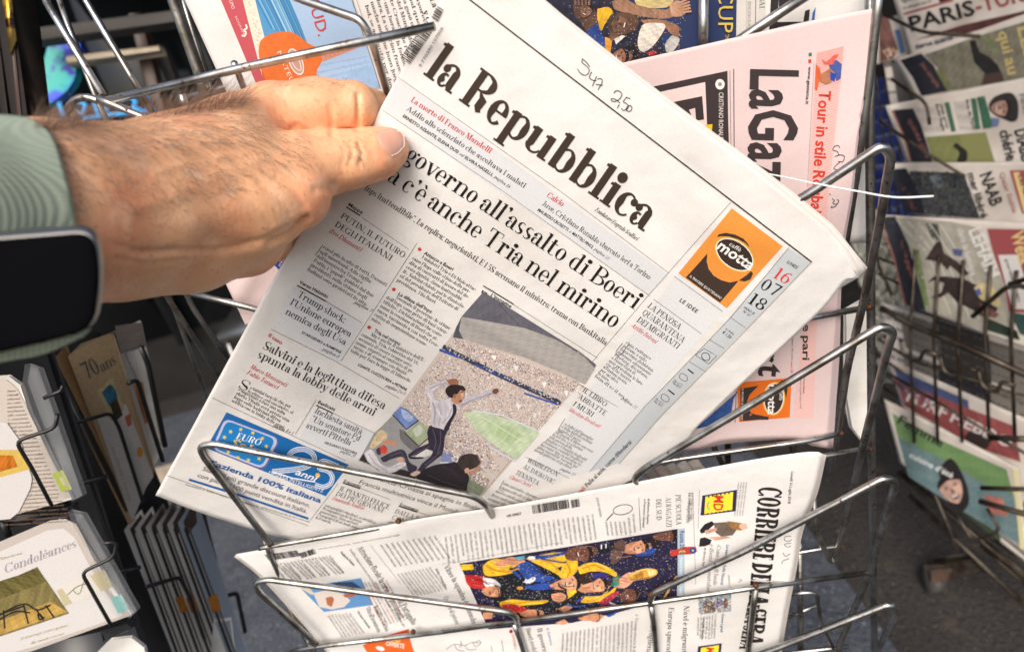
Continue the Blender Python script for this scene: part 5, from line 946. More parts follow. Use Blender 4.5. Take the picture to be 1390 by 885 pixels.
for i, t in enumerate(L): S.text(t, 985 + i * 29, 30 - i * 18, 1120 + i * 30, 470 - i * 18, 19, 'body', (84, 78, 74))
S.text('La Francia de', 1325, 0, 1420, 250, 34, 'cap', (50, 46, 44)); S.text('y campeona', 1290, 60, 1370, 300, 30, 'cap', (50, 46, 44)); S.build('article_text', sp)

# ------------------------------------------------------------------ newspaper at the top, behind
TP = Surf(fn=lambda x, y: rk(x, y) + .034)
tp = thing('newspaper', 'newspaper at the top behind the pink one, dark blue cover of celebrating players', 'newspaper', TP.P(900, 150))
quad_sheet('front_page', TP, ((660, -60), (1176, -60), (1176, 330), (700, 330)), 'newsprint', tp, 40, 30)
U = Ink(TP); U.at(760, 0, 3.934); NB = (42, 54, 92)
U.poly([(-150, -60), (945, -60), (940, 300), (500, 500), (200, 500), (-150, 200)], NB, step=10); U.poly([(-120, -60), (400, -60), (300, 60), (520, 100), (560, 300), (300, 420), (100, 240)], (40, 40, 56), step=6, tone=.3)
U_face = 1
def c(pts, col): U.poly(pts, col, smooth=len(pts) > 4, step=5, tone=.22)
c([(400, -30), (600, -30), (590, 30), (540, 45), (430, 40), (400, 10)], (196, 176, 120)); c([(70, 30), (130, 20), (180, 40), (200, 120), (160, 190), (110, 120), (80, 90)], (90, 66, 54)); c([(200, 50), (260, 40), (285, 80), (240, 130), (220, 170), (200, 100)], (220, 170, 40)); c([(130, 180), (200, 120), (250, 240), (240, 280)], (44, 66, 130)); c([(240, 200), (280, 210), (270, 290), (244, 270)], (216, 150, 50))
c([(280, 10), (330, -10), (420, 30), (560, 55), (600, 30), (620, 70), (580, 100), (470, 95), (350, 70), (290, 50)], (150, 112, 88)); c([(585, 30), (620, 5), (660, 15), (690, 40), (680, 70), (640, 90), (600, 85)], (186, 140, 110)); c([(250, 110), (300, 75), (370, 70), (420, 110), (400, 160), (330, 190), (270, 180)], (92, 66, 52)); c([(265, 180), (320, 180), (300, 215), (270, 220)], (110, 80, 62)); c([(290, 140), (330, 130), (320, 155)], (220, 210, 204))
c([(430, 110), (520, 105), (590, 120), (640, 150), (620, 190), (590, 180), (560, 150), (470, 140)], (150, 108, 84)); c([(425, 170), (450, 130), (520, 125), (565, 140), (520, 220), (470, 270), (430, 275), (415, 230)], (214, 206, 192)); c([(270, 300), (320, 265), (370, 260), (390, 300), (360, 335), (310, 330)], (120, 82, 62)); c([(340, 255), (400, 240), (425, 290), (400, 320), (385, 290)], (30, 26, 28)); c([(290, 210), (330, 190), (350, 195), (300, 240)], (220, 214, 206)); c([(560, 240), (600, 190), (640, 210), (610, 270), (570, 280)], (190, 186, 180)); c([(460, 285), (500, 270), (525, 285), (480, 300)], (170, 50, 50))
face(U, 318, 128, 58, (104, 76, 60), up=-165, hair=(60, 54, 50)); face(U, 322, 300, 44, (150, 104, 80), up=-10); face(U, 140, 60, 40, (110, 80, 64), up=-60)
for q_ in range(5): U.strip([(84 + q_ * 18, 30), (78 + q_ * 20, -14 + 4 * abs(q_ - 2))], 11, (120, 88, 70)); U.strip([(632 + q_ * 5, 20 + q_ * 12), (690 + q_ * 3, -6 + q_ * 17)], 10, (190, 146, 116)); U.strip([(600 + q_ * 8, 160 + q_ * 4), (612 + q_ * 8, 190 + q_ * 2)], 7, (140, 100, 80))
U.specks(((0, 0), (700, 0), (640, 280), (260, 320)), 420, [(180, 186, 206), (210, 180, 70), (110, 116, 150)], 2.2); U.quad((764, -60), (782, -60), (778, 250), (764, 252), (92, 100, 120))
U.text('CUP', 846, -60, 846, 178, 84, 'sans', (206, 178, 84)); U.text('UP', 0, 0, 1, 1, .1, 'sans', NB); U.text('TM', 882, 184, 882, 212, 22, 'sans', (206, 178, 84)); U.build('printed_photograph', tp)
U.quad((945, -60), (1100, -60), (1096, 240), (940, 260), (206, 200, 192)); U.text('EDICIÓN EUROPA', 1004, 10, 1000, 190, 18, 'sans', (110, 106, 104)); U.text('GLOBAL', 1066, -90, 1066, 56, 28, 'cap', (70, 66, 66)); U.strip([(1046, -20), (1044, 160)], 4, (62, 92, 150)); U.strip([(998, -20), (994, 180)], 2, (150, 146, 142)); U.strip([(948, -20), (944, 200)], 5, (196, 196, 190))
U.quad((1130, -60), (1172, -60), (1160, 160), (1118, 165), (46, 42, 44)); U.poly([(1170, -60), (1300, -60), (1290, 20), (1240, 40), (1170, 40)], (46, 42, 44)); U.poly([(1310, 60), (1335, 52), (1330, 112), (1118, 158), (1140, 120), (1300, 118)], (46, 42, 44)); U.poly([(1350, 70), (1366, 40), (1360, 108), (1345, 110)], (60, 100, 170)); U.build('masthead', tp)
# spines of papers lying in the pocket behind, lower middle
PB = Surf(fn=lambda x, y: rk(x, y) + .05)
for k, (x, c_) in enumerate(((870, 'newsprint_worn'), (886, 'newsprint_pink'), (902, 'newsprint_worn'), (918, 'newsprint'), (934, 'newsprint_worn'))):
    o = quad_sheet('folded_paper', PB, ((x, 640 - k * 3), (x + 12, 634 - k * 3), (x + 48, 668), (x + 28, 672)), c_, None, 4, 6, lift=.002 * k, thick=.0015)
    tag(o, ['leftmost folded newspaper edge in the row glimpsed above the lower paper', 'pinkish folded newspaper edge, second from left in the glimpsed row under the loop', 'middle one of the five folded paper edges glimpsed above the lower newspaper', 'palest folded paper edge, fourth in the glimpsed row above the lower newspaper', 'rightmost of the five folded paper edges glimpsed above the lower newspaper'][k], 'newspaper', 'folded papers glimpsed behind the lower pocket')
# white plastic tie sticking out of the bundle
tie = px2w([1020, 1062, 1110, 1165, 1215, 1267], [232, 240, 250, 260, 268, 266.5], [.410, .398, .386, .378, .374, .372])
o = tube('plastic_tie', resample(tie, 30), np.linspace(.0004, .00065, 30), 'white_tie', None, 8); o.scale = (1, 1, 1); tag(o, 'thin white plastic tie sticking out to the right past the rack end', 'plastic tie')
# ------------------------------------------------------------------ the hand and forearm (one continuous skin)
def cc(x, y, z): return np.array([(x - CX) / FPX * z, (y - CY) / FPX * z, z])
def cap_sdf(P, a, b, ra, rb):
    ab = b - a; t = np.clip(((P - a) @ ab) / ab.dot(ab), 0, 1); return np.linalg.norm(P - a - t[..., None] * ab, axis=-1) - (ra + (rb - ra) * t)
def smin(a, b, k):
    h = np.clip(.5 + .5 * (b - a) / k, 0, 1); return b * (1 - h) + a * h - k * h * (1 - h)
def chain(pts, k0):
    def f(P):
        d = None
        for (a, b) in zip(pts[:-1], pts[1:]):
            e = cap_sdf(P, cc(*a[:3]), cc(*b[:3]), a[3], b[3]); d = e if d is None else smin(d, e, k0)
        return d
    return f
arm = chain([(-330, 335, .215, .036), (-90, 305, .255, .0365), (70, 293, .292, .0385), (170, 286, .318, .0385)], .008)
palm = chain([(150, 287, .316, .0370), (245, 274, .342, .0380), (315, 248, .362, .0365)], .008)
palm2 = chain([(225, 228, .345, .0240), (318, 180, .372, .0185), (370, 152, .384, .0160)], .008)      # back edge to the index knuckle
thenar = chain([(235, 305, .338, .028), (330, 284, .352, .0255), (399, 264, .360, .0192)], .008)     # ball of the thumb
heel = chain([(165, 330, .322, .0270), (260, 336, .346, .0215), (335, 330, .372, .0165), (352, 322, .384, .0150)], .008)
index = chain([(366, 153, .384, .0158), (430, 148, .387, .0160), (476, 144, .390, .0142)], .006)
index2 = chain([(482, 146, .393, .0136), (502, 152, .410, .0126), (522, 182, .430, .0100), (566, 205, .432, .0085)], .005)
middle = chain([(368, 190, .405, .0160), (440, 196, .425, .0145), (500, 214, .437, .0115), (560, 250, .445, .0090)], .006)
ring = chain([(340, 312, .402, .0165), (380, 322, .446, .0145), (425, 330, .478, .0115), (470, 340, .486, .0090)], .006)
pinky = chain([(345, 250, .405, .0170), (400, 270, .452, .0135), (440, 292, .478, .0105), (480, 310, .486, .0080)], .006)
thumb = chain([(330, 250, .350, .0225), (412, 228, .370, .0186), (446, 220, .376, .0162), (478, 216, .381, .0147), (510, 209, .387, .0137), (528, 202, .391, .0115)], .006)
h = .0014
lo = cc(-330, 150, .21); b0 = np.array([-.300, -.160, .165]); b1 = np.array([-.055, .085, .505])
gx, gy, gz = [np.arange(b0[i], b1[i], h) for i in range(3)]
Fv = np.empty((len(gx), len(gy), len(gz)), np.float32)
for i, x in enumerate(gx):
    Y, Zg = np.meshgrid(gy, gz, indexing='ij'); P = np.stack([np.full_like(Y, x), Y, Zg], -1)
    d = smin(arm(P), palm(P), .008); d = smin(d, palm2(P), .012); d = smin(d, thenar(P), .007); d = smin(d, heel(P), .006)
    d = smin(d, thumb(P), .0055); i1 = smin(index(P), index2(P), .003); d = smin(d, i1, .0035); d = smin(d, middle(P), .003); d = smin(d, ring(P), .004); d = smin(d, pinky(P), .004)
    Fv[i] = d
def surface_nets(Fv, org, h):
    S = Fv < 0; nx, ny, nz = Fv.shape
    c = np.zeros((nx - 1, ny - 1, nz - 1), int)
    for a in (0, 1):
        for b in (0, 1):
            for d in (0, 1): c += S[a:nx - 1 + a, b:ny - 1 + b, d:nz - 1 + d]
    act = (c > 0) & (c < 8); I_ = np.argwhere(act); idx = -np.ones(act.shape, int); idx[act] = np.arange(len(I_))
    acc = np.zeros((len(I_), 3)); cnt = np.zeros(len(I_)); corners = [(a, b, d) for a in (0, 1) for b in (0, 1) for d in (0, 1)]
    for p in corners:
        for ax in range(3):
            if p[ax] == 0:
                q = list(p); q[ax] = 1; f0 = Fv[tuple((I_ + p).T)]; f1 = Fv[tuple((I_ + q).T)]; m = (f0 < 0) != (f1 < 0)
                t = np.where(m, f0 / np.where(m, f0 - f1, 1), 0); w_ = np.array(p, float)[None].repeat(len(I_), 0); w_[:, ax] = t; acc[m] += w_[m]; cnt[m] += 1
    V = (I_ + acc / cnt[:, None]) * h + org; Q = []
    for ax in range(3):
        u, v = (ax + 1) % 3, (ax + 2) % 3; sl0 = [slice(None)] * 3; sl1 = [slice(None)] * 3; sl0[ax] = slice(0, -1); sl1[ax] = slice(1, None)
        m = S[tuple(sl0)] != S[tuple(sl1)]; E = np.argwhere(m); E = E[(E[:, u] > 0) & (E[:, v] > 0) & (E[:, u] < Fv.shape[u] - 1) & (E[:, v] < Fv.shape[v] - 1)]
        inside = S[tuple(E.T)]; du = np.zeros(3, int); du[u] = 1; dv = np.zeros(3, int); dv[v] = 1
        q = np.stack([idx[tuple((E - du - dv).T)], idx[tuple((E - dv).T)], idx[tuple(E.T)], idx[tuple((E - du).T)]], 1)
        q[~inside] = q[~inside][:, ::-1]; Q.append(q)
    return V, np.vstack(Q)
HV, HQ = surface_nets(Fv, b0, h)
HQ = HQ[(HQ >= 0).all(1)]
# smooth lightly
E = np.vstack([HQ[:, [0, 1]], HQ[:, [1, 2]], HQ[:, [2, 3]], HQ[:, [3, 0]]])
def lap(V):
    A = np.zeros_like(V); n = np.zeros(len(V))
    for a, b_ in ((0, 1), (1, 0)):
        for k in range(3): A[:, k] += np.bincount(E[:, a], V[E[:, b_], k], len(V))
        n += np.bincount(E[:, a], minlength=len(V))
    return A / n[:, None]
for _ in range(4): HV = .5 * HV + .5 * lap(HV)
def vnorm(V, Q):
    fn = np.cross(V[Q[:, 2]] - V[Q[:, 0]], V[Q[:, 3]] - V[Q[:, 1]]); N = np.zeros_like(V)
    for k in range(4):
        for j in range(3): N[:, j] += np.bincount(Q[:, k], fn[:, j], len(V))
    return N / (np.linalg.norm(N, axis=1)[:, None] + 1e-12)
HN = vnorm(HV, HQ)
if (HN * (HV - HV.mean(0))).sum() < 0: HQ = HQ[:, ::-1]; HN = -HN
px = HV[:, 0] / HV[:, 2] * FPX + CX; py = HV[:, 1] / HV[:, 2] * FPX + CY
front = (HN * HV).sum(1) < 0
def crease(pts, wd, dep):
    p = resample(pts, 40); d2 = np.full(len(px), 1e9)
    for a, b_ in zip(p[:-1], p[1:]):
        ab = b_ - a; t = np.clip(((px - a[0]) * ab[0] + (py - a[1]) * ab[1]) / (ab @ ab + 1e-9), 0, 1); d2 = np.minimum(d2, (px - a[0] - t * ab[0]) ** 2 + (py - a[1] - t * ab[1]) ** 2)
    # fade at both ends
    return front * dep * np.exp(-d2 / wd ** 2)
D = np.zeros(len(px))
for pts, wd, dep in (([(454, 252), (446, 256), (430, 256)], 5, .0012), ([(455, 256), (447, 240), (440, 230)], 5, .0003), ([(450, 180), (451, 162), (448, 146)], 4, .0009), ([(485, 172), (487, 150), (486, 128)], 3.5, .0022), ([(452, 180), (470, 178), (490, 176)], 3, .0010),
                     ([(185, 342), (249, 340), (309, 339), (354, 327), (387, 311), (414, 300)], 5, .0011), ([(285, 322), (310, 332), (340, 330)], 10, .0010), ([(150, 330), (200, 344), (240, 340)], 5, .0007), ([(160, 352), (205, 358), (250, 352)], 4, .0006),
                     ([(322, 262), (346, 280), (368, 304)], 4, .0006), ([(350, 250), (374, 268), (394, 290)], 4, .0006), ([(374, 242), (398, 260), (414, 280)], 3.5, .0006), ([(406, 232), (420, 245), (428, 262)], 5, .0002), ([(474, 196), (479, 208), (474, 222)], 2.6, .0009), ([(486, 194), (492, 208), (488, 224)], 2.6, .0010), ([(466, 200), (468, 212), (464, 222)], 3, .0004),
                     ([(390, 140), (398, 156), (404, 168)], 4, .0007), ([(404, 138), (410, 152), (418, 166)], 3.5, .0005), ([(376, 150), (388, 162), (396, 172)], 4, .0005), ([(400, 172), (430, 182), (452, 184)], 5, .0012), ([(368, 330), (395, 318), (418, 297)], 5, .0022), ([(505, 186), (500, 198), (506, 210)], 4, .0004)): D -= crease(pts, wd, dep)
for pts, wd, dep in (([(120, 215), (200, 205), (290, 190), (350, 185)], 13, .0008), ([(180, 285), (240, 262), (300, 240), (345, 226)], 11, .0006), ([(300, 215), (330, 235), (350, 262)], 8, .0005), ([(270, 300), (330, 280), (380, 268)], 26, .0016), ([(478, 240), (500, 236), (520, 226)], 12, .0012), ([(210, 235), (260, 222), (330, 206)], 6, .0005)): D += crease(pts, wd, dep)
fine = .00012 * (np.sin(px * .9 + 2 * np.sin(py * .13)) * np.sin(py * .35 + px * .2)) * front
HV = HV + HN * (D + fine)[:, None]; HN = vnorm(HV, HQ)
newmat('skin', srgb((246, 186, 140)), 0.5, spec=0.4, sss=0.08, noise=[(28, srgb((236, 160, 120)), .45, .7, 4), (90, srgb((250, 200, 162)), .5, .75, 4), (420, srgb((216, 140, 104)), .6, .78, 3)], bump=[(160, .22, .0014), (420, .25, .0009), (1300, .25, .0005)])
newmat('nail', srgb((230, 172, 148)), 0.25, spec=0.5, sss=.1, noise=[(120, srgb((222, 172, 150)), .4, .7, 3)])
newmat('hair', srgb((104, 72, 48)), 0.5)
hand = thing('person', 'bare hairy forearm and hand reaching in from the left, pinching the white newspaper', 'person', cam2w(cc(0, 400, .28)))
body = mesh_obj('arm_and_hand', cam2w(HV), HQ, (), 'skin', hand, smooth=True)
bvh = BVHTree.FromPolygons([Vector(v) for v in HV], [tuple(q) for q in HQ])
def hit(x, y):
    d = Vector(((x - CX) / FPX, (y - CY) / FPX, 1)).normalized(); r = bvh.ray_cast(Vector((0, 0, 0)), d)
    return r[0], r[1]
# thumb nail
NT = [(509, 183), (518, 177), (529, 174.5)]; NBm = [(532, 212), (540, 208.5), (549, 199)]; NL = [(509, 183), (516, 196), (523, 206), (532, 212)]; NR = [(529, 174.5), (540, 178), (548, 185), (549, 199)]
Pn = coons(NT, NBm, NL, NR, 14, 14); Vn = []
for q_, (x, y) in enumerate(Pn):
    loc, nn = hit(x, y); u, v = (q_ % 14) / 13, (q_ // 14) / 13; bul = .0006 * (1 - (2 * u - 1) ** 4) * (1 - (2 * v - 1) ** 4)
    Vn.append(np.array(loc if loc else cc(x, y, .379)) - np.array([0, 0, .0001 + bul]))
nl = mesh_obj('fingernail', cam2w(np.array(Vn)), grid_faces(14, 14), (), 'nail', hand, smooth=True)
rim = [12, 13]; rimc = cam2w(np.array([Vn[14 * 13 + i] for i in range(14)] + [Vn[14 * j + 13] for j in range(12, 3, -1)])) - (f_ * .0003)
tube('nail_edge', rimc, .00022, 'white_tie', nl, 6)
# arm hair
HVs, HFs = [], []; nh = 0
def hairs(region, n, ang, spread, length, lift):
    global nh
    P4 = np.array(region, float)
    for _ in range(n):
        u, v = random.random(), random.random(); x, y = (1 - v) * ((1 - u) * P4[0] + u * P4[1]) + v * ((1 - u) * P4[3] + u * P4[2])
        loc, nn = hit(x, y)
        if loc is None or loc.z > .43: continue
        nn = np.array(nn); z = loc.z; a = R(ang + random.gauss(0, spread)); cur = random.gauss(0, 14); L_ = length * random.uniform(.5, 1.3) * z / FPX; p = np.array(loc) - nn * .0002; pts = [p]
        for s_ in range(5):
            a += R(cur / 2.5); t = np.array([math.cos(a), math.sin(a), 0]); t = t - nn * t.dot(nn) * .8; p = p + (t + nn * lift * (1 - s_ / 6)) * L_ / 5; pts.append(p)
        pts = np.array(pts); w0 = .00007 * random.uniform(.7, 1.3); per = np.cross(pts[-1] - pts[0], [0, 0, 1.]); per /= np.linalg.norm(per) + 1e-9
        wd = w0 * np.linspace(1, .15, 6)[:, None]; V = np.vstack([pts + per * wd, pts - per * wd]); HVs.append(V); i = np.arange(5)
        HFs.append(np.stack([i, i + 1, i + 7, i + 6], 1) + nh); nh += 12
hairs([(20, 168), (340, 132), (360, 190), (60, 215)], 900, 18, 24, 34, .35)
hairs([(60, 200), (330, 180), (330, 260), (80, 290)], 420, 22, 26, 32, .25)
hairs([(300, 150), (400, 165), (420, 225), (330, 232)], 230, 28, 20, 26, .25)
hairs([(40, 166), (330, 132), (330, 146), (40, 182)], 1100, -20, 26, 34, 1.3)
hairs([(360, 112), (470, 108), (470, 118), (360, 122)], 30, -4, 20, 20, .5); hairs([(462, 186), (500, 186), (496, 216), (466, 216)], 34, 50, 20, 14, .3)
hairs([(150, 240), (320, 230), (320, 330), (150, 340)], 90, 14, 24, 24, .25)
o = mesh_obj('arm_hair', cam2w(np.vstack(HVs)), np.vstack(HFs), (), 'hair', hand); o['kind'] = 'stuff'

# ------------------------------------------------------------------ watch with a knitted strap
newmat('strap_knit', srgb((182, 194, 170)), 0.95, noise=[(900, srgb((146, 160, 140)), .45, .6, 2), (60, srgb((192, 204, 182)), .4, .7, 2)], bump=[(1100, .9, .001)])
km = MATS['strap_knit']; kn, kl = km.node_tree.nodes, km.node_tree.links; kb_ = kn['Principled BSDF']
ktc = kn.new('ShaderNodeTexCoord'); mul = kn.new('ShaderNodeMath'); mul.operation = 'MULTIPLY'
for i_, (rz, sc_k) in enumerate((((0, .3, .9), 230), ((0, 1.2, -.8), 230))):
    mp = kn.new('ShaderNodeMapping'); mp.inputs['Rotation'].default_value = rz; wv = kn.new('ShaderNodeTexWave'); wv.inputs['Scale'].default_value = sc_k; wv.inputs['Distortion'].default_value = .15
    kl.new(ktc.outputs['Object'], mp.inputs['Vector']); kl.new(mp.outputs[0], wv.inputs['Vector']); kl.new(wv.outputs['Fac'], mul.inputs[i_])
kbp = kn.new('ShaderNodeBump'); kbp.inputs['Strength'].default_value = .5; kbp.inputs['Distance'].default_value = .0012; kl.new(mul.outputs[0], kbp.inputs['Height']); kl.new(kbp.outputs[0], kb_.inputs['Normal'])
kmx = kn.new('ShaderNodeMix'); kmx.data_type = 'RGBA'; kmx.inputs['A'].default_value = (*srgb((150, 164, 144)), 1); kmx.inputs['B'].default_value = (*srgb((196, 205, 186)), 1); kl.new(mul.outputs[0], kmx.inputs['Factor']); kl.new(kmx.outputs['Result'], kb_.inputs['Base Color'])
newmat('watch_metal', srgb((150, 148, 144)), 0.38, metal=1.0); newmat('watch_glass', (0.004, 0.004, 0.005), 0.3, spec=0.0)
wt = thing('wristwatch', 'smart watch with black rounded screen and pale green knitted strap on the wrist', 'watch', cam2w(cc(40, 400, .235)))
SB = coons([(-110, 170), (-30, 160), (20, 160), (50, 166)], [(-110, 320), (0, 318), (103, 312)], [(-110, 170), (-110, 320)], [(50, 166), (72, 190), (87, 235), (97, 275), (103, 312)], 34, 34); Vb = []; last = .26
G3 = np.full(len(SB), np.nan)
for q_, (x, y) in enumerate(SB):
    loc, nn = hit(x, y)
    if loc is not None: G3[q_] = loc.z
G3 = G3.reshape(34, 34)
for j in range(34):
    col_ = G3[:, j]; ok = np.where(~np.isnan(col_))[0]; f0 = ok[0] if len(ok) else 0
    for i in range(34):
        if np.isnan(G3[i, j]): G3[i, j] = (col_[f0] if len(ok) else .26) + .003 * (f0 - i)
ks = np.array([.25, .5, .25])
for _ in range(6): G3[1:-1] = .25 * G3[:-2] + .5 * G3[1:-1] + .25 * G3[2:]; G3[:, 1:-1] = .25 * G3[:, :-2] + .5 * G3[:, 1:-1] + .25 * G3[:, 2:]
zz = G3.ravel() - .0026
o = mesh_obj('strap', cam2w(np.stack([(SB[:, 0] - CX) / FPX * zz, (SB[:, 1] - CY) / FPX * zz, zz], 1)), grid_faces(34, 34), (), 'strap_knit', wt, smooth=True)
md = o.modifiers.new('thickness', 'SOLIDIFY'); md.thickness = .0022; md.offset = 0
SB = coons([(-110, 500), (0, 478), (70, 462), (122, 446)], [(-110, 516), (0, 492), (60, 480), (112, 457)], [(-110, 500), (-110, 516)], [(122, 446), (112, 457)], 30, 6)
o = mesh_obj('strap', px2w(SB[:, 0], SB[:, 1], .245), grid_faces(30, 6), (), 'strap_knit', wt, smooth=True); md = o.modifiers.new('thickness', 'SOLIDIFY'); md.thickness = .002; md.offset = 0
def face_pts(q, z):
    P = round_path([np.array(p) for p in q], 26, 8); return [cc(p[0], p[1], z(p[0], p[1])) for p in P]
zf_ = lambda x, y: .2265 + (x - 60) * .00002 + (y - 380) * -.00001
outer = [(-120, 352), (-120, 318), (-60, 312), (40, 306), (137, 300), (140, 380), (134, 442), (60, 465), (-20, 484), (-120, 506), (-120, 352)]
def ring_geo(q, z, rad=30):
    P = round_path([np.array(p, float) for p in q], rad, 8)[:-1]; return P
Pc = ring_geo([(-150, 400), (-150, 328), (134, 306), (142, 372), (132, 446), (-150, 512), (-150, 400)], zf_)
def shell(name, prof, mat):
    """rounded body: rings of the outline, each (scale-in px, z offset, shift)"""
    V = []; n = len(Pc); cen = np.array([-20, 400.])
    for (ins, dz, dy) in prof:
        for p in Pc:
            d = p - cen; L_ = np.hypot(*d); q = cen + d * (L_ - ins) / L_ + [0, dy]; V.append(cc(q[0], q[1], zf_(*q) + dz))
    m = len(prof); Q = [(i * n + j, i * n + (j + 1) % n, (i + 1) * n + (j + 1) % n, (i + 1) * n + j) for i in range(m - 1) for j in range(n)]
    c0 = len(V); c = cen; V.append(cc(c[0], c[1], zf_(*c) + prof[-1][1])); T = [(c0, (m - 1) * n + j, (m - 1) * n + (j + 1) % n) for j in range(n)]
    return mesh_obj(name, cam2w(np.array(V)), Q, T, mat, wt, smooth=True)
shell('case', [(14, .015, -2), (5, .013, -3), (0, .010, -3), (-1, .006, -2), (0, .003, -1), (4, .0012, 1), (8, .0006, 3)], 'watch_metal')
sc_ = shell('screen', [(5, .002, 4), (6, .0006, 5), (9, -.0002, 5), (14, -.0007, 5), (30, -.0011, 5)], 'watch_glass')
# ------------------------------------------------------------------ card display on the left
FW = f_ * 1.0
def card(name, label, cat, surf, pts, mat, thick=.003, group=None, round_=0):
    P = pts if not round_ else [tuple(p) for p in round_path([np.array(p, float) for p in pts], round_, 6)]
    t = thing(name, label, cat, surf.P(*np.mean(pts, 0)), group); A = np.array(P); W = surf.P(A[:, 0], A[:, 1]); slab('board', W, FW * thick, mat, t, bevel=.0006); return t
newmat('card_white', srgb((236, 233, 226)), .6, noise=[(30, srgb((212, 206, 196)), .4, .7, 3)]); newmat("kraft", srgb((196, 168, 128)), .8, noise=[(700, srgb((172, 144, 106)), .4, .7, 3), (1500, srgb((208, 188, 156)), .6, .75, 2)], bump=[(600, .3, .0008)])
newmat('film', (0.7, 0.72, 0.74), .12, spec=.6, alpha=.16); newmat('brown_card', srgb((72, 54, 42)), .5, noise=[(20, srgb((60, 46, 36)), .4, .7, 4)])
newmat('dark_card', srgb((34, 29, 27)), .7, spec=.2, noise=[(30, srgb((54, 45, 38)), .5, .7, 4)]); newmat('gold_foil', srgb((196, 150, 60)), .25, metal=1, noise=[(50, srgb((60, 40, 20)), .5, .6, 4)]); newmat('grey_blue_board', srgb((176, 190, 206)), .6)
LA = Surf([(0, 500, .50), (200, 500, .545), (0, 885, .57), (200, 885, .62)])
LB = Surf([(90, 480, .62), (230, 470, .72), (170, 700, .70), (310, 885, .86)])
dr = thing('card_rack', 'black wire card display rack with hooks at the lower left', 'card rack', LA.P(150, 880))
def bw(pts, r=.0017, surf=LA, name='hook'):
    P = [surf.P(x, y, .0 - dz) for (x, y, dz) in pts]; return tube(name, round_path(P, .006, 5), r, 'black_wire', dr, 8)
zz4 = Z(0, 440, 1.989)
def h4(pts, dz=-.012, surf=LA, r=.0015): bw([(*zz4(x, y), dz) for x, y in pts], r, surf)
h4([(155, 243), (150, 280), (42, 316), (90, 395), (140, 490)]); h4([(280, 590), (316, 588), (308, 628), (220, 670), (262, 745), (300, 812)])
h4([(118, 200), (165, 180), (170, 165)]); h4([(190, 270), (300, 240), (322, 280), (386, 480)], -.012, LB, .0018); h4([(345, 160), (370, 150), (440, 370)], -.012, LB, .0022); h4([(395, 708), (485, 682), (512, 735), (552, 850)], -.012, LB, .0022)
h4([(585, 790), (585, 740), (640, 725), (662, 830)], .01, LB, .0026); h4([(635, 830), (660, 900)], .01, LB, .003); h4([(140, 100), (345, 500)], .012, LB, .003); h4([(484, 480), (572, 712)], .02, LB, .0055); h4([(540, 505), (575, 640)], .03, LB, .005); h4([(380, 60), (400, 110), (446, 330)], .01, LB, .0028)
h4([(-10, 540), (190, 492)], .016, LA, .005); h4([(-10, 880), (345, 800)], .016, LA, .004); h4([(215, 430), (290, 410)], .03, LA, .002); h4([(320, 670), (380, 655)], .03, LA, .002); h4([(8, 530), (22, 570)], .01, LA, .003)
for (x0, y0, x1, y1) in ((80, 515, 195, 488), (275, 828, 345, 800)):
    A = np.array([zz4(x0, y0), zz4(x1, y1), zz4(x1 + 6, y1 + 22), zz4(x0 + 6, y0 + 24)]); slab('clip', LA.P(A[:, 0], A[:, 1], -.012), FW * .006, 'dark_panel', dr, .001)
# dark body of the display and its clear film pockets
A = np.array([(60, 470), (130, 450), (330, 960), (220, 980)]); slab('back_panel', LB.P(A[:, 0], A[:, 1], -.05), FW * .01, 'dark_panel', dr)
A = np.array([(-60, 470), (60, 470), (225, 980), (-60, 980)]); slab('back_panel', LA.P(A[:, 0], A[:, 1], -.045), FW * .01, 'dark_panel', dr)
c1 = card('greeting_card', 'greeting card of brown script lines and a yellow flower patch in a clear sleeve', 'greeting card', LA, [(-30, 512), (10, 510), (28, 522), (40, 560), (96, 677), (-30, 712)], 'card_white', round_=12 * 0)
I = Ink(LA, base=5e-4); I.at(0, 480, 2.186)
I.poly([(-20, 75), (20, 78), (52, 105), (75, 150), (206, 428), (-20, 498)], (214, 204, 192), lift=3e-4)
for i in range(34):
    y = 96 + i * 12; x0 = 20 + max(0, (i - 3)) * .5; x1 = 48 + i * 4.9 if i < 30 else 200; x0 = 12 + 0 * i if i > 26 else x0; I.text(''.join(random.choice('aeinorstlcm ') for _ in range(max(4, int((x1 - x0) / 6)))), x0, y + 18, x1, y - (x1 - x0) * .06 + 18, 6, 'ital', (140, 112, 92))
I.poly([(-20, 200), (20, 205), (60, 260), (95, 370), (90, 400), (55, 470), (30, 490), (-20, 495)], (226, 222, 218), lift=9e-4, smooth=False); I.poly([(-20, 285), (55, 285), (96, 340), (-20, 372)], (222, 190, 96), lift=1.0e-3, step=6, tone=.06); I.poly([(-20, 300), (38, 302), (52, 335), (-20, 355)], (190, 110, 30), lift=1.1e-3, step=4, tone=.35); I.poly([(154, 356), (186, 344), (214, 402), (182, 410)], (196, 208, 96), lift=1.1e-3); I.poly([(175, 368), (186, 364), (200, 390), (190, 394)], (226, 214, 170), lift=1.2e-3)
I.build('card_face_colour', c1)
slab('sleeve', LA.P(np.array([34, 52, 112, 98, 60, 30]), np.array([494, 500, 672, 680, 600, 520]), .004), FW * .006, 'film', c1)
c2 = card('greeting_card', 'white condolence card with a park bench picture and rounded corner', 'greeting card', LA, [(-30, 752), (78, 706), (100, 712), (114, 738), (178, 833), (-30, 896)], 'card_white')
I.at(0, 480, 2.186)
I.poly([(-30, 570), (150, 494), (195, 490), (225, 505), (245, 540), (320, 700), (390, 775), (100, 880), (-30, 915)], (206, 196, 186), lift=3e-4); I.poly([(-30, 600), (140, 524), (190, 518), (222, 545), (300, 690), (365, 775), (100, 868), (-30, 905)], (228, 224, 220), lift=4e-4)
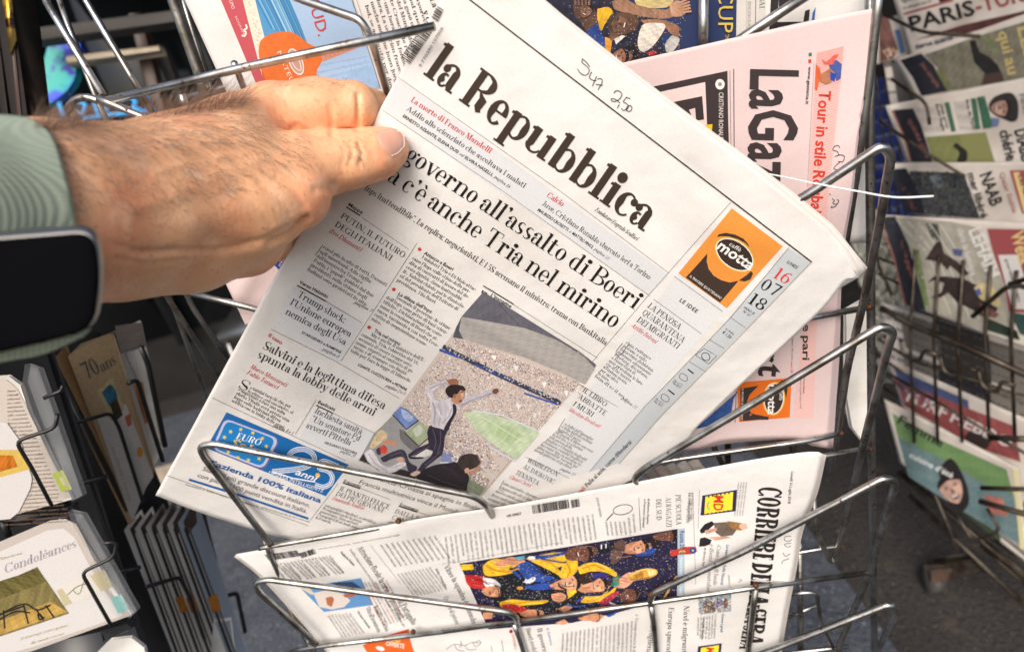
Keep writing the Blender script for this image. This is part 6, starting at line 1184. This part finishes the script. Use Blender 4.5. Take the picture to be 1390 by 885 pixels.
I.text('Condoléances', 14, 652, 228, 572, 26, 'ital', (178, 164, 176)); I.text('Sincères', 0, 612, 66, 594, 8, 'sans', (170, 160, 120)); I.poly([(-20, 690), (110, 632), (205, 770), (-20, 845)], (134, 122, 74), step=5, tone=.25)
I.poly([(-20, 680), (60, 655), (110, 634), (138, 675), (60, 705), (-20, 735)], (104, 96, 52), step=4, tone=.4); I.poly([(150, 735), (200, 765), (100, 800), (-20, 838), (-20, 800)], (196, 160, 84), step=5, tone=.2)
for p in ([(-10, 780), (40, 752), (78, 742), (110, 760), (150, 745)], [(-10, 792), (45, 765), (90, 768)], [(10, 760), (14, 815)], [(70, 745), (84, 800)], [(105, 755), (130, 790), (118, 770)], [(135, 745), (160, 782)], [(0, 772), (70, 748)], [(112, 770), (118, 788), (132, 780)]): I.pen(p, 5, (46, 38, 34))
I.poly([(168, 702), (310, 640), (335, 690), (192, 748)], (206, 196, 160)); I.poly([(180, 690), (262, 652), (300, 705), (218, 742)], (232, 226, 216)); I.pen([(200, 715), (230, 690), (262, 680)], 3, (120, 130, 100)); I.pen([(215, 700), (235, 712), (250, 672)], 3, (140, 146, 120)); I.poly([(328, 725), (360, 712), (382, 758), (350, 770)], (150, 208, 200)); I.text('je partage votre peine', 60, 848, 200, 808, 7, 'ital', (196, 186, 140)); I.text('de tout coeur', 90, 862, 190, 832, 7, 'ital', (196, 186, 140))
I.build('card_face_colour', c2)
slab('sleeve', LA.P(np.array([92, 112, 186, 176, 128, 100]), np.array([694, 698, 828, 838, 760, 715]), .004), FW * .006, 'film', c2)
c3 = card('greeting_card', 'pale card with rounded corner at the very bottom left, below the condolence card', 'greeting card', LA, [(110, 905), (150, 868), (178, 864), (196, 878), (204, 915)], 'card_white')
# side facing cards
c4 = card('greeting_card', 'tall brown paper card reading 70 ans behind a black hook', 'greeting card', LB, [(92, 484), (110, 466), (150, 452), (208, 640), (197, 660), (178, 708)], 'kraft', .004)
I = Ink(LB, base=5e-4); I.at(0, 440, 1.989)
I.poly([(262, 255), (340, 215), (415, 410), (395, 440), (357, 532), (345, 500)], (214, 206, 196), step=8, tone=.04); I.text('70', 234, 150, 276, 128, 46, 'cap', (86, 92, 92)); I.text('ans', 276, 130, 316, 104, 30, 'ital', (96, 92, 84)); I.poly([(262, 180), (304, 142), (336, 230), (300, 262)], (196, 178, 130), step=5, tone=.12); I.poly([(275, 185), (300, 162), (318, 200), (300, 225)], (56, 108, 130), step=4, smooth=True, tone=.35); I.poly([(296, 215), (316, 200), (332, 245), (312, 262)], (70, 60, 44), step=4, tone=.3); I.poly([(336, 250), (352, 240), (356, 270), (345, 278)], (186, 110, 80)); I.ell(378, 345, 8, 14, 0, (222, 150, 50)); I.text('meilleurs voeux', 300, 330, 350, 480, 8, 'ital', (170, 160, 150)); I.build('card_face_colour', c4)
c4b = card('greeting_card', 'second brown paper card standing just behind the 70 ans card', 'greeting card', Surf(fn=lambda x, y: LB.z(x, y) + .012), [(68, 492), (88, 470), (180, 706), (174, 712)], 'kraft', .004)
c5 = card('greeting_card', 'greyish card with small orange motif, tallest behind the 70 ans card', 'greeting card', Surf(fn=lambda x, y: LB.z(x, y) + .02), [(154, 450), (190, 436), (225, 604), (210, 632), (204, 640)], 'card_white', .004)
I = Ink(Surf(fn=lambda x, y: LB.z(x, y) + .02), base=5e-4); I.at(0, 440, 1.989); I.poly([(360, 165), (385, 155), (405, 260), (392, 270)], (200, 140, 90), step=5, tone=.3); I.poly([(310, 5), (380, -5), (395, 60), (325, 80)], (120, 112, 106), step=6, tone=.1); I.text('heureux anniversaire', 335, 80, 372, 160, 8, 'ital', (140, 130, 124)); I.build('card_face_colour', c5)
for k in range(6):
    x = 335 + k * 29; s5 = Surf(fn=lambda x_, y_, k=k: LB.z(x_, y_) + .02 - .004 * k)
    A = [zz4(x, 556 - k * 4), zz4(x + 14, 535 - k * 4), zz4(x + 46 + 0 * k, 500 - k * 8), zz4(x + 190, 905), zz4(x + 138, 905)]
    cN = card('greeting_card', ['leftmost of the stacked cards in the pocket below the 70 ans card, white edge out', 'second from the left of the stacked cards below the 70 ans card', 'third from the left of the stacked cards below the 70 ans card', 'fourth from the left of the stacked cards below the 70 ans card', 'fifth of the stacked cards, next to the front one, below the 70 ans card', 'front, rightmost card of the stack below the 70 ans card, pale grey face'][k], 'greeting card', s5, A, 'card_white' if k != 5 else 'grey_blue_board', .0015, 'stacked cards on the side of the display')
    I = Ink(s5, base=4e-4); I.at(0, 440, 1.989); I.poly([(x + 16, 552 - k * 4), (x + 46, 512 - k * 8), (x + 52, 535), (x + 24, 574)], (84, 72, 64), step=6, tone=.2); I.strip([(x + 20, 550), (x + 150, 905)], 8, (64, 56, 50)); I.strip([(x + 30, 548), (x + 162, 905)], 5, (110, 98, 88)); I.poly([(x + 80, 740), (x + 105, 725), (x + 118, 770), (x + 95, 780)], (186, 120, 50), step=5, tone=.2) if k in (2, 3, 5) else 0; I.build('card_face_colour', cN)  # dark strips and brown tops paint the shade in the gaps between cards
c6 = card('greeting_card', 'pale rounded card end sticking up at the bottom of the side pocket', 'greeting card', LB, [(284, 905), (290, 840), (300, 824), (314, 838), (322, 905)], 'card_white', .003)
# dark boxes with gold at the far left
for k, (x0, x1, lab) in enumerate(((-32, -6, 'dark booklet spine at the extreme left edge beside the shop window'), (-10, 8, 'second dark booklet spine from the left edge, gold specks at its top'), (4, 26, 'dark glossy booklet with gold pattern, rightmost of the three spines above the strap'))):
    s7 = Surf(fn=lambda x, y, k=k: np.full_like(np.asarray(x, float), .62 - .02 * k)); t = thing('booklet', lab, 'booklet', s7.P(x0 + 20, 170), 'dark booklets above the strap')
    A = np.array([(x0 - 12, -30), (x1 - 12, -30), (x1 + 14, 200), (x0 + 14, 200)]); slab('cover', s7.P(A[:, 0], A[:, 1]), FW * .03, 'dark_card', t, .002)
    A = np.array([(x0 + 1, -30), (x0 + 7, -30), (x0 + 28, 190), (x0 + 22, 190)]); slab('edge', s7.P(A[:, 0], A[:, 1], .001), FW * .002, 'brown_card', t)
    if k: A = np.array([(x0 - 6, -30), (x1 - 13, -30), (x1 - 4, 55), (x1 - 12, 75), (x0 + 2, 20)]); slab('gold_pattern', s7.P(A[:, 0], A[:, 1], .003), FW * .001, 'gold_foil', t)
# shop window dressing: blue bird and blue letters
newmat('neon_blue', (0.01, 0.25, 0.5), .4, emit=((0.01, 0.3, 0.7), .7)); newmat('bird_blue', srgb((18, 70, 210)), .5, noise=[(22, srgb((24, 168, 160)), .48, .6, 1), (34, srgb((10, 30, 150)), .5, .65, 2)])
BP = lambda P: [(78 + (x - 70) * 1.2, 94 + (y - 95) * 1.12) for x, y in P]
WB = Surf(fn=lambda x, y: np.full_like(np.asarray(x, float), 1.5))
A = resample(BP([(40, 142), (44, 120), (52, 95), (58, 70), (62, 55), (72, 49), (84, 54), (98, 68), (92, 72), (91, 84), (90, 105), (80, 122), (66, 134), (52, 138), (40, 142)]), 40)[:-1]
o = slab('bird_sign', WB.P(A[:, 0], A[:, 1]), FW * .02, 'bird_blue', None, .004); tag(o, 'bright blue bird shaped sign in the dark shop window, upper left', 'sign')
A = np.array([(36, 72), (58, 80), (60, 84), (50, 100), (42, 92)]); bt = slab('wing', WB.P(A[:, 0], A[:, 1], .002), FW * .01, 'bird_blue', o); 
ns = thing('neon_sign', 'glowing blue lettering in the shop window just above the wrist', 'neon sign', WB.P(140, 170))
for P in ([(80, 140), (86, 158)], [(104, 138), (116, 142), (112, 156), (102, 152)], [(128, 140), (134, 158)], [(134, 142), (146, 150)], [(164, 136), (176, 132), (184, 138), (180, 150), (168, 152)], [(176, 150), (190, 148)], [(112, 162), (150, 156), (210, 150)], [(186, 128), (198, 130), (202, 150)]): tube('letter_stroke', WB.P(*np.array(P, float).T), .0045, 'neon_blue', ns, 8)
for k, (q, m, lab) in enumerate(([((30, 42), (280, 8), (300, 20), (34, 58)), 'facade', 'grey horizontal lintel above the blue bird sign'], [((90, 78), (215, 62), (216, 68), (90, 86)), 'stone_kerb', 'pale horizontal shelf edge beside the blue bird sign'], [((176, 20), (190, 18), (222, 150), (205, 152)), 'brown_card', 'brown upright post behind the thin rods, middle of the shop window'], [((206, 64), (222, 62), (250, 140), (240, 142)), 'facade', 'slim grey upright right of the brown post in the window'])):
    A = np.array(q, float); s8 = Surf(fn=lambda x, y, k=k: np.full_like(np.asarray(x, float), 1.42 + .05 * k)); o = slab('window_frame', s8.P(A[:, 0], A[:, 1]), FW * .03, m, None, .002); tag(o, lab, 'window frame')
# pavement edge and cafe chairs beyond, left of the held page
kb = plane('kerb_strip', -1.9, 2.35, .6, 2.55, .008, 'stone_kerb'); struct(kb)
newmat('chair_metal', srgb((150, 150, 148)), .3, metal=.9)
for k in range(2):
    ch = thing('cafe_chair', ['metal cafe chair on the pavement, nearer the hand, seen through the rods', 'metal cafe chair beyond the rods, closer to the held page'][k], 'chair', (-.98 + .45 * k, 2.85, .01)); x = -.98 + .45 * k; y = 2.85
    for dx in (-.2, .2):
        for dy in (-.2, .2): tube('leg', [(x + dx, y + dy, .01), (x + dx * .9, y + dy * .9, .45)], .012, 'chair_metal', ch, 8)
    V, Q = box_geo((x, y, .46), (.42, .42, .025)); mesh_obj('seat', V, Q, (), 'chair_metal', ch); tube('back_frame', round_path([np.array(p) for p in ((x - .19, y + .19, .46), (x - .2, y + .24, .85), (x + .2, y + .24, .85), (x + .19, y + .19, .46))], .06), .012, 'chair_metal', ch, 8)
    for i in range(3): V, Q = box_geo((x, y + .225 + .004 * i, .6 + .09 * i), (.38, .012, .05)); mesh_obj('slat', V, Q, (), 'chair_metal', ch)

# ------------------------------------------------------------------ magazine rack on the right
RBf = lambda dz=0: Surf(fn=lambda x, y: 1 / (1 / 1.25 + (np.asarray(x, float) - 1250) * .0007 - (np.asarray(y, float) - 300) * .00022) + dz, bumps=[(1215, 200, 26, 900, 0, -.03)])
newmat('mag_paper', srgb((208, 200, 190)), .7, noise=[(12, srgb((170, 160, 150)), .4, .7, 3)])
def mag(label, pts, dz=0., name='magazine', cat='magazine'):
    s_ = RBf(dz); t = thing(name, label, cat, s_.P(*np.mean(pts, 0)), 'magazines in the rack on the right'); a, b_, c_, d__ = pts; quad_sheet('cover', s_, pts, 'mag_paper', t, 30, 24, thick=.004); m = Ink(s_, base=1.2e-3); m.mute = .42; return t, m
DK = (34, 36, 50)
t, m = mag('horse racing paper headed PARIS in thick black, topmost of the right rack', ((1196, -60), (1440, -100), (1440, 30), (1236, 82)), .10, 'newspaper', 'newspaper'); m.at(1180, 0, 4.914)
m.text('PARIS', 272, 214, 712, 96, 104, 'sansx', (34, 30, 32)); m.text('-TURF', 715, 90, 1100, -10, 104, 'sansx', (168, 34, 34)); m.strip([(230, 96), (560, 2)], 14, (176, 44, 42)); m.text('QUINTE', 215, 20, 380, -26, 40, 'sansx', (50, 46, 48)); m.text('le simple en or', 225, 66, 420, 14, 20, 'sansb', (90, 84, 82)); m.poly([(440, -60), (700, -140), (720, -60), (470, 20)], (70, 40, 44), step=10, tone=.3); m.poly([(300, 268), (620, 170), (1100, 60), (1100, 110), (640, 225), (560, 215)], (92, 34, 34), step=12, tone=.2); m.text('tierce quarte', 310, 330, 560, 262, 34, 'sansx', (44, 50, 96)); m.build('printed_cover', t)
t, m = mag('magazine with a red and black picture and blue label, left of the PARIS paper', ((1188, 30), (1222, 20), (1232, 76), (1190, 88)), .14); m.at(1180, 0, 4.914); m.poly([(60, 100), (120, 90), (190, 330), (160, 390), (70, 420)], (120, 66, 56), step=8, tone=.4); m.poly([(165, 204), (202, 198), (240, 352), (206, 358)], (42, 110, 170)); m.poly([(90, 340), (150, 310), (190, 350), (120, 400)], (196, 150, 110), step=6, tone=.3); m.build('printed_cover', t)
t, m = mag('racing paper with a grey-green track photo and yellow lettering, second from top right', ((1214, 82), (1440, 2), (1440, 108), (1246, 142)), .07); m.at(1180, 0, 4.914)
m.poly([(205, 402), (345, 358), (430, 440), (522, 610), (348, 642), (290, 520)], DK, step=10, tone=.15); m.text('jeu simple', 340, 430, 452, 590, 34, 'sansx', (140, 74, 52)); m.poly([(368, 368), (740, 238), (960, 170), (1100, 130), (1100, 510), (520, 610), (450, 450)], (116, 110, 84), step=8, tone=.22); m.poly([(440, 470), (490, 460), (560, 600), (520, 612)], (110, 116, 50), step=8, tone=.2)
m.poly([(668, 280), (705, 265), (735, 350), (800, 380), (860, 440), (900, 540), (750, 570), (770, 490), (700, 420)], (34, 32, 34), step=8, smooth=False, tone=.2); m.poly([(770, 500), (880, 480), (900, 540), (745, 572)], (78, 48, 40)); m.poly([(750, 240), (790, 225), (870, 350), (830, 370)], (110, 122, 66), step=6, tone=.2); m.text('qui au', 858, 215, 930, 510, 78, 'sansx', (196, 168, 40)); m.text('LES', 985, 180, 1040, 400, 90, 'sansx', (200, 172, 40)); m.build('printed_cover', t)
t, m = mag('racing paper with green headlines, a man in a cap and a yellow-green field photo', ((1202, 144), (1440, 96), (1440, 222), (1232, 226)), .035); m.at(1180, 120, 4.914)
m.poly([(158, 146), (292, 134), (350, 260), (422, 492), (284, 492), (235, 320)], DK, step=10, tone=.15); m.strip([(152, 150), (230, 320), (278, 492)], 12, (170, 84, 44)); m.text('quinte plus', 254, 210, 384, 470, 36, 'sansx', (150, 70, 50))
m.block((300, 140), (300, 140), (300, 140), (300, 140), 0, 8); 
for x in range(310, 440, 12): m.text('aeino rstlcm ueirt', x, 130, x + 44, 292, 8, 'sans', (110, 106, 104))
m.text('Bold Eagle', 440, 108, 490, 288, 20, 'sansx', (60, 56, 58)); m.text('deja pret', 470, 105, 516, 270, 20, 'sansx', (60, 56, 58)); m.poly([(500, 98), (532, 92), (578, 286), (548, 292)], (40, 110, 76)); 
for x in range(560, 640, 12): m.text('aeino rstlcm uei', x, 90, x + 46, 280, 8, 'sans', (110, 106, 104))
m.text('Prix de Paris', 640, 80, 690, 278, 22, 'sansx', (60, 56, 58)); m.poly([(676, 70), (712, 66), (742, 272), (708, 276)], (40, 110, 76), step=8, tone=.1); m.poly([(718, 62), (768, 52), (822, 240), (812, 264), (760, 270)], (34, 104, 72), step=8, tone=.15)
m.poly([(800, 100), (840, 55), (940, 30), (990, 90), (990, 200), (950, 225), (900, 205), (840, 180), (800, 140)], (44, 40, 42), step=6, smooth=True, tone=.2); face(m, 878, 134, 66, (168, 116, 92), up=0); m.poly([(815, 195), (870, 205), (860, 250), (820, 262)], (80, 100, 160)); m.text('Pariez', 1000, 40, 1030, 180, 40, 'cap', (90, 86, 84))
m.quad((378, 326), (776, 294), (838, 492), (428, 492), (136, 138, 44)); m.poly([(378, 326), (600, 308), (640, 492), (428, 492)], (126, 132, 40), step=8, tone=.1); m.poly([(556, 388), (580, 366), (615, 390), (650, 420), (655, 460), (640, 492), (585, 492), (600, 430)], (40, 38, 32), step=5, smooth=True, tone=.2); m.text('chérie', 866, 286, 918, 488, 78, 'sansx', (38, 36, 38)); m.text('DIABLE', 966, 280, 1030, 520, 84, 'sansx', (38, 36, 38)); m.build('printed_cover', t)
t, m = mag('racing paper with NAAB headline and a dark crowd photo, fourth from top right', ((1204, 222), (1440, 220), (1440, 318), (1236, 290)), .0); m.at(1180, 120, 4.914)
m.poly([(134, 540), (246, 534), (330, 680), (378, 842), (232, 826), (190, 690)], DK, step=10, tone=.15); m.text('spécial', 206, 640, 290, 820, 34, 'sansx', (120, 58, 48)); m.quad((266, 552), (630, 566), (738, 868), (386, 842), (52, 58, 56)); m.specks(((266, 552), (630, 566), (738, 868), (386, 842)), 380, [(66, 76, 74), (28, 30, 34), (50, 60, 84), (84, 78, 72)], 9); m.poly([(400, 590), (470, 570), (500, 650), (440, 680)], (84, 100, 104), step=6, tone=.2)
m.text('mer libéré', 652, 570, 748, 872, 52, 'sansx', (44, 42, 44)); m.text('NAAB', 734, 576, 812, 792, 90, 'sansx', (34, 32, 34)); m.text('Qatar Stable', 866, 566, 958, 836, 36, 'sans', (176, 56, 52)); m.poly([(936, 548), (1100, 544), (1100, 860), (1020, 830)], (176, 40, 36), step=10); m.poly([(960, 562), (1000, 560), (1080, 820), (1030, 822)], (226, 186, 60)); m.text('Les favoris', 990, 580, 1064, 820, 30, 'sansx', (50, 60, 50)); m.build('printed_cover', t)
t, m = mag('racing paper headed LEHAIM with a galloping horse and jockey in yellow', ((1196, 292), (1440, 306), (1440, 492), (1244, 418)), -.04); m.at(1170, 290, 4.66)
m.poly([(122, 20), (212, 18), (300, 210), (404, 614), (280, 580), (200, 260)], DK, step=10, tone=.15); m.strip([(118, 60), (200, 270), (276, 590)], 10, (150, 70, 44)); m.text('tiercé gagnant', 236, 170, 320, 440, 28, 'sansx', (150, 66, 48)); m.poly([(212, 24), (560, 50), (730, 90), (880, 420), (985, 800), (640, 690), (404, 606), (320, 240)], (164, 156, 132), step=8, tone=.12); m.poly([(310, 210), (360, 230), (430, 600), (400, 604)], (112, 138, 56), step=8, tone=.2); m.poly([(400, 60), (480, 64), (500, 180), (440, 150)], (70, 76, 60), step=8, tone=.25)
for i in range(5): m.strip([(220 + i * 70, 40 + i * 8), (420 + i * 60, 260 + i * 20), (560 + i * 60, 640 + i * 10)], 5, (206, 204, 196)); 
m.poly([(470, 180), (500, 176), (520, 250), (600, 300), (680, 380), (640, 400), (560, 330), (540, 360), (500, 310), (400, 290)], (62, 44, 40), step=6, tone=.25); m.poly([(570, 220), (640, 230), (630, 275), (580, 262)], (64, 72, 140)); m.poly([(412, 440), (450, 400), (520, 396), (640, 410), (720, 450), (800, 520), (860, 600), (830, 655), (760, 650), (700, 610), (600, 560), (545, 500), (500, 530), (430, 535), (500, 500), (520, 440), (460, 420)], (54, 38, 36), step=6, tone=.25); m.poly([(710, 470), (760, 440), (840, 480), (876, 560), (850, 590), (800, 560), (750, 540)], (210, 186, 96), step=6, smooth=True, tone=.2); m.poly([(715, 485), (745, 470), (760, 510), (730, 520)], (50, 76, 160)); m.poly([(740, 560), (800, 590), (870, 640), (840, 660), (760, 640)], (120, 66, 52), step=6, tone=.2); m.poly([(770, 650), (980, 740), (1000, 800), (800, 740)], (36, 56, 40), step=8, tone=.3)
m.text('LEHAIM', 672, 105, 800, 420, 92, 'sansx', (216, 212, 204)); m.text('dans la lumière', 602, 95, 690, 395, 42, 'sansi', (206, 200, 192)); m.poly([(792, 96), (1030, 100), (1200, 640), (930, 620), (900, 440), (830, 240)], (168, 34, 38), step=12); m.poly([(862, 262), (985, 260), (1090, 610), (950, 600)], (206, 200, 192), step=12); m.text('Week', 940, 130, 1000, 330, 90, 'sansx', (228, 190, 60)); m.text('parier malin', 905, 290, 990, 560, 20, 'sansx', (60, 56, 58)); m.poly([(940, 625), (1200, 660), (1200, 820), (1000, 760)], (30, 76, 72), step=10, tone=.15); m.build('printed_cover', t)
t, m = mag('magazine with a red and blue cover, lower of the right rack behind crossing wires', ((1206, 488), (1440, 590), (1440, 720), (1226, 560)), .02); m.at(1130, 450, 2.034)
m.poly([(170, 100), (375, 190), (380, 245), (190, 170)], (48, 70, 130), step=8, tone=.15); m.poly([(172, 130), (370, 210), (500, 260), (520, 360), (400, 320), (200, 205)], (160, 44, 44), step=8, tone=.2); m.text('TURF HEBDO', 190, 185, 490, 322, 30, 'sansx', (214, 206, 198)); m.ell(400, 300, 36, 28, 20, (60, 40, 38)); m.build('printed_cover', t)
t, m = mag('magazine with a green cover and a woman portrait, lowest in the right rack', ((1200, 542), (1382, 636), (1394, 752), (1222, 628)), -.03); m.at(1130, 450, 2.034)
m.poly([(165, 225), (300, 300), (480, 380), (500, 450), (420, 420), (280, 350), (180, 290)], (98, 146, 60), step=8, tone=.12); m.poly([(180, 290), (300, 350), (420, 420), (500, 450), (520, 590), (400, 520), (210, 400)], (88, 128, 130), step=8, tone=.15); m.poly([(290, 380), (330, 350), (370, 420), (375, 480), (340, 500), (310, 450)], (40, 34, 34), step=6, smooth=True, tone=.2); face(m, 330, 436, 40, (196, 140, 112), up=-115); m.text('Femme', 175, 250, 300, 320, 26, 'sansx', (46, 44, 46)); m.text('cuisine d’été', 210, 345, 330, 405, 16, 'sansb', (230, 230, 224)); m.poly([(420, 450), (470, 460), (485, 510), (430, 500)], (196, 90, 60), step=6, tone=.2); m.strip([(505, 380), (525, 600)], 14, (222, 206, 120)); m.build('printed_cover', t)
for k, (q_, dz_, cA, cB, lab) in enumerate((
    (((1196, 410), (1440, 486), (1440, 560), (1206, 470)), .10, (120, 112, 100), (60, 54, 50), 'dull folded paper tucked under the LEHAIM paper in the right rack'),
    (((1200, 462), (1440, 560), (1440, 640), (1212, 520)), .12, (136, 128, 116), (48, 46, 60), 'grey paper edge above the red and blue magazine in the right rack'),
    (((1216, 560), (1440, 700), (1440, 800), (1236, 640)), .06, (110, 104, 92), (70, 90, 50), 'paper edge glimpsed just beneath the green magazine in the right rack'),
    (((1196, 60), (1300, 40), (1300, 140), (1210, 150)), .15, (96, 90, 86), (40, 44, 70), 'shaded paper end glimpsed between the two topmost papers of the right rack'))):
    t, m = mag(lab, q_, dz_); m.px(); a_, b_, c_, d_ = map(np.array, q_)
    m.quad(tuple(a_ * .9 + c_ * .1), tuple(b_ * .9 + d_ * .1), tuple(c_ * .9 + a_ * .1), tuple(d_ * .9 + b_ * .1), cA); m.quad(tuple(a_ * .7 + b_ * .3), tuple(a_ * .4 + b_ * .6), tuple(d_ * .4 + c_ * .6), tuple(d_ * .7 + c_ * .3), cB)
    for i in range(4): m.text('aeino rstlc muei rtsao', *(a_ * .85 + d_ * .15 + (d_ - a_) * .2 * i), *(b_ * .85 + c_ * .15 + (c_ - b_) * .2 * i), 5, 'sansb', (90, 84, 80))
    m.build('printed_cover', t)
rr_ = thing('magazine_rack', 'dark wire magazine rack on castors at the right, holding racing papers', 'magazine rack', RBf().P(1300, 860))
def rw(pts, r=.004, dz=-.05, mat='back_wire', name='wire'):
    s_ = RBf(dz); P = [s_.P(x, y) for x, y in pts]; tube(name, round_path(P, .02, 5), r, mat, rr_, 8)
rw([(1196, 418), (1235, 440), (1300, 466), (1400, 512)], .006); rw([(1194, 500), (1400, 620)], .003); rw([(1190, 520), (1400, 655)], .003, .1)
for x in (1243, 1275, 1308, 1345, 1380): rw([(x, 340 + (x - 1243) * .2), (x - 8, 460), (x - 2, 600)], .003, -.045)
for k in range(7): rw([(1180 + 14 * k, 30 + 12 * k), (1196 + 12 * k, 160 + 20 * k), (1215 + 12 * k, 360 + 16 * k)], .0022, .20)
for y, a in ((360, 30), (382, 40), (470, 70), (492, 80), (512, 84), (548, 96)): rw([(1192, y - 10), (1240, y + a * .3), (1400, y + a)], .0026, .03)
for (x, y) in ((1246, 478), (1300, 500), (1352, 520)): rw([(x - 24, y - 18), (x - 20, y + 4), (x + 2, y + 14), (x + 8, y - 4), (x + 26, y + 4)], .0034, -.06)
rw([(1210, 400), (1192, 360), (1186, 330)], .003); rw([(1200, 20), (1250, 44), (1330, 50)], .003, -.02); rw([(1210, 108), (1258, 140), (1262, 170)], .0028, -.03); rw([(1194, 164), (1260, 210), (1310, 240)], .0028, -.02); rw([(1370, 386), (1420, 370)], .004, -.1); rw([(1320, 430), (1372, 384), (1420, 398)], .004, -.1)
rw([(1220, 640), (1400, 790)], .007, .10); rw([(1234, 672), (1400, 830)], .006, .14); rw([(1222, 560), (1290, 720), (1300, 748)], .003, -.02); rw([(1330, 680), (1400, 700)], .005, -.1); rw([(1300, 700), (1320, 735), (1360, 720), (1340, 690)], .003, -.06); rw([(1345, 594), (1400, 596)], .005, -.12); rw([(1332, 662), (1400, 664)], .004, -.12)
for i in range(6): rw([(1330 + 10 * i, 740 - 4 * i), (1400 + 10 * i, 800 - 6 * i)], .003, .1)
# castor and foot
newmat('castor_rubber', srgb((70, 68, 66)), .6); newmat('rust', srgb((58, 52, 47)), .8, noise=[(60, srgb((84, 58, 42)), .4, .6, 4)])
s_ = RBf(.17); A = np.array([(1270, 765), (1330, 758), (1334, 776), (1274, 784)]); slab('foot_bar', s_.P(A[:, 0], A[:, 1]), FW * .03, 'back_wire', rr_, .002)
cpt = s_.P(1266, 785); th_ = np.linspace(0, 2 * np.pi, 24, endpoint=False)
tube('castor_wheel', [cpt + r_ * .012, cpt - r_ * .012], .032, 'castor_rubber', rr_, 20); A = np.array([(1262, 772), (1290, 772), (1288, 788), (1266, 790)]); slab('castor_fork', s_.P(A[:, 0], A[:, 1], .03), FW * .02, 'rust', rr_, .002)
# pale crumpled bags between the racks, plastic edge
newmat('pale_plastic', srgb((176, 176, 166)), .35, noise=[(16, srgb((140, 138, 124)), .4, .7, 5)], bump=[(22, 1.0, .02)])
def bag(label, pts, dz, mat='pale_plastic'):
    s_ = RBf(dz); q = quad_sheet('plastic_bag', s_, pts, mat, None, 30, 30, thick=.003); me = q.data; co = np.zeros(len(me.vertices) * 3); me.vertices.foreach_get('co', co); co = co.reshape(-1, 3)
    co += np.outer(.03 * np.sin(np.arange(900) % 30 * .9) * np.sin(np.arange(900) // 30 * .7) + .012 * rng.standard_normal(900) * 0, f_); me.vertices.foreach_set('co', co.ravel().astype(np.float32)); me.update(); tag(q, label, 'plastic bag')
bag('pale crumpled plastic bag hanging behind the wires of the right rack', ((1184, 430), (1250, 440), (1270, 520), (1200, 520)), .16); bag('greyish crumpled bag at the right edge below the LEHAIM paper', ((1270, 445), (1410, 500), (1410, 585), (1285, 520)), .16); bag('whitish plastic wrapping left of the LEHAIM paper, behind the steel post', ((1150, 270), (1200, 290), (1236, 440), (1180, 430)), .25)
A = np.array([(1150, 420), (1182, 400), (1184, 590), (1172, 598), (1156, 580), (1149, 540)]); s_ = Surf(fn=lambda x, y: rk(x, y) + .12); o = slab('white_board', s_.P(A[:, 0], A[:, 1]), FW * .004, 'card_white', None, .002); tag(o, 'narrow white plastic panel upright between pink newspaper and steel post', 'panel')
# blue tiled wall behind
tw = thing('tiled_wall', 'low wall of blue glazed tiles with pale joints between the two racks', 'wall', RBf(.8).P(1200, 320)); TS = Surf(fn=lambda x, y: 2.0 - (np.asarray(y, float) - 200) * .0008)
A = np.array([(1130, 120), (1270, 100), (1280, 340), (1130, 340)]); slab('joint_bed', TS.P(A[:, 0], A[:, 1], -.012), FW * .08, 'grout', tw)
base_t = None
for r2 in range(11):
    for c2_ in range(4):
        x0 = 1128 + c2_ * 38 + (r2 % 2) * 18; y0 = 118 + r2 * 20 - (x0 - 1128) * .18; A = np.array([(x0, y0), (x0 + 36, y0 - 6.5), (x0 + 36, y0 + 10.5), (x0, y0 + 17)]); slab('tile', TS.P(A[:, 0], A[:, 1]), FW * .01, 'tile_blue', tw, .001)
print('objects', len(bpy.data.objects))
